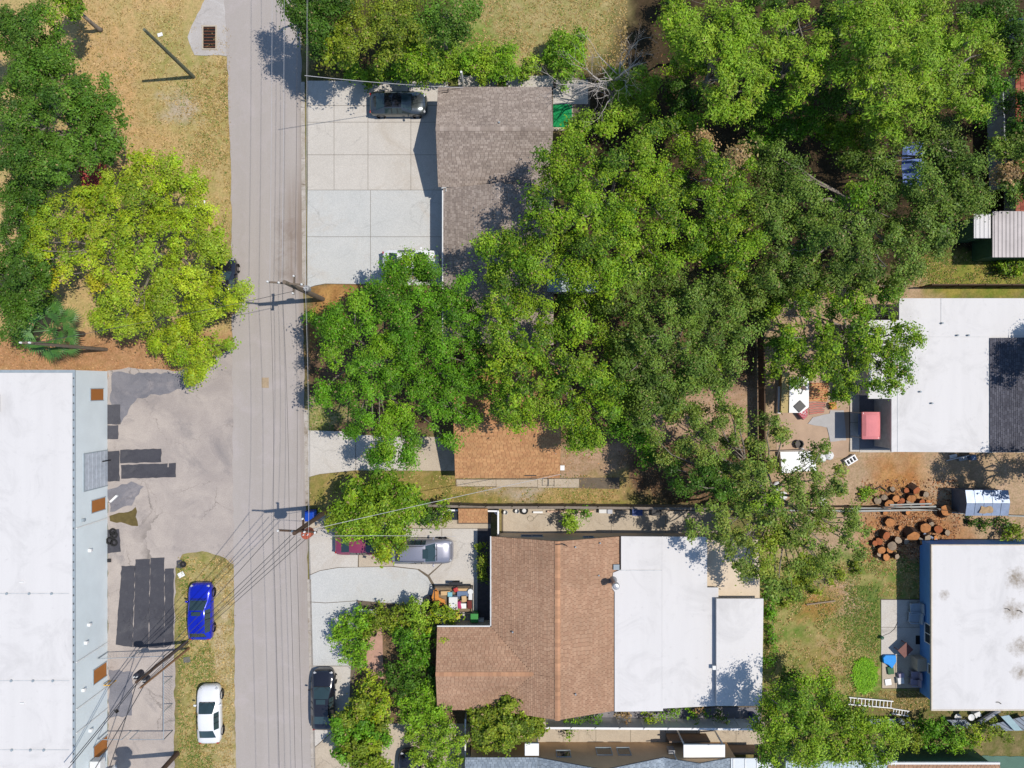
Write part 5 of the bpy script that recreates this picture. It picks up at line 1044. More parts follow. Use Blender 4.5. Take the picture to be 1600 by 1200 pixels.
# front yards
tree('citrus_tree', 'round glossy green tree covering the maroon car', 'tree', [(560, 772, 24), (595, 760, 24), (625, 775, 24), (635, 800, 22), (530, 800, 20), (520, 815, 12, 'olive'), (565, 805, 28), (600, 800, 28), (545, 830, 20), (580, 832, 24), (612, 828, 22), (590, 850, 18), (600, 862, 12, 'yellow'), (625, 848, 14, 'olive'), (540, 780, 16)], 5.2, 'mid', leaf=(.18, .11), csz=.5, dens=2.3)
shrub('small dark bush between the round glossy tree and garden shed', [(668, 798, 18, 'dark'), (658, 812, 14, 'dark'), (690, 800, 15, 'mid'), (695, 812, 13, 'olive'), (680, 818, 12, 'mid'), (655, 790, 14, 'green')], 2.8, 'mid')
for lab, lobes, z, p in [
    ('feathery bright green shrub beside the forecourt and the white bench frame', [(545, 980, 24), (530, 1000, 20), (560, 1005, 24), (545, 1025, 20), (565, 970, 18), (525, 985, 14), (560, 1040, 14)], 2.6, 'bright'),
    ('yellowish clipped shrub behind the white bench frame', [(590, 970, 20), (610, 975, 18), (575, 985, 16), (625, 965, 18), (640, 970, 18)], 2.2, 'olive'),
    ('tall lime shrub left of the black rubbish bags', [(655, 945, 14), (645, 960, 16), (655, 972, 16), (650, 990, 12)], 3.0, 'lime'),
    ('yellow green croton shrub below the loaded trailer', [(685, 958, 16), (700, 965, 14), (678, 970, 12), (705, 975, 10)], 2.4, 'yellow'),
    ('yellow tipped shrub leaning on the wing of the brown roof', [(690, 1000, 13), (695, 1012, 10), (668, 985, 10), (685, 1010, 10)], 3.0, 'yellow'),
    ('dense green shrub filling the corner before the brown wing', [(630, 1000, 20), (650, 1010, 22), (640, 1035, 22), (662, 1035, 16), (618, 985, 16), (660, 1000, 12)], 3.2, 'green'),
    ('dark leafy bush in front of the brown gable', [(610, 1060, 20), (640, 1062, 24), (670, 1058, 18), (680, 1070, 14), (625, 1080, 18)], 3.4, 'dark'),
    ('pale green bamboo like shrub at the brown roof corner', [(660, 1085, 26), (690, 1085, 20), (705, 1085, 10), (635, 1090, 24), (680, 1110, 24), (655, 1115, 24), (700, 1105, 10), (640, 1125, 18)], 3.6, 'bright'),
    ('loose pale shrub above the parked black car at the bottom edge', [(670, 1140, 22), (695, 1140, 18), (645, 1150, 18), (710, 1165, 18), (685, 1165, 20), (660, 1170, 20), (690, 1190, 18), (715, 1190, 12), (650, 1190, 14), (675, 1205, 20)], 3.4, 'lime'),
    ('yellow leaved bush beside the black sedan', [(575, 1065, 14), (590, 1080, 14), (560, 1085, 10), (600, 1095, 14)], 2.4, 'yellow')]:
    shrub(lab, lobes, z, p, group='garden shrubs before the brown house')
tree('mango_tree', 'yellow flushed round tree overlapping the rear of the black sedan', 'tree', [(560, 1110, 20, 'olive'), (585, 1115, 20, 'yellow'), (535, 1130, 20, 'olive'), (562, 1140, 24), (592, 1140, 20, 'olive'), (525, 1150, 16), (545, 1165, 22, 'olive'), (578, 1168, 24, 'yellow'), (600, 1160, 14), (560, 1190, 22, 'olive'), (585, 1192, 18, 'olive'), (535, 1188, 12)], 4.0, 'green', leaf=(.2, .12), csz=.42, dens=2.4)
tree('clipped_tree', 'rounded clipped tree against the south gable of the brown house', 'tree', [(790, 1110, 22), (765, 1120, 20), (815, 1118, 20), (830, 1128, 16), (790, 1138, 26), (760, 1148, 20), (818, 1142, 20), (785, 1165, 20), (755, 1168, 16), (808, 1160, 16), (742, 1130, 12), (838, 1140, 10)], 4.2, 'olive', csz=.45, leaf=(.2, .12), dens=2.4)
shrub('slim yellow green hedge plant by the dark gravel strip', [(750, 862, 9), (753, 878, 9), (752, 893, 9), (756, 905, 8)], 1.8, 'olive')
shrub('lime green shrub on the concrete side walk', [(892, 808, 12), (885, 818, 10), (900, 818, 9), (915, 806, 9, 'green'), (893, 826, 7)], 2.4, 'lime')
for lab, lobes, p in [('lime seedling row plant beneath the south gable', [(890, 1130, 11), (905, 1128, 11)], 'bright'), ('bright green plant behind the white fence left of centre', [(928, 1128, 14), (918, 1134, 9)], 'green'),
                      ('dry brown brush pile behind the white fence', [(978, 1122, 13), (970, 1118, 9)], 'brown'), ('yellow lime plant behind the white fence', [(1012, 1122, 12), (1022, 1128, 9)], 'yellow'),
                      ('small green plant right of the yellow lime plant', [(1036, 1122, 9)], 'bright'), ('narrow green plant at the middle of the white fence', [(1055, 1120, 9), (1056, 1112, 7)], 'bright'),
                      ('leafy plant with orange tips behind the white fence', [(1080, 1116, 11), (1088, 1126, 9, 'lime'), (1092, 1112, 6, 'brown')], 'bright'), ('shaded small plant below the lower white roof', [(1106, 1120, 8)], 'bright'), ('dull green plant near the blue barrel', [(1128, 1122, 11), (1135, 1132, 8)], 'grey'),
                      ('trailing green plant hanging over the white fence', [(893, 1146, 8), (900, 1140, 6), (888, 1152, 6)], 'mid')]:
    shrub(lab, lobes, 1.5, p, csz=.26, per=80, leaf=(.16, .09), group='plants along the white vinyl fence')
tree('leafy_tree', 'left one of two bright trees at the bottom right of the lawn', 'tree', [(1262, 1072, 18), (1245, 1095, 24), (1225, 1110, 22), (1260, 1115, 24), (1215, 1140, 24), (1245, 1140, 26), (1275, 1140, 24), (1215, 1170, 24), (1245, 1172, 24), (1275, 1175, 22), (1205, 1190, 16), (1260, 1195, 18), (1203, 1120, 14), (1198, 1150, 14)], 8.4, 'mid', csz=.5, fall=.12, dens=2.0)
tree('leafy_tree', 'right one of two bright trees, over the metal sheets and ladder', 'tree', [(1295, 1068, 14), (1300, 1090, 20), (1312, 1108, 20), (1300, 1135, 22), (1330, 1135, 24), (1360, 1130, 24), (1385, 1145, 20), (1305, 1165, 22), (1335, 1165, 24), (1368, 1162, 24), (1395, 1165, 20), (1325, 1190, 20), (1355, 1188, 20), (1385, 1188, 14), (1410, 1158, 14, 'lime'), (1310, 1190, 14)], 6.0, 'mid', csz=.5)
for lab, lobes, p in [('olive shrub at the left of the lower hedge', [(1420, 1152, 16), (1432, 1165, 14), (1425, 1140, 10)], 'olive'), ('dark leaved shrub in the lower hedge', [(1455, 1140, 18), (1470, 1155, 18), (1455, 1165, 16), (1478, 1135, 12)], 'green'),
                      ('green yellow shrub in the middle of the lower hedge', [(1500, 1152, 18), (1512, 1165, 14), (1495, 1168, 12), (1525, 1155, 16, 'yellow')], 'bright'), ('pale olive shrub at the right end of the lower hedge', [(1545, 1148, 16), (1560, 1140, 12), (1575, 1150, 12)], 'olive')]:
    shrub(lab, lobes, 2.4, p, group='shrubs in the lower right hedge')
shrub('round green shrub below the grey ribbed roof', [(1578, 415, 14), (1592, 412, 14), (1568, 422, 9), (1600, 425, 12)], 1.6, 'mid')
shrub('sparse green weeds beside the log pile', [(1545, 820, 10), (1570, 818, 10), (1590, 828, 10), (1520, 815, 9)], .9, 'dark')
shrub('yellowish bush above the blue house roof', [(1590, 835, 14, 'olive'), (1575, 842, 9, 'olive')], 1.4, 'olive')
shrub('spiky green weed clump before the blue house', [(1352, 775, 8), (1362, 768, 6)], .6, 'mid')
shrub('green creeping ground cover along the side of the lower white roof', [(1206, 908, 16), (1203, 935, 14), (1206, 960, 12), (1203, 985, 10), (1208, 1010, 10), (1203, 1035, 9), (1220, 925, 12)], .9, 'green')
shrub('olive undergrowth below the sprawling tree at the top of the lawn', [(1238, 918, 16), (1262, 908, 16), (1288, 893, 14, 'drab'), (1312, 898, 12), (1250, 935, 12, 'drab'), (1338, 888, 12), (1228, 945, 10), (1275, 925, 10)], .9, 'olive')
shrub('dark red leaved shrub at the edge of the dry lawn', [(1240, 1058, 12), (1228, 1070, 12), (1250, 1066, 10)], 2.2, 'dark')
tree('oak_tree', 'tree beyond the right edge shading the dark shingle roof of the east house', 'tree', [(1700, 545, 34), (1735, 520, 30), (1740, 565, 30), (1690, 580, 24), (1770, 545, 34), (1705, 515, 22)], 9.0, 'mid')
tree('oak_tree', 'tree beyond the right edge shading the sandy yard by the metal shed', 'tree', [(1650, 745, 26), (1680, 730, 30), (1690, 765, 28), (1725, 745, 32), (1720, 780, 26), (1760, 750, 30), (1655, 770, 16), (1700, 705, 22)], 8.2, 'mid')
print('leaves', STAT)
# ---------------------------------------------------------------- cars
m_carglass = mat('car_glass', (0.03, 0.055, 0.06), 0.04, 0.15, 1, 0, spec=0.7)
m_tyre = mat('tyre', (0.02, 0.02, 0.02), 0.9, .2, 6); m_rim = mat('rim', (.4, .4, .42), .35, .1, 5, metal=.8)
m_lamp = mat('lamp_glass', (.42, .43, .44), .15, .1, 5); m_tail = mat('tail_glass', (.35, .02, .02), .2, .1, 5); m_trim = mat('black_trim', (.018, .018, .02), .5, .2, 4)
def paint(name, c, rough=.28, metal=0.0): return mat(name, c, rough, .04, 1.0, .02, 60, metal=metal, spec=.5, coat=.8)
SED = [(-.5, .66, .60, .64, .50), (-.488, .83, .80, .88, .68), (-.455, .94, .90, .99, .78), (-.375, .985, .945, 1.03, .80), (-.22, 1, .955, 1.37, .665), (-.12, 1, .955, 1.44, .675), (.0, 1, .95, 1.45, .68), (.075, 1, .94, 1.41, .67), (.235, .99, .92, 1.02, .82), (.33, .975, .88, .965, .80), (.42, .935, .81, .885, .76), (.468, .84, .70, .77, .66), (.490, .70, .60, .65, .56), (.5, .50, .48, .52, .40)]
SUVS = [(-.5, .76, .70, .76, .62), (-.49, .90, .92, 1.0, .74), (-.465, .96, 1.0, 1.10, .78), (-.43, .975, 1.03, 1.16, .79), (-.335, .995, 1.04, 1.60, .70), (-.2, 1, 1.04, 1.67, .71), (-.05, 1, 1.03, 1.68, .71), (.07, 1, 1.02, 1.62, .70), (.22, .99, 1.0, 1.14, .82), (.33, .98, .97, 1.08, .80), (.425, .94, .90, .99, .77), (.47, .85, .78, .85, .68), (.491, .71, .64, .69, .56), (.5, .52, .50, .54, .42)]
def car(name, label, px, py, ang, L, Wd, prof, m_paint, cat='car', zscale=1.0, sunroof=None, rack=False, roofm=None, topm=None, group='parked cars'):
    x, y = G(px, py, .7); t = thing(name, label, cat, (x, y, .012), math.radians(ang), group)
    hw = Wd / 2; st = []
    for i, s in enumerate(prof):
        st.append(s)
    def ring(s):
        tx, w, zb, zt, wr = s; W = hw * w; zb *= zscale; zt *= zscale; X = tx * L
        half = [(W * .95, .24), (W * .99, .40), (W, .60 if zb > .66 else zb * .8), (W * .985, zb - .04), (W * .95, zb), (hw * wr, zt - .055), (hw * wr * .90, zt - .015), (hw * wr * .48, zt + .012)]
        pts = [(X, a, z) for a, z in half] + [(X, 0, zt + .018)] + [(X, -a, z) for a, z in half[::-1]]
        return pts
    R = [ring(s) for s in st]; n = len(R[0]); parts = {k: [] for k in ('body', 'windscreen', 'rear_window', 'wl', 'wr', 'roof')}
    for i in range(len(R) - 1):
        for j in range(n - 1):
            k = 'body'; a = j if j < 8 else n - 2 - j
            if i == 3 and a in (6, 7): k = 'rear_window'
            elif i == 7 and a in (6, 7): k = 'windscreen'
            elif a == 4 and i in (4, 5, 6): k = 'wl' if j < 8 else 'wr'
            elif topm and i in (4, 5, 6) and a in (6, 7): k = 'roof'
            parts[k].append((i, j))
    def emit(keys, inset=0.0, lift=0.0):
        mb = MB()
        for (i, j) in keys:
            mb.add([R[i][j], R[i + 1][j], R[i + 1][j + 1], R[i][j + 1]], [(0, 1, 2, 3)])
        return mb
    allv = [p for r_ in R for p in r_]
    mb = MB(); keep = parts['body']; mb.V = list(allv)
    for (i, j) in keep: mb.F.append([i * n + j, (i + 1) * n + j, (i + 1) * n + j + 1, i * n + j + 1]); mb.M.append(0); mb.C.append((1, 1, 1))
    mb.F.append(list(range(n))); mb.M.append(0); mb.C.append((1, 1, 1)); mb.F.append([(len(R) - 1) * n + k for k in range(n)][::-1]); mb.M.append(0); mb.C.append((1, 1, 1))
    mb.build('body', m_paint, t, smooth=True, local=True)
    def piece(keys, nm, m_, lab=None):
        if not keys: return
        mb = MB(); mb.V = list(allv)
        for (i, j) in keys: mb.F.append([i * n + j, (i + 1) * n + j, (i + 1) * n + j + 1, i * n + j + 1]); mb.M.append(0); mb.C.append((1, 1, 1))
        return mb.build(nm, m_, t, smooth=True, local=True, label=lab)
    piece(parts['windscreen'], 'windscreen', m_carglass); piece(parts['rear_window'], 'rear_window', m_carglass)
    piece(parts['wl'], 'side_window', m_carglass); piece(parts['wr'], 'side_window', m_carglass)
    if parts['roof']: piece(parts['roof'], 'roof', topm)
    zr = st[6][3] * zscale + .02
    if sunroof:
        MB().bx(sunroof[0] * L, sunroof[1] * L, -.36, .36, zr - .035, zr + .008).build('sunroof', m_carglass, t, local=True)
    if rack:
        for s in (-1, 1): MB().tube([(-.33 * L, s * hw * .63, zr - .05), (-.3 * L, s * hw * .62, zr + .03), (.02 * L, s * hw * .62, zr + .03), (.05 * L, s * hw * .63, zr - .06)], .022, 5).build('roof_rail', m_trim, t, local=True)
    # pillars over the side glass
    for s in (-1, 1):
        for f in (-.10, .0):
            i = 5 if f < -.05 else 6; W = hw * st[i][1] * .95; wr = hw * st[i][4]; MB().tube([(f * L, s * W, st[i][2] * zscale), (f * L, s * (wr + .005), st[i][3] * zscale - .05)], .03, 4).build('pillar', m_trim, t, local=True)
        m_ = MB(); m_.box((.185 * L, s * (hw + .09), .98 * zscale), (.13, .2, .13), s * -.25); m_.build('mirror', m_paint, t, local=True, bevel=.03)
        for f in (-.315, .315):
            w = MB().lathe((f * L, s * (hw - .19), .325), [(.0, -.11), (.31, -.11), (.325, -.07), (.325, .07), (.31, .115), (.22, .115)], 18, axis='Y').build('wheel', m_tyre, t, local=True)
            MB().lathe((f * L, s * (hw - .19), .325), [(.0, -.105 * -s + .012 * s), (.21, s * .105 + .012 * s), (.22, s * .09)], 14, axis='Y').build('rim', m_rim, w, local=True)
            MB().lathe((f * L, s * (hw - .20), .345), [(.37, -.1), (.39, .0), (.37, .225 * s), (.34, .226 * s)], 18, axis='Y').build('wheel_arch', m_trim, t, local=True)
        z = st[11][2] * zscale; MB().box((.452 * L, s * hw * .68, z + .06), (.16, .24, .08), s * -.5).build('headlight', m_lamp, t, local=True, bevel=.02)
        z = st[1][2] * zscale; MB().box((-.478 * L, s * hw * .66, z + .02), (.1, .36, .13), s * .28).build('tail_light', m_tail, t, local=True, bevel=.02)
    MB().box((.480 * L, 0, .5), (.12, hw * 1.15, .22)).build('grille', m_trim, t, local=True, bevel=.03)
    MB().box((-.484 * L, 0, .42), (.1, hw * 1.3, .2)).build('rear_bumper', m_trim, t, local=True, bevel=.03)
    # shut lines on the bonnet and boot
    z0 = st[8][3] * zscale; MB().box((.243 * L, 0, z0 + .012), (.05, hw * 1.35, .02)).build('wiper_cowl', m_trim, t, local=True)
    for s in (-1, 1): MB().tube([(.25 * L, s * .12, z0 + .03), (.19 * L, s * (.12 + .42), st[8][3] * zscale + .13)], .012, 4).build('wiper', m_trim, t, local=True)
    return t
car('parked_car', 'dark grey sedan facing the grey roofed house on the wide driveway', 622.5, 162, 0, 4.55, 1.85, SED, paint('gunmetal', (.10, .115, .12), .22, .7), topm=paint('black_roof', (.015, .015, .02), .1))
car('parked_car', 'white car half hidden under the tree edge on the wide driveway', 642, 409, 0, 4.5, 1.85, SED, paint('white_car', (.74, .75, .75)))
car('parked_car', 'maroon sedan under the round glossy tree', 568, 849, 0, 4.5, 1.78, SED, paint('maroon', lin(150, 62, 92, .9), .3, .2))
car('parked_van', 'silver grey minivan with dark sunroof beside the maroon sedan', 660, 861, 0, 4.9, 1.95, SUVS, paint('silver_blue', lin(170, 170, 180, .8), .3, .5), cat='minivan', sunroof=(.03, .115), rack=True)
car('parked_car', 'black sedan parked along the road in front of the garden shrubs', 505, 1093, 90, 4.75, 1.86, SED, paint('black_paint', (.012, .012, .018), .12), topm=paint('black_roof', (.015, .015, .02), .1), sunroof=(-.01, .07))
car('parked_car', 'bright blue hatchback with sunroof parked on the grass verge', 313.5, 955, 90, 4.45, 1.86, SUVS, paint('vivid_blue', (.004, .016, .46), .18, .25), zscale=.93, sunroof=(-.02, .05))
car('parked_car', 'white sedan with dark glass parked on the verge near the bottom edge', 327, 1116, 91, 4.55, 1.82, SED, paint('white_car', (.74, .75, .75)))
car('parked_car', 'dark car at the bottom edge beneath the loose pale shrub', 641, 1217, 90, 4.5, 1.84, SED, paint('black_paint', (.012, .012, .018)))
car('parked_car', 'black car nose showing under the big yellow green tree by the road', 352, 446, 90, 4.5, 1.8, SED, paint('black_paint', (.012, .012, .018)))
car('parked_car', 'dark car in deep shade at the upper right edge', 1612, 46, 0, 4.5, 1.8, SED, paint('dark_blue_paint', (.03, .04, .06)))

# ---------------------------------------------------------------- trailer and its load
def trailer():
    x0, y0 = G(680, 956, .6); x1, y1 = G(738, 916, .6); t = thing('trailer', 'small black utility trailer loaded with household junk on the forecourt', 'trailer', ((x0 + x1) / 2, (y0 + y1) / 2, 0)); m_ = mat('trailer_black', (.025, .025, .028), .5, .2, 4)
    MB().bx(x0, x1, y0, y1, .46, .54).build('bed', mat('bed_wood', lin(150, 130, 104), .9, .3, 4), t)
    for (a, b_, c, d) in ((x0, x1, y0 - .05, y0), (x0, x1, y1, y1 + .05), (x0 - .05, x0, y0 - .05, y1 + .05), (x1, x1 + .05, y0 - .05, y1 + .05)):
        MB().bx(a, b_, c, d, .42, .54).bx(a, b_, c, d, .86, .92).build('side_rail', m_, t)
    for xx in (x0, (x0 + x1) / 2, x1):
        for yy in (y0 - .03, y1 + .03): MB().bx(xx - .025, xx + .025, yy - .025, yy + .025, .54, .86).build('upright', m_, t)
    for yy, s in ((y1 + .2, 1), (y0 - .2, -1)):
        xm = (x0 + x1) / 2 + .15; w = MB().lathe((xm, yy, .32), [(0, -.09), (.3, -.09), (.32, 0), (.3, .09), (0, .09)], 16, axis='Y').build('wheel', m_tyre, t)
        MB().bx(xm - .4, xm + .4, yy - .13, yy + .13, .64, .68).bx(xm - .55, xm - .38, yy - .13, yy + .13, .5, .66).bx(xm + .38, xm + .55, yy - .13, yy + .13, .5, .66).build('fender', m_, t, bevel=.03)
    MB().tube([(x0, (y0 + y1) / 2, .45), (x0 - 1.0, (y0 + y1) / 2, .42)], .05, 6).build('tongue', m_, t)
    return x0, y0, x1, y1
trailer()
def at(px, py, z): return G(px, py, z)
def plain(name, label, cat, px, py, s, z, m_, rz=0, bevel=.02, group=None, top=None):
    x, y = G(px, py, z + s[2]); o = solo(MB().box((x, y, z + s[2] / 2), s, rz), name, m_, label, cat, group, bevel=bevel); return o
m_or = mat('orange_wood', lin(214, 140, 62, .85), .6, .25, 4); m_crd = mat('cardboard', lin(216, 180, 132, .85), .85, .15, 4); m_pale = mat('pale_plastic', (.66, .66, .64), .5, .1, 3); m_teal = mat('teal_plastic', lin(130, 190, 200, .85), .5, .1, 3); m_pink = mat('magenta_cloth', lin(190, 60, 110, .85), .8, .3, 6); m_redp = mat('red_plastic', lin(190, 60, 56, .85), .5, .2, 4); m_bl2 = mat('blue_grey_plastic', lin(110, 130, 160, .85), .5, .2, 3)
x, y = G(686, 936, 1.0); t = thing('wooden_chair', 'orange wooden chair lying in the trailer', 'chair', (x, y, .54))
MB().prism([(x - .5, y - .35), (x - .1, y - .6), (x + .5, y - .45), (x + .45, y - .1), (x - .05, y + .1), (x - .05, y + .55), (x - .45, y + .6), (x - .6, y + .1)], .8, .88).build('seat', m_or, t, bevel=.02)
for dx, dy in ((-.4, .4), (.35, -.3), (-.35, -.3), (-.1, .45)): MB().bx(x + dx - .03, x + dx + .03, y + dy - .03, y + dy + .03, .54, .8).build('leg', m_or, t)
MB().tube([(x - .45, y + .6, .85), (x - .25, y + .78, .9), (x - .1, y + .55, .86)], .05, 6).build('backrest', m_or, t)
plain('box', 'pale wooden board box beside the orange chair in the trailer', 'box', 696, 927, (.75, .32, .3), .55, m_crd, .05)
plain('box', 'teal plastic crate in the trailer load', 'box', 703, 929, (.36, .36, .4), .55, m_teal)
plain('box', 'large white carton with a centre seam in the trailer', 'box', 708, 943, (.68, 1.0, .42), .55, m_pale)
plain('box', 'grey slatted crate along the far rail of the trailer', 'box', 723, 928, (.9, .4, .3), .55, m_bl2)
plain('box', 'pale striped plank bundle against the top rail of the trailer', 'plank bundle', 724, 921.5, (1.1, .2, .2), .55, m_crd)
plain('box', 'orange cardboard box in the trailer load', 'box', 725, 936, (.36, .46, .5), .55, m_crd, .1)
plain('box', 'white picture frame board beside the magenta cloth', 'board', 724, 947, (.44, .4, .3), .55, m_white)
plain('box', 'dark blue low box in the middle of the trailer load', 'box', 714, 933, (.6, .3, .2), .55, mat('navy', (.05, .07, .11), .6))
plain('box', 'magenta bundle of cloth in the trailer', 'bundle', 717.5, 946, (.32, .6, .34), .55, m_pink, .2, .08)
plain('bucket', 'red plastic tub near the trailer wheel', 'tub', 712, 922, (.36, .34, .35), .55, m_redp, .4, .06)
plain('box', 'white bin at the far corner of the trailer', 'bin', 735, 933, (.3, .45, .4), .55, m_pale)
plain('box', 'dark red toolbox at the end of the trailer', 'toolbox', 733.5, 945, (.36, .66, .35), .55, mat('dark_red', lin(120, 46, 40, .8), .6, .3, 5), .05, .04)
x, y = G(735, 925, 1.0); solo(MB().cyl((x, y), .22, .55, .95, 14), 'bucket', m_pale, 'round white bucket at the corner of the trailer', 'bucket')
for k, (px_, py_, r_, z_, lab) in enumerate(((671, 938, .42, .62, 'bulging black rubbish bag against the trailer'), (667, 949, .4, .5, 'black rubbish bag nearest the lime shrub'), (676, 947, .3, .45, 'small black rubbish bag between two larger bags'))):
    x, y = G(px_, py_, .3); rr = random.Random(k); pr = [(0.02, 0)] + [(r_ * math.sin(a) * rr.uniform(.9, 1.08), z_ * (1 - math.cos(a)) / 2) for a in (.8, 1.3, 1.8, 2.3, 2.75)] + [(.05, z_), (.07, z_ + .1)]
    solo(MB().lathe((x, y, .02), pr, 11), 'rubbish_bag', mat('black_bag', (.03, .03, .034), .35, .3, 6), lab, 'rubbish bag', 'rubbish bags beside the trailer', smooth=True)
def wheelie(label, px, py, m_, rz=0, s=1.0, group='wheelie bins'):
    x, y = G(px, py, 1.0); t = thing('wheelie_bin', label, 'bin', (x, y, .02), rz, group)
    MB().box((0, 0, .48 * s), (.52 * s, .62 * s, .92 * s), taper=1.12).build('body', m_, t, local=True, bevel=.02)
    MB().box((0, .0, .98 * s), (.64 * s, .74 * s, .07 * s), taper=.9).build('lid', m_, t, local=True, bevel=.025)
    MB().tube([(-.24 * s, .4 * s, .95 * s), (.24 * s, .4 * s, .95 * s)], .02, 6).build('handle', m_trim, t, local=True)
    for sx in (-1, 1): MB().lathe((sx * .27 * s, .3 * s, .1), [(0, -.03), (.1, -.03), (.1, .03), (0, .03)], 12, axis='X').build('wheel', m_tyre, t, local=True)
wheelie('bright green wheelie bin between the trailer and the brown roof', 741, 966, mat('green_bin', lin(70, 150, 76, .85), .45, .1, 2), 0)
wheelie('yellow lidded bin half under the croton shrub', 713, 963, mat('yellow_bin', lin(214, 180, 84, .85), .5, .1, 2), .1, .85)
wheelie('deep blue wheelie bin at the road edge below the utility pole', 484, 806, mat('blue_bin', (.008, .06, .40), .35, .1, 2), 0, 1.15)
plain('box', 'white grey meter box behind the green wheelie bin', 'meter box', 751, 970, (.5, .2, .5), .02, m_pale)
# bench frame at the forecourt
x, y = G(574, 953.5); t = thing('bench', 'white slatted bench at the edge of the garden shrubs', 'bench', (x, y, 0))
for k in range(4): MB().bx(x - .8, x + .8, y - .22 + k * .12, y - .14 + k * .12, .42, .45).build('slat', m_white, t)
for dx in (-.7, .7): MB().bx(x + dx - .04, x + dx + .04, y - .22, y + .22, 0, .42).build('leg', m_white, t)
patch('brick_path', [(574, 966), (596, 966), (600, 1060), (572, 1060)], mat('pink_paver', lin(200, 160, 140), .95, .2, 2), 0.01, 21, .03)
x, y = G(588, 975, .5); t = thing('wooden_chair', 'small wooden garden chair between the garden shrubs', 'chair', (x, y, 0)); m_ = mat('blond_wood', lin(222, 190, 140, .85), .7, .2, 4)
MB().bx(x - .25, x + .25, y - .25, y + .25, .42, .47).build('seat', m_, t); MB().bx(x - .25, x + .25, y + .22, y + .27, .47, .95).build('backrest', m_, t)
for dx in (-.22, .22):
    for dy in (-.22, .22): MB().bx(x + dx - .025, x + dx + .025, y + dy - .025, y + dy + .025, 0, .42).build('leg', m_, t)
x, y = G(584, 990, .4); solo(MB().lathe((x, y, 0), [(.16, 0), (.24, .3), (.26, .4), (.2, .4), (.18, .3)], 14), 'plant_pot', m_black, 'dark plant pot on the pink garden path', 'plant pot')
# ---------------------------------------------------------------- black mats on the parking lot
m_mat = crack_mat('black_roll', (.070, .070, .080), (.056, .056, .066), (.105, .103, .108), .5, .6, .9); m_mat2 = crack_mat('grey_roll', (.085, .085, .095), (.07, .07, .08), (.13, .125, .12), .5, .7, 1.2)
def mat_sheet(label, pts, m_=None, z=.02, cat='rubber mat', group='black roll strips laid on the parking lot'):
    return solo(MB().prism(rough(gpoly(pts), 0.3, .04, int(pts[0][0])), .006, z), 'rubber_mat', m_ or m_mat, label, cat, group)
mat_sheet('short black strip on the lot, upper of the two running out from the roller door', [(188, 703), (252, 701), (252, 722), (188, 724)])
mat_sheet('long black strip with a notch, lower of the two running out from the roller door', [(189, 726.5), (262, 724), (261.5, 730), (264, 730), (264, 724), (275, 723), (275, 745.5), (189.5, 748)])
mat_sheet('black square mat directly before the roller door', [(164, 705), (186.5, 704), (187, 752), (164, 752)])
mat_sheet('upper black mat against the warehouse wall below the brown window', [(166, 632), (188, 632), (188.5, 663), (166.5, 663)], m_mat2)
mat_sheet('lower black mat against the warehouse wall, tail of the upper mat', [(167, 664.5), (185, 664), (184.5, 686), (168, 686)], m_mat2)
for k, (lab, pts) in enumerate([('first long black strip of the four strip field, nearest the warehouse', [(190, 884), (211, 884), (207, 1011), (181, 1007)]), ('second long black strip of the four strip field', [(211.8, 874), (234.5, 873.5), (231.8, 1012), (207.8, 1011)]),
                                ('third long black strip of the four strip field', [(235.5, 871.5), (257.3, 871), (256.3, 1012), (232.6, 1012)]), ('fourth and shortest black strip of the field, beside the grass', [(258, 888.5), (272, 888), (271, 1006), (257, 1012)])]): mat_sheet(lab, pts)
mat_sheet('ragged black mat with four old tyres on it', [(163, 828), (186, 826.5), (189, 862), (167, 865)])
mat_sheet('small black rubber mat by the grass corner of the lot', [(276, 876), (284, 874), (291, 884), (283, 888), (276, 887)])
for k, (px_, py_) in enumerate(((176, 831), (178, 836), (171, 845), (178, 848))):
    x, y = G(px_, py_, .1); o = solo(MB().lathe((x, y, .03), [(.16, .0), (.27, .0), (.3, .06), (.27, .16), (.18, .16), (.16, .08), (.16, .0)], 16), 'tyre', m_tyre, ['topmost old tyre on the ragged black mat', 'old tyre second from the top on the ragged black mat', 'old tyre nearest the wall on the ragged black mat', 'lowest old tyre on the ragged black mat'][k], 'tyre', 'old tyres on the black mat', smooth=True)
x, y = G(286, 882, .1); solo(MB().lathe((x, y, .03), [(.12, 0), (.24, 0), (.26, .06), (.23, .15), (.14, .15), (.12, 0)], 14), 'tyre', m_tyre, 'old tyre on the small mat by the grass corner', 'tyre', smooth=True)
plain('box', 'small black drain box at the foot of the warehouse wall', 'drain box', 170, 876, (.28, .28, .12), .0, m_black)
plain('drain_cover', 'small square drain cover on the lower parking bay', 'drain cover', 182, 1111, (.3, .3, .02), .01, m_dark, .6, 0)
plain('utility_cover', 'grey utility cover in the grass verge near the leaning pole', 'utility cover', 292, 1031, (.55, .45, .03), -.01, mat('cover_grey', lin(120, 118, 112), .9), .1, 0)
x, y = G(175, 780, .4); solo(MB().box((x, y, .14), (.75, .16, .2), .75), 'white_panel', m_white, 'white plank leaning at the warehouse foot below the door', 'plank', bevel=.01)
plain('paper', 'white sheet of paper blowing on the grass corner', 'paper', 283, 898, (.5, .4, .01), .0, m_white, .5, 0)
plain('debris', 'white scrap lying at the foot of the wooden pole top in the dry lawn', 'scrap', 250, 54, (.4, .28, .03), .0, m_white, .3, 0)
x, y = G(176, 1064, .3); solo(MB().tube([(x - .35, y - .1, .0), (x - .35, y - .1, .9), (x + .1, y - .1, .9), (x + .1, y - .1, 0)], .05, 8), 'bollard_hoop', mat('yellow_paint', lin(220, 170, 60, .85), .5), 'yellow hoop guard at the warehouse wall', 'guard rail')
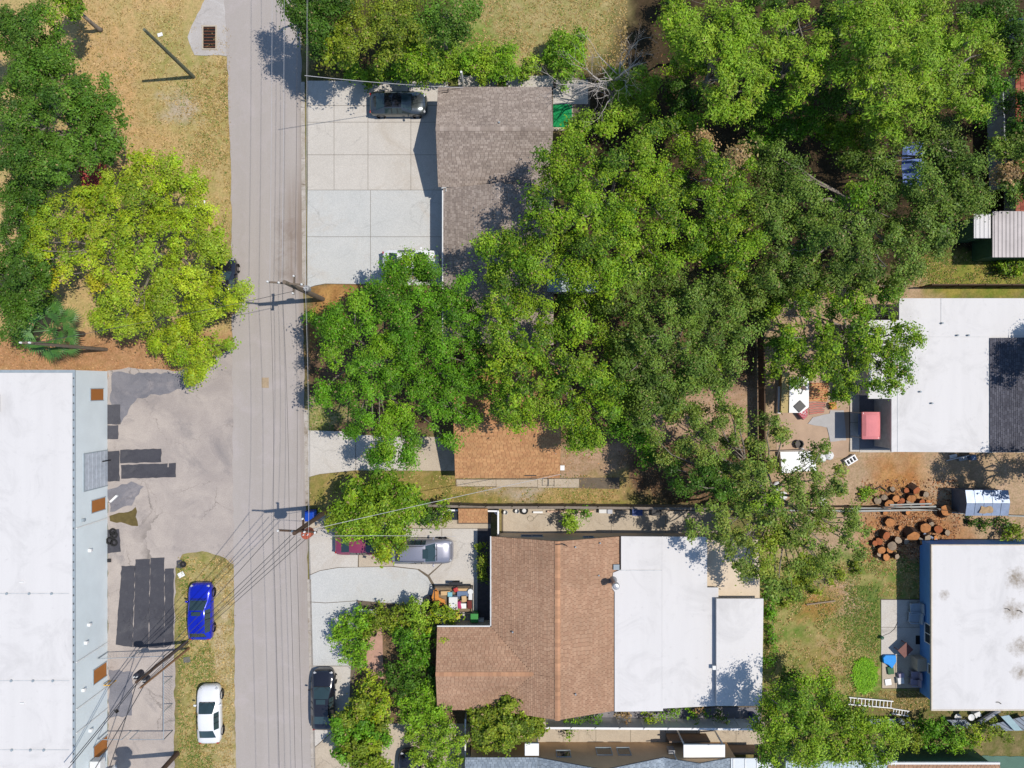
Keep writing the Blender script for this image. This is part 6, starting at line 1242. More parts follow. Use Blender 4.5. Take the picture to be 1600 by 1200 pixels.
x, y = G(152, 1190, 1.5); t = thing('air_conditioner', 'white duct unit on a frame against the warehouse at the bottom', 'duct unit', (-32.1, y, 1.0))
MB().box((-32.0, y, 2.2), (.8, 1.1, .7)).build('cabinet', m_pale, t, bevel=.03); MB().tube([(-32.1, y - .5, 2.2), (-31.9, y - 1.2, 2.0), (-31.9, y - 1.2, 0)], .18, 8).build('duct', m_gut, t)
for k, (px_, py_, lab) in enumerate([(330, 325, 'white plastic pipe lying at the road edge below the yellow tree'), (316, 322, 'thin white rod at the edge of the yellow green tree')]):
    x, y = G(px_ - 10, py_); solo(MB().tube([(x, y + .6, .06), (x + .05, y - .6, .06)], .06 if k == 0 else .04, 7), 'pipe', m_white, lab, 'pipe')

# ---------------------------------------------------------------- utility poles and wires
m_pole = mat('pole_wood', lin(126, 112, 96, .85), .9, .3, 5); m_poled = mat('dark_pole_wood', lin(92, 72, 58, .85), .9, .3, 5); m_ins = mat('insulator', (.72, .72, .7), .3, .1, 4); m_wire = mat('wire', (.05, .05, .055), .6, .1, 4)
m_wire2 = mat('pale_wire', (.42, .42, .43), .5, .1, 4)
def pole(label, bx, by, h, m_, r=.17, arms=(), trans=None, lean=(0, 0)):
    x, y = G(bx, by); t = thing('utility_pole', label, 'utility pole', (x, y, 0), group='utility poles')
    MB().tube([(x, y, -.1), (x + lean[0] * .5, y + lean[1] * .5, h / 2), (x + lean[0], y + lean[1], h)], [r, r * .85, r * .68], 10).build('shaft', m_, t)
    for (z, ang, L, off, ins) in arms:
        f = z / h; ax, ay = x + lean[0] * f, y + lean[1] * f; cx, cy = ax + math.cos(ang) * off, ay + math.sin(ang) * off; arm = MB().box((cx, cy, z), (L, .12, .12), ang).build('crossarm', m_, t)
        for q in ins:
            ix, iy = cx + math.cos(ang) * q, cy + math.sin(ang) * q; MB().lathe((ix, iy, z + .06), [(.03, 0), (.075, .04), (.06, .1), (.075, .14), (.04, .22), (0, .24)], 8).build('insulator', m_ins, arm)
    for (z, dx, dy, rr, hh, tm) in (trans or ()):
        tr = MB().lathe((x + dx, y + dy, z), [(0, 0), (rr, .02), (rr, hh), (rr * .9, hh + .05), (0, hh + .08)], 16).build('transformer', tm, t, smooth=False)
        for k in (-1, 1): MB().lathe((x + dx + k * rr * .4, y + dy, z + hh + .06), [(.05, 0), (.06, .08), (.03, .2), (0, .22)], 7).build('bushing', m_ins, tr)
    return x, y
p1 = pole('lone wooden pole on the dry lawn at the upper left', 302, 120, 7.6, mat('grey_green_pole', lin(108, 112, 92, .85), .9, .3, 5), .16)
p2 = pole('utility pole with two crossarms beside the concrete driveway', 504, 467.5, 9.6, m_pole, .2, arms=((8.9, -.08, 2.5, -.15, (-1.15, -.4, 1.15)), (7.5, PI / 2 - .05, 1.35, .1, (-.6, .6))), trans=((5.2, .35, .1, .22, .6, mat('lamp_grey', (.3, .3, .3), .5)),))
p3 = pole('utility pole with orange topped transformer by the blue bin', 523, 790, 10.6, m_poled, .2, arms=((9.9, -.05, 2.6, 0, (-1.25, -.3, .5, 1.2)), (8.6, PI / 2, 1.1, .1, (-.5, .5))), trans=((8.6, .42, -.32, .34, .8, mat('rust_orange', lin(186, 96, 70, .85), .6, .25, 4)),))
p4 = pole('leaning dark utility pole at the corner of the fenced parking bay', 292, 1003, 7.7, m_poled, .15, trans=((6.4, -.32, .15, .24, .65, mat('dark_drum', (.03, .03, .04), .5)), (5.9, -.1, -.4, .2, .5, mat('dark_drum', (.03, .03, .04)))))
p4b = pole('second wooden pole standing close beside the leaning dark pole', 295, 1013, 7.4, mat('brown_pole', lin(150, 112, 80, .85), .9, .3, 5), .10)
p5 = pole('pole at the bottom edge whose drums shade the parking bay', 277, 1177, 9.5, m_poled, .2, trans=((6.9, -.45, .45, .42, .9, m_steel), (7.4, -.2, -.5, .42, .9, m_steel), (8.0, .3, .4, .36, .8, m_steel)))
p6 = pole('wooden pole between the palm and the warehouse roof on the left', 166, 546, 9.4, m_pole, .15, arms=((9.2, 0, .9, -.1, (-.3, .3)),))
NW = 0
def wire(label, a, b_, sag=.5, r=.022, m_=None, n=14):
    a, b_ = Vector(a), Vector(b_); c = a.lerp(b_, .5); t_ = []
    for k in range(n + 1):
        f = k / n; p = a.lerp(b_, f); p.z -= sag * 4 * f * (1 - f); t_.append(tuple(p - Vector((a.x, a.y, 0))))
    o = MB().tube(t_, r, 5).build('power_line', m_ or m_wire); o.location = (a.x, a.y, 0); tag(o, label, 'power line', 'power lines over the road'); return o
def pt(px, py, z): x, y = G(px, py, z); return (x, y, z)
names = ['outer left power line', 'second power line from the left', 'third power line from the left', 'right hand power line at the driveway edge', 'double of the right hand power line']
A2 = [pt(421.5, 441, 9.1), pt(440.5, 442, 9.1), pt(461, 430, 7.7), pt(477, 446, 9.1), pt(479, 450, 8.0)]
A3 = [pt(427, 831, 10.1), pt(452, 834, 10.1), pt(463, 836, 8.8), pt(482, 836, 10.1), pt(483.5, 842, 8.4)]
for i in range(5):
    x = A2[i][0]; z = A2[i][2]
    wire(names[i] + ', stretch north of the upper pole', A2[i], (x + (.15 if i < 3 else .1), 44, z), .25, .011, m_wire2 if i in (0, 1, 3) else m_wire)
    wire(names[i] + ', stretch between the two road poles', A2[i], A3[i], .35, .011, m_wire if i != 3 else m_wire2)
    wire(names[i] + ', stretch south of the lower pole', A3[i], (A3[i][0] + .7, -46, A3[i][2]), .3, .012)
T4 = [pt(214, 1064, 7.5), pt(222, 1058, 6.9), pt(230, 1062, 6.6), pt(212, 1072, 7.2), pt(216, 1076, 7.0)]
S3 = [pt(428, 832, 10.0), pt(455, 836, 10.2), pt(460, 838, 9.2), pt(470, 842, 9.0), pt(478, 842, 8.6)]
lab4 = ['uppermost cable crossing the road to the leaning pole', 'second cable crossing the road to the leaning pole', 'middle cable crossing the road to the leaning pole', 'fourth cable crossing the road to the leaning pole', 'lowest cable crossing the road to the leaning pole']
for i in range(5): wire(lab4[i], S3[i], T4[i], .5, .02)
for i, (px_, py_) in enumerate(((110, 1192), (95, 1215), (140, 1215), (160, 1230))): wire(['service cable from the leaning pole over the warehouse roof edge', 'second service cable over the warehouse wall', 'third service cable along the warehouse wall', 'steepest service cable above the lower parking bay'][i], T4[i], pt(px_, py_, 6.5), .15, .03)
wire('pale service cable from the lower pole to the small orange roofed house', pt(462, 833, 8.2), pt(876, 741, 3.0), .25, .018, m_wire2)
wire('thin cable crossing the road from the left pole to the upper pole', pt(42, 538, 9.2), pt(459, 455, 7.7), .5, .018); wire('thin cable from the lower pole to the minivan driveway', pt(462, 838, 8.0), pt(712, 838, 3.0), .2, .016, m_wire2)
wire('thin cable from the upper road wires to the hedge behind the house', pt(476, 118, 9.1), pt(724, 137, 2.6), .25, .02, m_wire2)

# ---------------------------------------------------------------- side walk clutter north of the brown house
def lathe_thing(name, label, cat, px, py, prof, m_, z0=.02, n=14, group=None):
    x, y = G(px, py, z0 + max(p[1] for p in prof)); return solo(MB().lathe((x, y, z0), prof, n), name, m_, label, cat, group)
BUCK = [(.0, .0), (.15, 0), (.18, .36), (.165, .36), (.145, .05), (0, .05)]
lathe_thing('bucket', 'white square topped bucket in the shade by the white fence corner', 'bucket', 776, 801, [(.0, 0), (.2, 0), (.22, .4), (0, .42)], m_pale, n=4)
lathe_thing('bucket', 'white bucket just inside the concrete side walk', 'bucket', 790, 801, BUCK, m_pale); lathe_thing('bucket', 'small pale bucket beside the grey tyre on the side walk', 'bucket', 808, 799, BUCK, m_pale)
lathe_thing('tyre', 'grey rimmed tyre leaning by the wooden fence', 'tyre', 819, 798, [(.12, .0), (.3, .0), (.33, .08), (.3, .2), (.14, .2), (.12, 0)], m_tyre)
lathe_thing('plate', 'white round plate inside the grey tyre by the fence', 'plate', 819, 798, [(0, 0), (.15, .01), (.16, .04), (0, .05)], m_pale, z0=.2)
for lab, a, b_, c, d, z, m_ in [('long white gutter piece at the foot of the wooden fence', 833, 799, 848, 802, .2, m_white), ('brown plank stack along the wooden fence', 855, 798, 928, 801, .25, mat('peach_plank', lin(220, 186, 160, .85), .8, .15, 4)), ('pale white crate by the fence right of the lime shrub', 936, 796, 948, 802, .4, m_pale), ('grey metal drum cage by the fence right of the lime shrub', 949, 796, 957, 803, .5, m_steel), ('blue plastic crate in the tree shade by the fence', 988, 796, 1004, 806, .35, mat('blue_crate', lin(80, 100, 160, .85), .5)), ('dark crate in the tree shade by the fence', 1018, 796, 1034, 806, .35, m_black)]:
    x0, y0 = G(a, d, z); x1, y1 = G(c, b_, z); solo(MB().bx(x0, x1, y0, y1, .022, z), 'crate', m_, lab, 'crate', bevel=.015)
x, y = G(829, 810); pts = [(x + .25 * math.cos(a) , y + .22 * math.sin(a), .035) for a in [k * .5 for k in range(13)]] + [(x + .6, y + .35, .035), (x + 1.2, y + .3, .035), (x + 1.7, y + .1, .035)]
solo(MB().tube(pts, .018, 5), 'garden_hose', mat('hose', lin(150, 140, 120), .7), 'thin coiled hose on the concrete side walk', 'hose')
lathe_thing('barrel', 'blue barrel at the right end of the white fence', 'barrel', 1180, 1124, [(0, 0), (.28, 0), (.3, .4), (.28, .8), (.26, .82), (0, .8)], mat('blue_barrel', lin(40, 70, 140, .8), .5))
x, y = G(1143, 921, .8); t = thing('wooden_bench', 'orange red wooden bench frame behind the lower white roof', 'bench', (x, y, 0)); m_ = mat('red_wood', lin(200, 120, 84, .85), .7, .2, 4)
for k in range(3): MB().bx(x - .9, x + .9, y - .2 + k * .18, y - .08 + k * .18, .45, .49).build('slat', m_, t)
for dx in (-.75, .75): MB().bx(x + dx - .05, x + dx + .05, y - .22, y + .3, 0, .45).build('leg', m_, t)
MB().bx(x - .9, x + .9, y + .38, y + .44, .5, .9).build('backrest', m_, t)

# ---------------------------------------------------------------- east yard
t = thing('canopy_swing', 'pink canopied garden swing casting a dark shadow on the patio', 'canopy swing', G(1361, 664, 0) + (0,)); z = 2.25
x0, y0 = G(1348, 686, z); x1, y1 = G(1375.5, 644, z); mb = MB(); nx, ny = 6, 9; m_pk = mat('pink_fabric', lin(228, 140, 142, .85), .8, .12, 1.5, .05)
def cz(i, j): return z + .1 * math.sin(PI * i / nx) + .06 * math.sin(PI * j / ny) - (.1 if i in (0, nx) or j in (0, ny) else 0)
for i in range(nx):
    for j in range(ny):
        f = lambda a, b_: (x0 + (x1 - x0) * a / nx, y0 + (y1 - y0) * b_ / ny, cz(a, b_)); mb.add([f(i, j), f(i + 1, j), f(i + 1, j + 1), f(i, j + 1)], [(0, 1, 2, 3)])
mb.build('canopy', m_pk, t, smooth=True); mb = MB()
for (a, b_, c, d) in ((x0, x1, y0 - .01, y0 + .01), (x0, x1, y1 - .01, y1 + .01), (x0 - .01, x0 + .01, y0, y1), (x1 - .01, x1 + .01, y0, y1)): mb.bx(a, b_, c, d, z - .22, z - .04)
mb.build('valance', m_pk, t)
for xx in (x0 + .08, x1 - .08):
    for yy in (y0 + .08, y1 - .08): MB().tube([(xx, yy, 0), (xx, yy, z - .06)], .03, 6).build('post', m_steel, t)
MB().bx(x0 + .5, x1 - .3, y0 + .2, y1 - .2, .42, .54).build('seat', m_bl2, t, bevel=.03); MB().bx(x1 - .3, x1 - .18, y0 + .2, y1 - .2, .5, 1.0).build('backrest', m_bl2, t, bevel=.03)
x, y = G(1383, 671, .6); t = thing('sofa', 'blue grey outdoor sofa along the wall behind the pink canopy', 'sofa', (x, y, 0))
MB().box((x - .05, y - .1, .25), (.75, 2.3, .42)).build('seat', m_bl2, t, bevel=.05); MB().box((x + .3, y - .1, .5), (.2, 2.3, .6)).build('backrest', m_bl2, t, bevel=.05)
for sy in (-1, 1): MB().box((x - .05, y - .1 + sy * 1.1, .4), (.75, .18, .5)).build('armrest', m_bl2, t, bevel=.04)
def stripe_mat(name, c1, c2, c3, sc):
    m, nt, b, o = _new(name); v = nt.nodes.new('ShaderNodeTexCoord').outputs['Object']; w = nt.nodes.new('ShaderNodeTexWave'); w.wave_type = 'RINGS'; w.inputs['Scale'].default_value = sc; w.inputs['Distortion'].default_value = 5; w.inputs['Detail'].default_value = 1
    nt.links.new(v, w.inputs['Vector']); c = ramp(nt, w.outputs['Fac'], .35, .55, c1, c2); c = mix(nt, ramp(nt, w.outputs['Fac'], .8, .9), c, c3); nt.links.new(c, b.inputs['Base Color']); b.inputs['Roughness'].default_value = .95; return m
def rug(name, label, pts, m_, z=.05): return solo(MB().prism(rough(gpoly(pts), .4, .03, 3), .0, z), name, m_, label, 'rug')
rug('rug', 'tan rug with orange swirls on the sandy patio', [(1264, 598), (1295, 598), (1292, 628), (1264, 627)], stripe_mat('tan_swirl', lin(204, 160, 110), lin(196, 144, 90), lin(190, 110, 84), 1.6))
rug('rug', 'red rug with curved stripes below the tan rug', [(1264, 628), (1290, 628), (1287, 645), (1264, 648)], stripe_mat('red_swirl', lin(186, 110, 96), lin(212, 172, 152), lin(110, 80, 76), 1.6))
rug('blanket', 'pale grey blanket spread on the sand near the pink canopy', [(1297, 641), (1318, 641), (1322, 688), (1297, 690), (1292, 668), (1262, 662), (1270, 652), (1296, 646)], mat('grey_blanket', lin(190, 188, 186), .95, .12, 2))
def raised(name, label, cat, pts, z0, z, m_, bevel=.01): return solo(MB().prism(gpoly(pts, z), z0, z), name, m_, label, cat, bevel=bevel)
raised('table', 'white board table covered with odds and ends beside the tan rug', 'table', [(1234, 590), (1264, 588), (1264, 636), (1252, 645), (1233, 645)], .02, .7, m_white)
raised('board', 'long olive tan board standing beside the white board table', 'board', [(1222, 582), (1234, 582), (1233, 645), (1220, 645)], .02, .6, mat('olive_tan', lin(190, 170, 116, .85), .8, .1, 1))
raised('plank', 'narrow white plank left of the olive tan board', 'plank', [(1216, 604), (1221, 604), (1220, 646), (1215, 646)], .02, .3, m_white)
x, y = G(1250, 635, .8); solo(MB().box((x, y, .76), (.72, .66, .06), .75), 'black_panel', m_black, 'black square panel lying on the corner of the white board table', 'panel', bevel=.01)
raised('cloth', 'red white patterned cloth hanging at the corner of the white table', 'cloth', [(1248, 646), (1262, 634), (1262, 650), (1256, 656)], .1, .55, stripe_mat('bandana', lin(190, 40, 60), lin(220, 200, 200), lin(180, 40, 56), 5))
x, y = G(1257, 610, .9); solo(MB().tube([(x - .5, y + .1, .74), (x - .2, y - .3, .76), (x, y + .2, .78), (x + .2, y, .74)], .03, 5), 'cable', m_black, 'black cable lying on the white board table', 'cable')
x, y = G(1257, 606, .9); solo(MB().lathe((x, y, .72), [(0, 0), (.16, 0), (.18, .1), (0, .12)], 10), 'bowl', mat('brown_bowl', (.10, .06, .05), .6), 'dark brown bowl on the white board table', 'bowl')
raised('plant_crate', 'orange flower crate below the airy oak', 'crate', [(1296, 630), (1306, 628), (1308, 639), (1299, 640)], .02, .3, m_or)
shrub('small potted plant in the orange flower crate', [(1301, 634, 4)], .65, 'yellow', csz=.18, per=50, leaf=(.12, .07))
raised('sheet_panel', 'white sheet panel with dark top rail under the light green tree', 'panel', [(1219, 706), (1272, 705), (1276, 735), (1222, 740)], .02, .45, m_white)
x0, y0 = G(1216, 705, .7); x1, y1 = G(1266, 703, .7); solo(MB().tube([(x0, y0, .62), (x1, y1, .62)], .05, 6), 'pipe', mat('tan_pipe', lin(190, 176, 160), .7), 'pale pipe along the top of the white sheet panel', 'pipe')
for k, (px_, py_, s, lab) in enumerate(((1297, 712, .42, 'largest white plastic sack under the light green tree'), (1291, 699, .3, 'white sack nearest the lime foliage'), (1286, 716, .34, 'crumpled white sack left of the largest sack'), (1216, 760, .4, 'pale sack in the shade of the light green tree'), (1225, 775, .36, 'white sack beside the pale sack in the shade'), (1285, 785, .4, 'white sack near the fence under the light green tree'))):
    x, y = G(px_, py_, .3); rr = random.Random(k + 9); solo(MB().lathe((x, y, .0), [(.03, 0)] + [(s * math.sin(a) * rr.uniform(.85, 1.1), s * .8 * (1 - math.cos(a)) / 2) for a in (.9, 1.4, 1.9, 2.4)] + [(.04, s * .8)], 9), 'sack', m_pale, lab, 'sack', 'white sacks in the sandy yard', smooth=True)
x, y = G(1330, 719, .3); t = thing('crate', 'white slatted crate lying tilted on the sand', 'crate', (x, y, 0), .55)
for sy in (-.22, .22): MB().box((0, sy, .2), (.95, .08, .3)).build('side', m_white, t, local=True)
for k in range(4): MB().box((-.42 + k * .28, 0, .2), (.09, .4, .28)).build('slat', m_white, t, local=True)
MB().box((0, 0, .04), (.9, .4, .03)).build('floor', m_black, t, local=True)
x, y = G(1250, 694, .4); solo(MB().lathe((x, y, 0), [(0, 0), (.3, 0), (.36, .35), (.3, .35), (.26, .1), (0, .1)], 8), 'planter', mat('stone_grey', (.12, .11, .10), .9, .3, 4), 'dark stone planter above the white sheet panel', 'planter')
lathe_thing('bottle', 'white jug beside the dark stone planter', 'jug', 1255, 703, [(0, 0), (.14, 0), (.15, .2), (.05, .3), (0, .32)], m_pale)
for lab, px_, py_, s in (('blue drum in the shade along the east house', 1522, 715, (.4, .4, .5)), ('grey toolbox in the shade along the east house', 1505, 716, (.7, .35, .3)), ('white bicycle frame scrap along the east house', 1490, 713, (.6, .3, .12))): plain('drum' if 'drum' in lab else ('toolbox' if 'toolbox' in lab else 'scrap_frame'), lab, 'yard junk', px_, py_, s, 0, m_bl2 if 'blue' in lab else (m_steel if 'grey' in lab else m_pale), .2)
x, y = G(1500, 715, .2); solo(MB().tube([(x - 1, y - .25, .1), (x + .6, y + .2, .4)], .04, 5), 'pole', m_pale, 'pale pole leaning along the east house', 'pole')
# blue metal shed
def metal_shed():
    z = 1.95; x0, y0 = G(1509, 806, z); x1, y1 = G(1577, 766, z); t = thing('metal_shed', 'blue grey metal shed with peeling panelled roof by the log pile', 'shed', ((x0 + x1) / 2, (y0 + y1) / 2, 0)); m_ = mat('shed_blue', lin(150, 164, 186, .85), .4, .25, 2, .1, metal=.3)
    MB().bx(x0 + .1, x1 - .1, y0 + .1, y1 - .1, 0, z - .12).build('wall', mat('shed_dark', (.12, .14, .17), .6), t)
    ym = (y0 + y1) / 2; rf = MB().bx(x0 + .03, x1 - .03, y0 + .03, y1 - .03, z - .12, z - .08).build('roof', mat('shed_dark', (.12, .14, .17)), t); n = 5; rr = random.Random(3)
    for k in range(n):
        a, b_ = x0 + (x1 - x0) * k / n + .015, x0 + (x1 - x0) * (k + 1) / n - .015
        for (ya, yb, za, zb) in ((y0, ym - .01, z - .07, z + .12), (ym + .01, y1, z + .12, z - .07)):
            e = rr.uniform(-.015, .015); MB().add([(a, ya, za + e), (b_, ya, za + e), (b_, yb, zb + e), (a, yb, zb + e), (a, ya, za + e - .03), (b_, ya, za + e - .03), (b_, yb, zb + e - .03), (a, yb, zb + e - .03)], [(0, 1, 2, 3), (7, 6, 5, 4), (0, 4, 5, 1), (1, 5, 6, 2), (2, 6, 7, 3), (3, 7, 4, 0)]).build('roof_panel', m_, rf)
    x, y = G(1538, 796, z); MB().sheet(rough([(x - .5, y - .25), (x + .6, y - .2), (x + .5, y + .25), (x - .3, y + .3)], .2, .1, 4), z + .11).build('rust_patch', mat('rust_patch', lin(190, 160, 120), .9, .4, 5), rf)
metal_shed()
# logs
m_cut = mat('fresh_cut_wood', lin(206, 140, 84, .8), .85, .35, 4, .2, 20); m_cutd = mat('old_cut_wood', lin(170, 150, 126, .85), .9, .3, 5); m_lbark = mat('log_bark', lin(84, 62, 48, .85), .95, .35, 6)
LOGS = [(1429, 762, .34, .5, 0, 'round orange log at the top of the pile'), (1398, 767, .2, .3, 1, 'small log with dark rim left of the topmost log'), (1398, 779, .32, .4, 0, 'bright orange log in the left heap above the rails'), (1427, 777, .36, .5, 0, 'reddish orange log below the topmost log'), (1410, 780, .24, .35, 0, 'small orange log in the middle of the heap above the rails'),
        (1394, 789, .36, .45, 0, 'broad orange log nearest the grey rails'), (1407, 790, .24, .4, 0, 'half hidden orange log beside the broad one'), (1438, 787, .3, .4, 0, 'orange log at the right of the heap above the rails'), (1450, 786, .2, .3, 0, 'long thin yellow log at the right end of the upper heap'), (1392, 815, .38, .45, 0, 'smooth orange log standing alone below the rails'),
        (1385, 836, .34, .6, 0, 'orange log with long shadow at the left of the lower heap'), (1427, 834, .52, .6, 0, 'largest cut log, before the blue house'), (1448, 824, .42, .5, 0, 'split red brown log beside the largest log'), (1449, 838, .32, .45, 1, 'greyish cut log below the split log'), (1468, 829, .34, .5, 0, 'orange log with one flat side right of the split log'), (1478, 832, .24, .4, 1, 'small grey log right of the flat sided log'),
        (1481, 803, .44, .7, 0, 'tall orange log at the right end of the grey rails'), (1379, 858, .34, .5, 0, 'log with hollow dark shadow at the lower left'), (1395, 853, .36, .4, 1, 'pale grey log in the lower heap'), (1374, 845, .3, .3, 0, 'flat orange log slab above the hollow log'), (1386, 873, .3, .4, 0, 'lowest orange log of the pile'), (1404, 846, .3, .5, 1, 'dark log in the house shade'), (1374, 782, .3, .22, 1, 'old dark tyre shaped log under the fence tree'), (1386, 780, .24, .3, 1, 'grey log left of the bright orange log'), (1420, 786, .3, .35, 1, 'pale grey chopped log between the heaps')]
LOGS += [(1416, 800, .26, .3, 0, 'lone small orange log just below the rails'), (1440, 848, .24, .3, 0, 'small red brown log under the largest log'), (1413, 845, .28, .4, 1, 'grey weathered log left of the largest log'), (1456, 815, .22, .3, 1, 'small dark log above the split log'), (1365, 850, .24, .35, 0, 'leftmost orange log of the lower heap'), (1390, 862, .28, .35, 0, 'orange log between the hollow log and the house shade'),
         (1372, 868, .26, .3, 1, 'greyish log at the lower left edge of the heap'), (1400, 868, .24, .45, 1, 'brown log at the foot of the blue house shade'), (1418, 768, .22, .25, 0, 'small amber log left of the round top log'), (1445, 772, .24, .3, 1, 'pale log right of the reddish log'), (1385, 799, .2, .3, 0, 'short log touching the upper rail'), (1461, 842, .24, .35, 0, 'orange split piece between the grey pipes'), (1404, 826, .2, .25, 0, 'amber log piece between the smooth log and the largest log')]
m_cut2 = mat('red_cut_wood', lin(180, 104, 62, .8), .85, .35, 5, .2, 20)
rr = random.Random(8)
for (px_, py_, r_, h_, kd, lab) in LOGS:
    x, y = G(px_, py_, h_); t = thing('log', lab, 'log', (x, y, 0), rr.uniform(0, 6), 'cut logs heaped beside the blue house'); t.rotation_euler = (rr.uniform(-.38, .38), rr.uniform(-.38, .38), t.rotation_euler[2]); n = 12; rad = [r_ * rr.uniform(.86, 1.1) for _ in range(n)]; lx, ly = rr.uniform(-.12, .12), rr.uniform(-.12, .12); tz = [h_ + rr.uniform(-.02, .02) for _ in range(n)]
    bot = [(rad[k] * 1.05 * math.cos(2 * PI * k / n), rad[k] * 1.05 * math.sin(2 * PI * k / n), -.02) for k in range(n)]; top = [(lx + rad[k] * math.cos(2 * PI * k / n), ly + rad[k] * math.sin(2 * PI * k / n), tz[k]) for k in range(n)]
    MB().add(bot + top, [(k, (k + 1) % n, n + (k + 1) % n, n + k) for k in range(n)]).build('bark', m_lbark, t, local=True)
    MB().add([(lx + (p[0] - lx) * .95, ly + (p[1] - ly) * .95, p[2] + .006) for p in top] + [(lx, ly, h_ + .03)], [(k, (k + 1) % n, n) for k in range(n)]).build('cut_face', (m_cut if rr.random() < .65 else m_cut2) if kd == 0 else m_cutd, t, local=True)
for k, (a, b_, c, d, r_, lab) in enumerate(((1310, 799, 1478, 796, .09, 'lower grey metal rail lying along the fence line by the logs'), (1330, 794, 1462, 791.5, .08, 'middle grey metal rail lying along the fence line by the logs'), (1390, 789, 1455, 787, .07, 'upper pale rail lying along the fence line by the logs'), (1214, 797, 1320, 798.5, .07, 'pale rail continuing left under the light green tree'), (1480, 800, 1510, 803, .05, 'thin rail running from the tall log to the metal shed'), (1575, 806, 1690, 809, .06, 'thin rail right of the blue grey metal shed'))):
    x0, y0 = G(a, b_, .5); x1, y1 = G(c, d, .5); solo(MB().tube([(x0, y0, .5), (x1, y1, .5)], r_, 7), 'metal_rail', mat('rail_grey', lin(176, 178, 172, .85), .5, .15, 3, metal=.2), lab, 'metal rail', 'rails along the lower boundary')
fence('wire_fence', 'low dark fence behind the grey rails by the logs', [G(1190, 789), G(1370, 790), G(1500, 796)], .9, m_woodd, th=.05, rail=False)
for k, (px_, py_) in enumerate(((1452, 838), (1465, 846), (1476, 849), (1440, 843))):
    x, y = G(px_, py_, .2); solo(MB().tube([(x - .5, y + .25, .25), (x + .5, y - .25, .3)], .1, 7), 'branch', m_bark if k % 2 else mat('blue_grey_pipe', lin(150, 160, 180, .85), .6), ['grey pipe lying beside the split log', 'blue grey pipe lying against the blue house corner', 'short branch before the blue house roof', 'pale pipe below the largest log'][k], 'branch' if k % 2 else 'pipe')
x, y = G(1372, 760, .1); solo(MB().tube([(x - .8, y - .2, .05), (x - .5, y + .2, .12), (x - .3, y - .3, .1), (x + .2, y, .1), (x + .9, y - .5, .06)], .05, 6), 'branch', m_barkd, 'twisted dark branch lying on the sand above the weeds', 'branch')
x, y = G(1280, 942, .1); solo(MB().tube([(x - 1.0, y - .15, .06), (x, y, .12), (x + 1.3, y + .15, .06)], .06, 6), 'branch', m_cutd, 'pale fallen branch on the dry lawn', 'branch')

# ---------------------------------------------------------------- blue house patio
def armchair(label, px, py, rz, m_, s=.85):
    x, y = G(px, py, .6); t = thing('patio_chair', label, 'chair', (x, y, .02), rz, 'chairs on the blue house patio')
    MB().box((0, 0, .36), (s * .8, s * .7, .12)).build('seat', m_, t, local=True, bevel=.03); MB().box((s * .38, 0, .58), (.12, s * .8, .55)).build('backrest', m_, t, local=True, bevel=.03)
    for sy in (-1, 1): MB().box((0, sy * s * .38, .56), (s * .75, .09, .06)).build('armrest', m_, t, local=True)
    for sx in (-1, 1):
        for sy in (-1, 1): MB().box((sx * s * .34, sy * s * .36, .27), (.06, .06, .54)).build('leg', m_, t, local=True)
m_ch = mat('grey_wicker', lin(170, 186, 200, .85), .7, .2, 5); m_ch2 = mat('mauve_wicker', lin(170, 160, 180, .85), .7, .2, 5)
armchair('upper grey patio armchair beside the blue wall', 1433, 952, .05, m_ch, 1.1); armchair('second grey patio armchair, nearer the blue window', 1431, 966, -.05, m_ch, 1.1)
armchair('mauve patio chair below the step block', 1432, 1056, .1, m_ch2, .75); armchair('lowest mauve patio chair at the corner of the blue house', 1431, 1067, 0, m_ch2, .75)
x, y = G(1415, 1016, .75); t = thing('patio_table', 'red brown diamond shaped table on the shaded patio', 'table', (x, y, .02), .75); m_ = mat('red_brown', lin(130, 84, 76, .8), .6, .2, 4)
MB().box((0, 0, .7), (.95, .8, .05)).build('tabletop', m_, t, local=True, bevel=.01)
for sx in (-.4, .4):
    for sy in (-.32, .32): MB().box((sx, sy, .34), (.06, .06, .68)).build('leg', m_, t, local=True)
plain('door_mat', 'dark door mat on the patio below the blue house window', 'mat', 1435, 1000, (.42, .7, .02), .02, m_dark, 0, 0)
raised('tarpaulin', 'bright blue crumpled tarpaulin on the patio edge', 'tarpaulin', [(1380, 1028), (1384, 1024), (1400, 1024), (1401, 1034), (1394, 1045), (1388, 1039), (1381, 1036)], .02, .3, mat('cyan_tarp', lin(10, 150, 236, .85), .5, .2, 5), .04)
x, y = G(1379, 997, .3); solo(MB().lathe((x, y, .02), [(0, 0), (.14, 0), (.15, .25), (.1, .3), (0, .28)], 10), 'watering_can', mat('dark_green', (.03, .10, .06), .5), 'dark green watering can on the sunny patio', 'watering can')
x, y = G(1380, 993); solo(MB().tube([(x, y, .035), (x + .5, y + .2, .035), (x + .9, y + .55, .035), (x + 1.15, y + 1.1, .035)], .018, 5), 'garden_hose', m_black, 'thin dark hose curving over the sunny patio', 'hose')
for lab, px_, py_, s, m_ in (('white plastic tub in the shaded lower patio', 1408, 1064, (.5, .5, .3), m_pale), ('grey plastic tub above the white tub on the patio', 1409, 1056, (.45, .35, .3), m_ch2), ('white torn foam pieces on the sunny patio corner', 1388, 1066, (.5, .5, .08), m_white), ('green plant tray below the blue tarpaulin', 1392, 1048, (.5, .6, .15), mat('tray_green', lin(70, 120, 80, .8), .7, .4, 8))): plain('plant_tray' if 'tray' in lab else ('foam_scrap' if 'foam' in lab else 'tub'), lab, 'tray' if 'tray' in lab else ('scrap' if 'foam' in lab else 'tub'), px_, py_, s, .02, m_, .15)
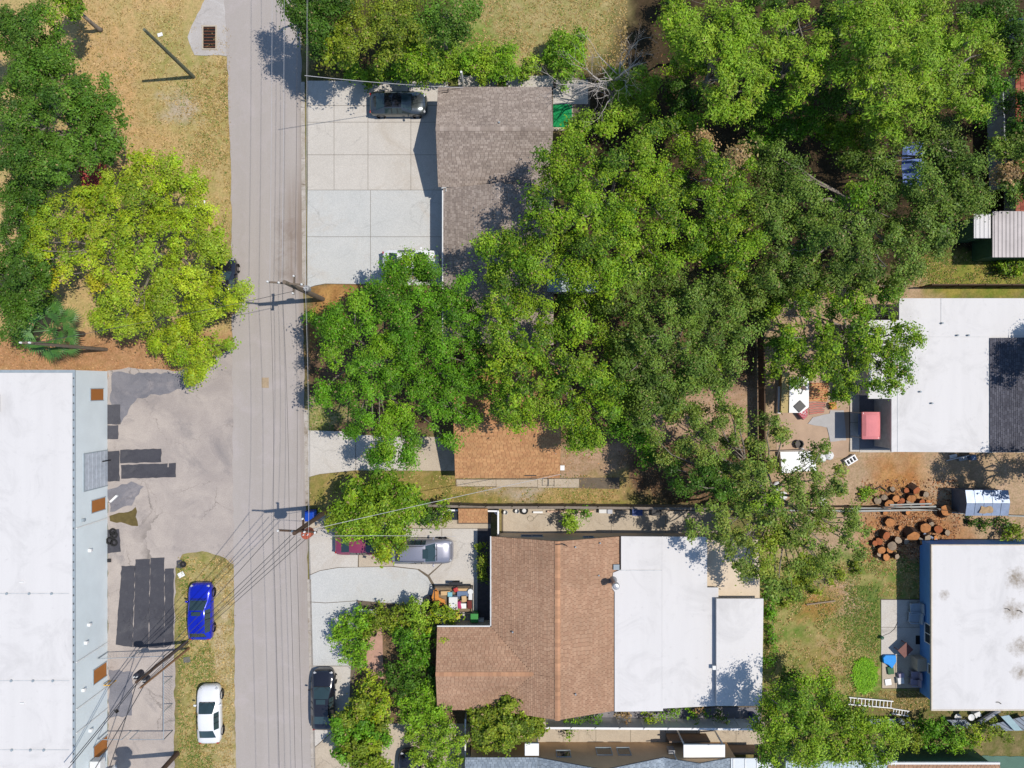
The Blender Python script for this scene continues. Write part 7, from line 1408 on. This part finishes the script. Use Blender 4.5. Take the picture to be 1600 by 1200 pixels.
def ladder(label, a, b_, z, n, w=.5):
    (x0, y0), (x1, y1) = G(*a, z), G(*b_, z); L = math.hypot(x1 - x0, y1 - y0); ang = math.atan2(y1 - y0, x1 - x0); t = thing('ladder', label, 'ladder', ((x0 + x1) / 2, (y0 + y1) / 2, z), ang)
    for s in (-1, 1): MB().box((0, s * w / 2, 0), (L, .07, .1)).build('side_rail', m_white, t, local=True)
    for k in range(n): MB().box((-L / 2 + L * (k + .5) / n, 0, 0), (.05, w - .07, .05)).build('rung', m_white, t, local=True)
ladder('long white ladder lying on the grass behind the leafy tree', (1326, 1095), (1395, 1101), .15, 12, .55); ladder('short pale ladder piece lying next to the long ladder', (1394, 1111), (1420, 1115), .1, 6, .4)
def tin(label, pts, z, ang_, n=8):
    c = gpoly(pts, z); t = thing('metal_sheet', label, 'metal sheet', (sum(p[0] for p in c) / 4, sum(p[1] for p in c) / 4, z), group='ribbed metal sheets behind the blue house'); m_ = mat('tin_grey', lin(130, 140, 152, .85), .45, .2, 2, metal=.3); a, b_, cc, d = [Vector((p[0], p[1], 0)) for p in c]
    for k in range(n):
        p0, p1 = a.lerp(b_, k / n), a.lerp(b_, (k + .8) / n); q0, q1 = d.lerp(cc, k / n), d.lerp(cc, (k + .8) / n); zz = z + .12 - .02 * (k % 2)
        MB().prism([tuple(p0[:2]), tuple(p1[:2]), tuple(q1[:2]), tuple(q0[:2])], zz - .03, zz).build('rib', m_, t)
    MB().prism([p for p in c], z, z + .06).build('sheet', mat('tin_dark', (.10, .11, .12), .5), t)
tin('ribbed grey metal sheet left of the dark hedge shrub', [(1328, 1124), (1408, 1122), (1440, 1137), (1330, 1137)], .5, 0, 10); tin('ribbed grey metal sheet in the middle behind the hedge', [(1478, 1124), (1508, 1124), (1524, 1137), (1494, 1137)], .5, 0, 4); tin('ribbed grey metal sheet at the right behind the hedge', [(1545, 1132), (1600, 1118), (1625, 1140), (1568, 1141)], .45, 0, 7)
x0, y0 = G(1569, 1119, .9); x1, y1 = G(1590, 1141, .7); solo(MB().add([(x0 - .3, y0, .95), (x0 + .35, y0 + .1, .95), (x1 + .35, y1, .75), (x1 - .3, y1, .75), (x0 - .3, y0, .9), (x0 + .35, y0 + .1, .9), (x1 + .35, y1, .7), (x1 - .3, y1, .7)], [(0, 1, 2, 3), (7, 6, 5, 4), (0, 4, 5, 1), (1, 5, 6, 2), (2, 6, 7, 3), (3, 7, 4, 0)]), 'glass_door', mat('pale_glass', lin(170, 196, 200, .8), .25, .15, 3), 'pale glass door panel thrown across the metal sheets', 'door panel')
x, y = G(1547, 1119, .3); solo(MB().tube([(x - .9, y - .55, .25), (x + .7, y + .5, .3)], .2, 10), 'gutter_pipe', m_steel, 'wide grey duct lying behind the blue house', 'duct')
lathe_thing('basin', 'white round basin lying behind the blue house', 'basin', 1497, 1121, [(0, .1), (.2, .12), (.28, .2), (.24, .22), (.16, .15), (0, .12)], m_pale); lathe_thing('satellite_dish', 'small white dish on a mast behind the blue house', 'satellite dish', 1518, 1121, [(0, .9), (.2, .94), (.26, 1.0), (.2, .98), (0, .93)], m_pale); plain('box', 'pale carton standing next to the wide grey duct', 'box', 1528, 1117, (.5, .4, .5), 0, m_pale, .4)
for k, (px_, py_) in enumerate(((1566, 770), (1500, 845))): pass

# ---------------------------------------------------------------- scattered grass and litter
def scatter(name, zones, palette, size, seed, lab=None):
    r = np.random.default_rng(seed); Vs, Cs = [], []
    for (x0, y0, x1, y1, n, excl) in zones:
        px = r.uniform(x0, x1, n); py = r.uniform(y0, y1, n); X = (px - 800) * M2; Y = (600 - py) * M2
        keep = (fbm(X, Y, .55) * .6 + fbm(X + 9, Y + 4, 2.2) * .6 > excl) if excl >= 0 else (((px - (x0 + x1) / 2) / (x1 - x0)) ** 2 + ((py - (y0 + y1) / 2) / (y1 - y0)) ** 2 + (fbm(X, Y, 1.2) - .5) * .25 < .23); X, Y = X[keep], Y[keep]; m = len(X)
        a = r.uniform(0, 2 * np.pi, m); s = size * r.uniform(.5, 1.4, m); lean = r.uniform(.5, 1.1, m) * s; h = s * r.uniform(.12, .45, m)
        dx, dy = np.cos(a), np.sin(a); z0 = np.full(m, -.03); w = s * .22
        p0 = np.stack([X - dy * w, Y + dx * w, z0], 1); p1 = np.stack([X + dy * w, Y - dx * w, z0], 1); tip = np.stack([X + dx * lean, Y + dy * lean, h], 1)
        Vs.append(np.stack([p0, p1, tip], 1).reshape(-1, 3)); pal = np.array(palette); c = pal[r.integers(0, len(pal), m)] * r.uniform(.7, 1.25, (m, 1)); Cs.append(np.repeat(c, 3, 0))
    V = np.concatenate(Vs); C = np.concatenate(Cs); o = numesh(name, V, np.arange(len(V)).reshape(-1, 3), m_leaf, np.clip(C, 0, 1)); o['kind'] = 'stuff'; return o
DRY = [lin(214, 184, 120), lin(200, 172, 104), lin(220, 192, 138), lin(184, 154, 90), lin(158, 130, 76)]; GRN = [(.10, .19, .025), (.14, .22, .03), (.08, .15, .02), (.19, .24, .04)]
scatter('grass', [(120, -20, 288, 300, 9000, .48), (288, 98, 356, 300, 3000, .48), (300, 40, 360, 380, 5000, .5), (278, 870, 366, 1210, 9000, .48), (720, -20, 980, 110, 9000, .48), (482, 742, 960, 785, 2600, .5), (1195, 880, 1373, 1110, 9000, .5), (1373, 880, 1436, 933, 1200, .5), (1373, 1080, 1450, 1110, 900, .5), (1410, 400, 1610, 448, 2000, .5)], DRY, .15, 3)
scatter('grass', [(280, 98, 356, 400, 3200, .62), (150, 20, 300, 300, 2600, .74), (278, 870, 335, 1210, 7000, .56), (690, -20, 960, 110, 3200, .62), (482, 742, 960, 785, 1800, .6), (1195, 880, 1373, 1110, 7000, .58), (1320, 915, 1374, 1020, 2400, .4), (1410, 400, 1610, 448, 2600, .5), (480, 620, 540, 676, 700, .5), (1410, 1075, 1610, 1120, 1500, .55)], GRN, .15, 4)
scatter('grass', [(1330, 1028, 1368, 1082, 4200, -1)], [(.20, .42, .02), (.26, .48, .03), (.15, .34, .02)], .3, 9)
scatter('wood_chips', [(1345, 750, 1500, 880, 2600, .45), (1370, 800, 1470, 870, 1500, .3)], [lin(210, 150, 100), lin(170, 110, 70), lin(96, 68, 50), lin(220, 180, 140)], .2, 6)
scatter('leaf_litter', [(-20, 530, 340, 578, 2600, .5), (480, 460, 560, 668, 600, .5), (880, 460, 1180, 720, 3000, .5), (880, 690, 1180, 785, 2500, .52), (1000, 80, 1580, 440, 4000, .5), (1360, 740, 1500, 880, 1500, .55), (565, 960, 680, 1120, 900, .5)], [lin(210, 156, 104), lin(186, 130, 86), lin(220, 180, 132), lin(150, 110, 78)], .12, 5)
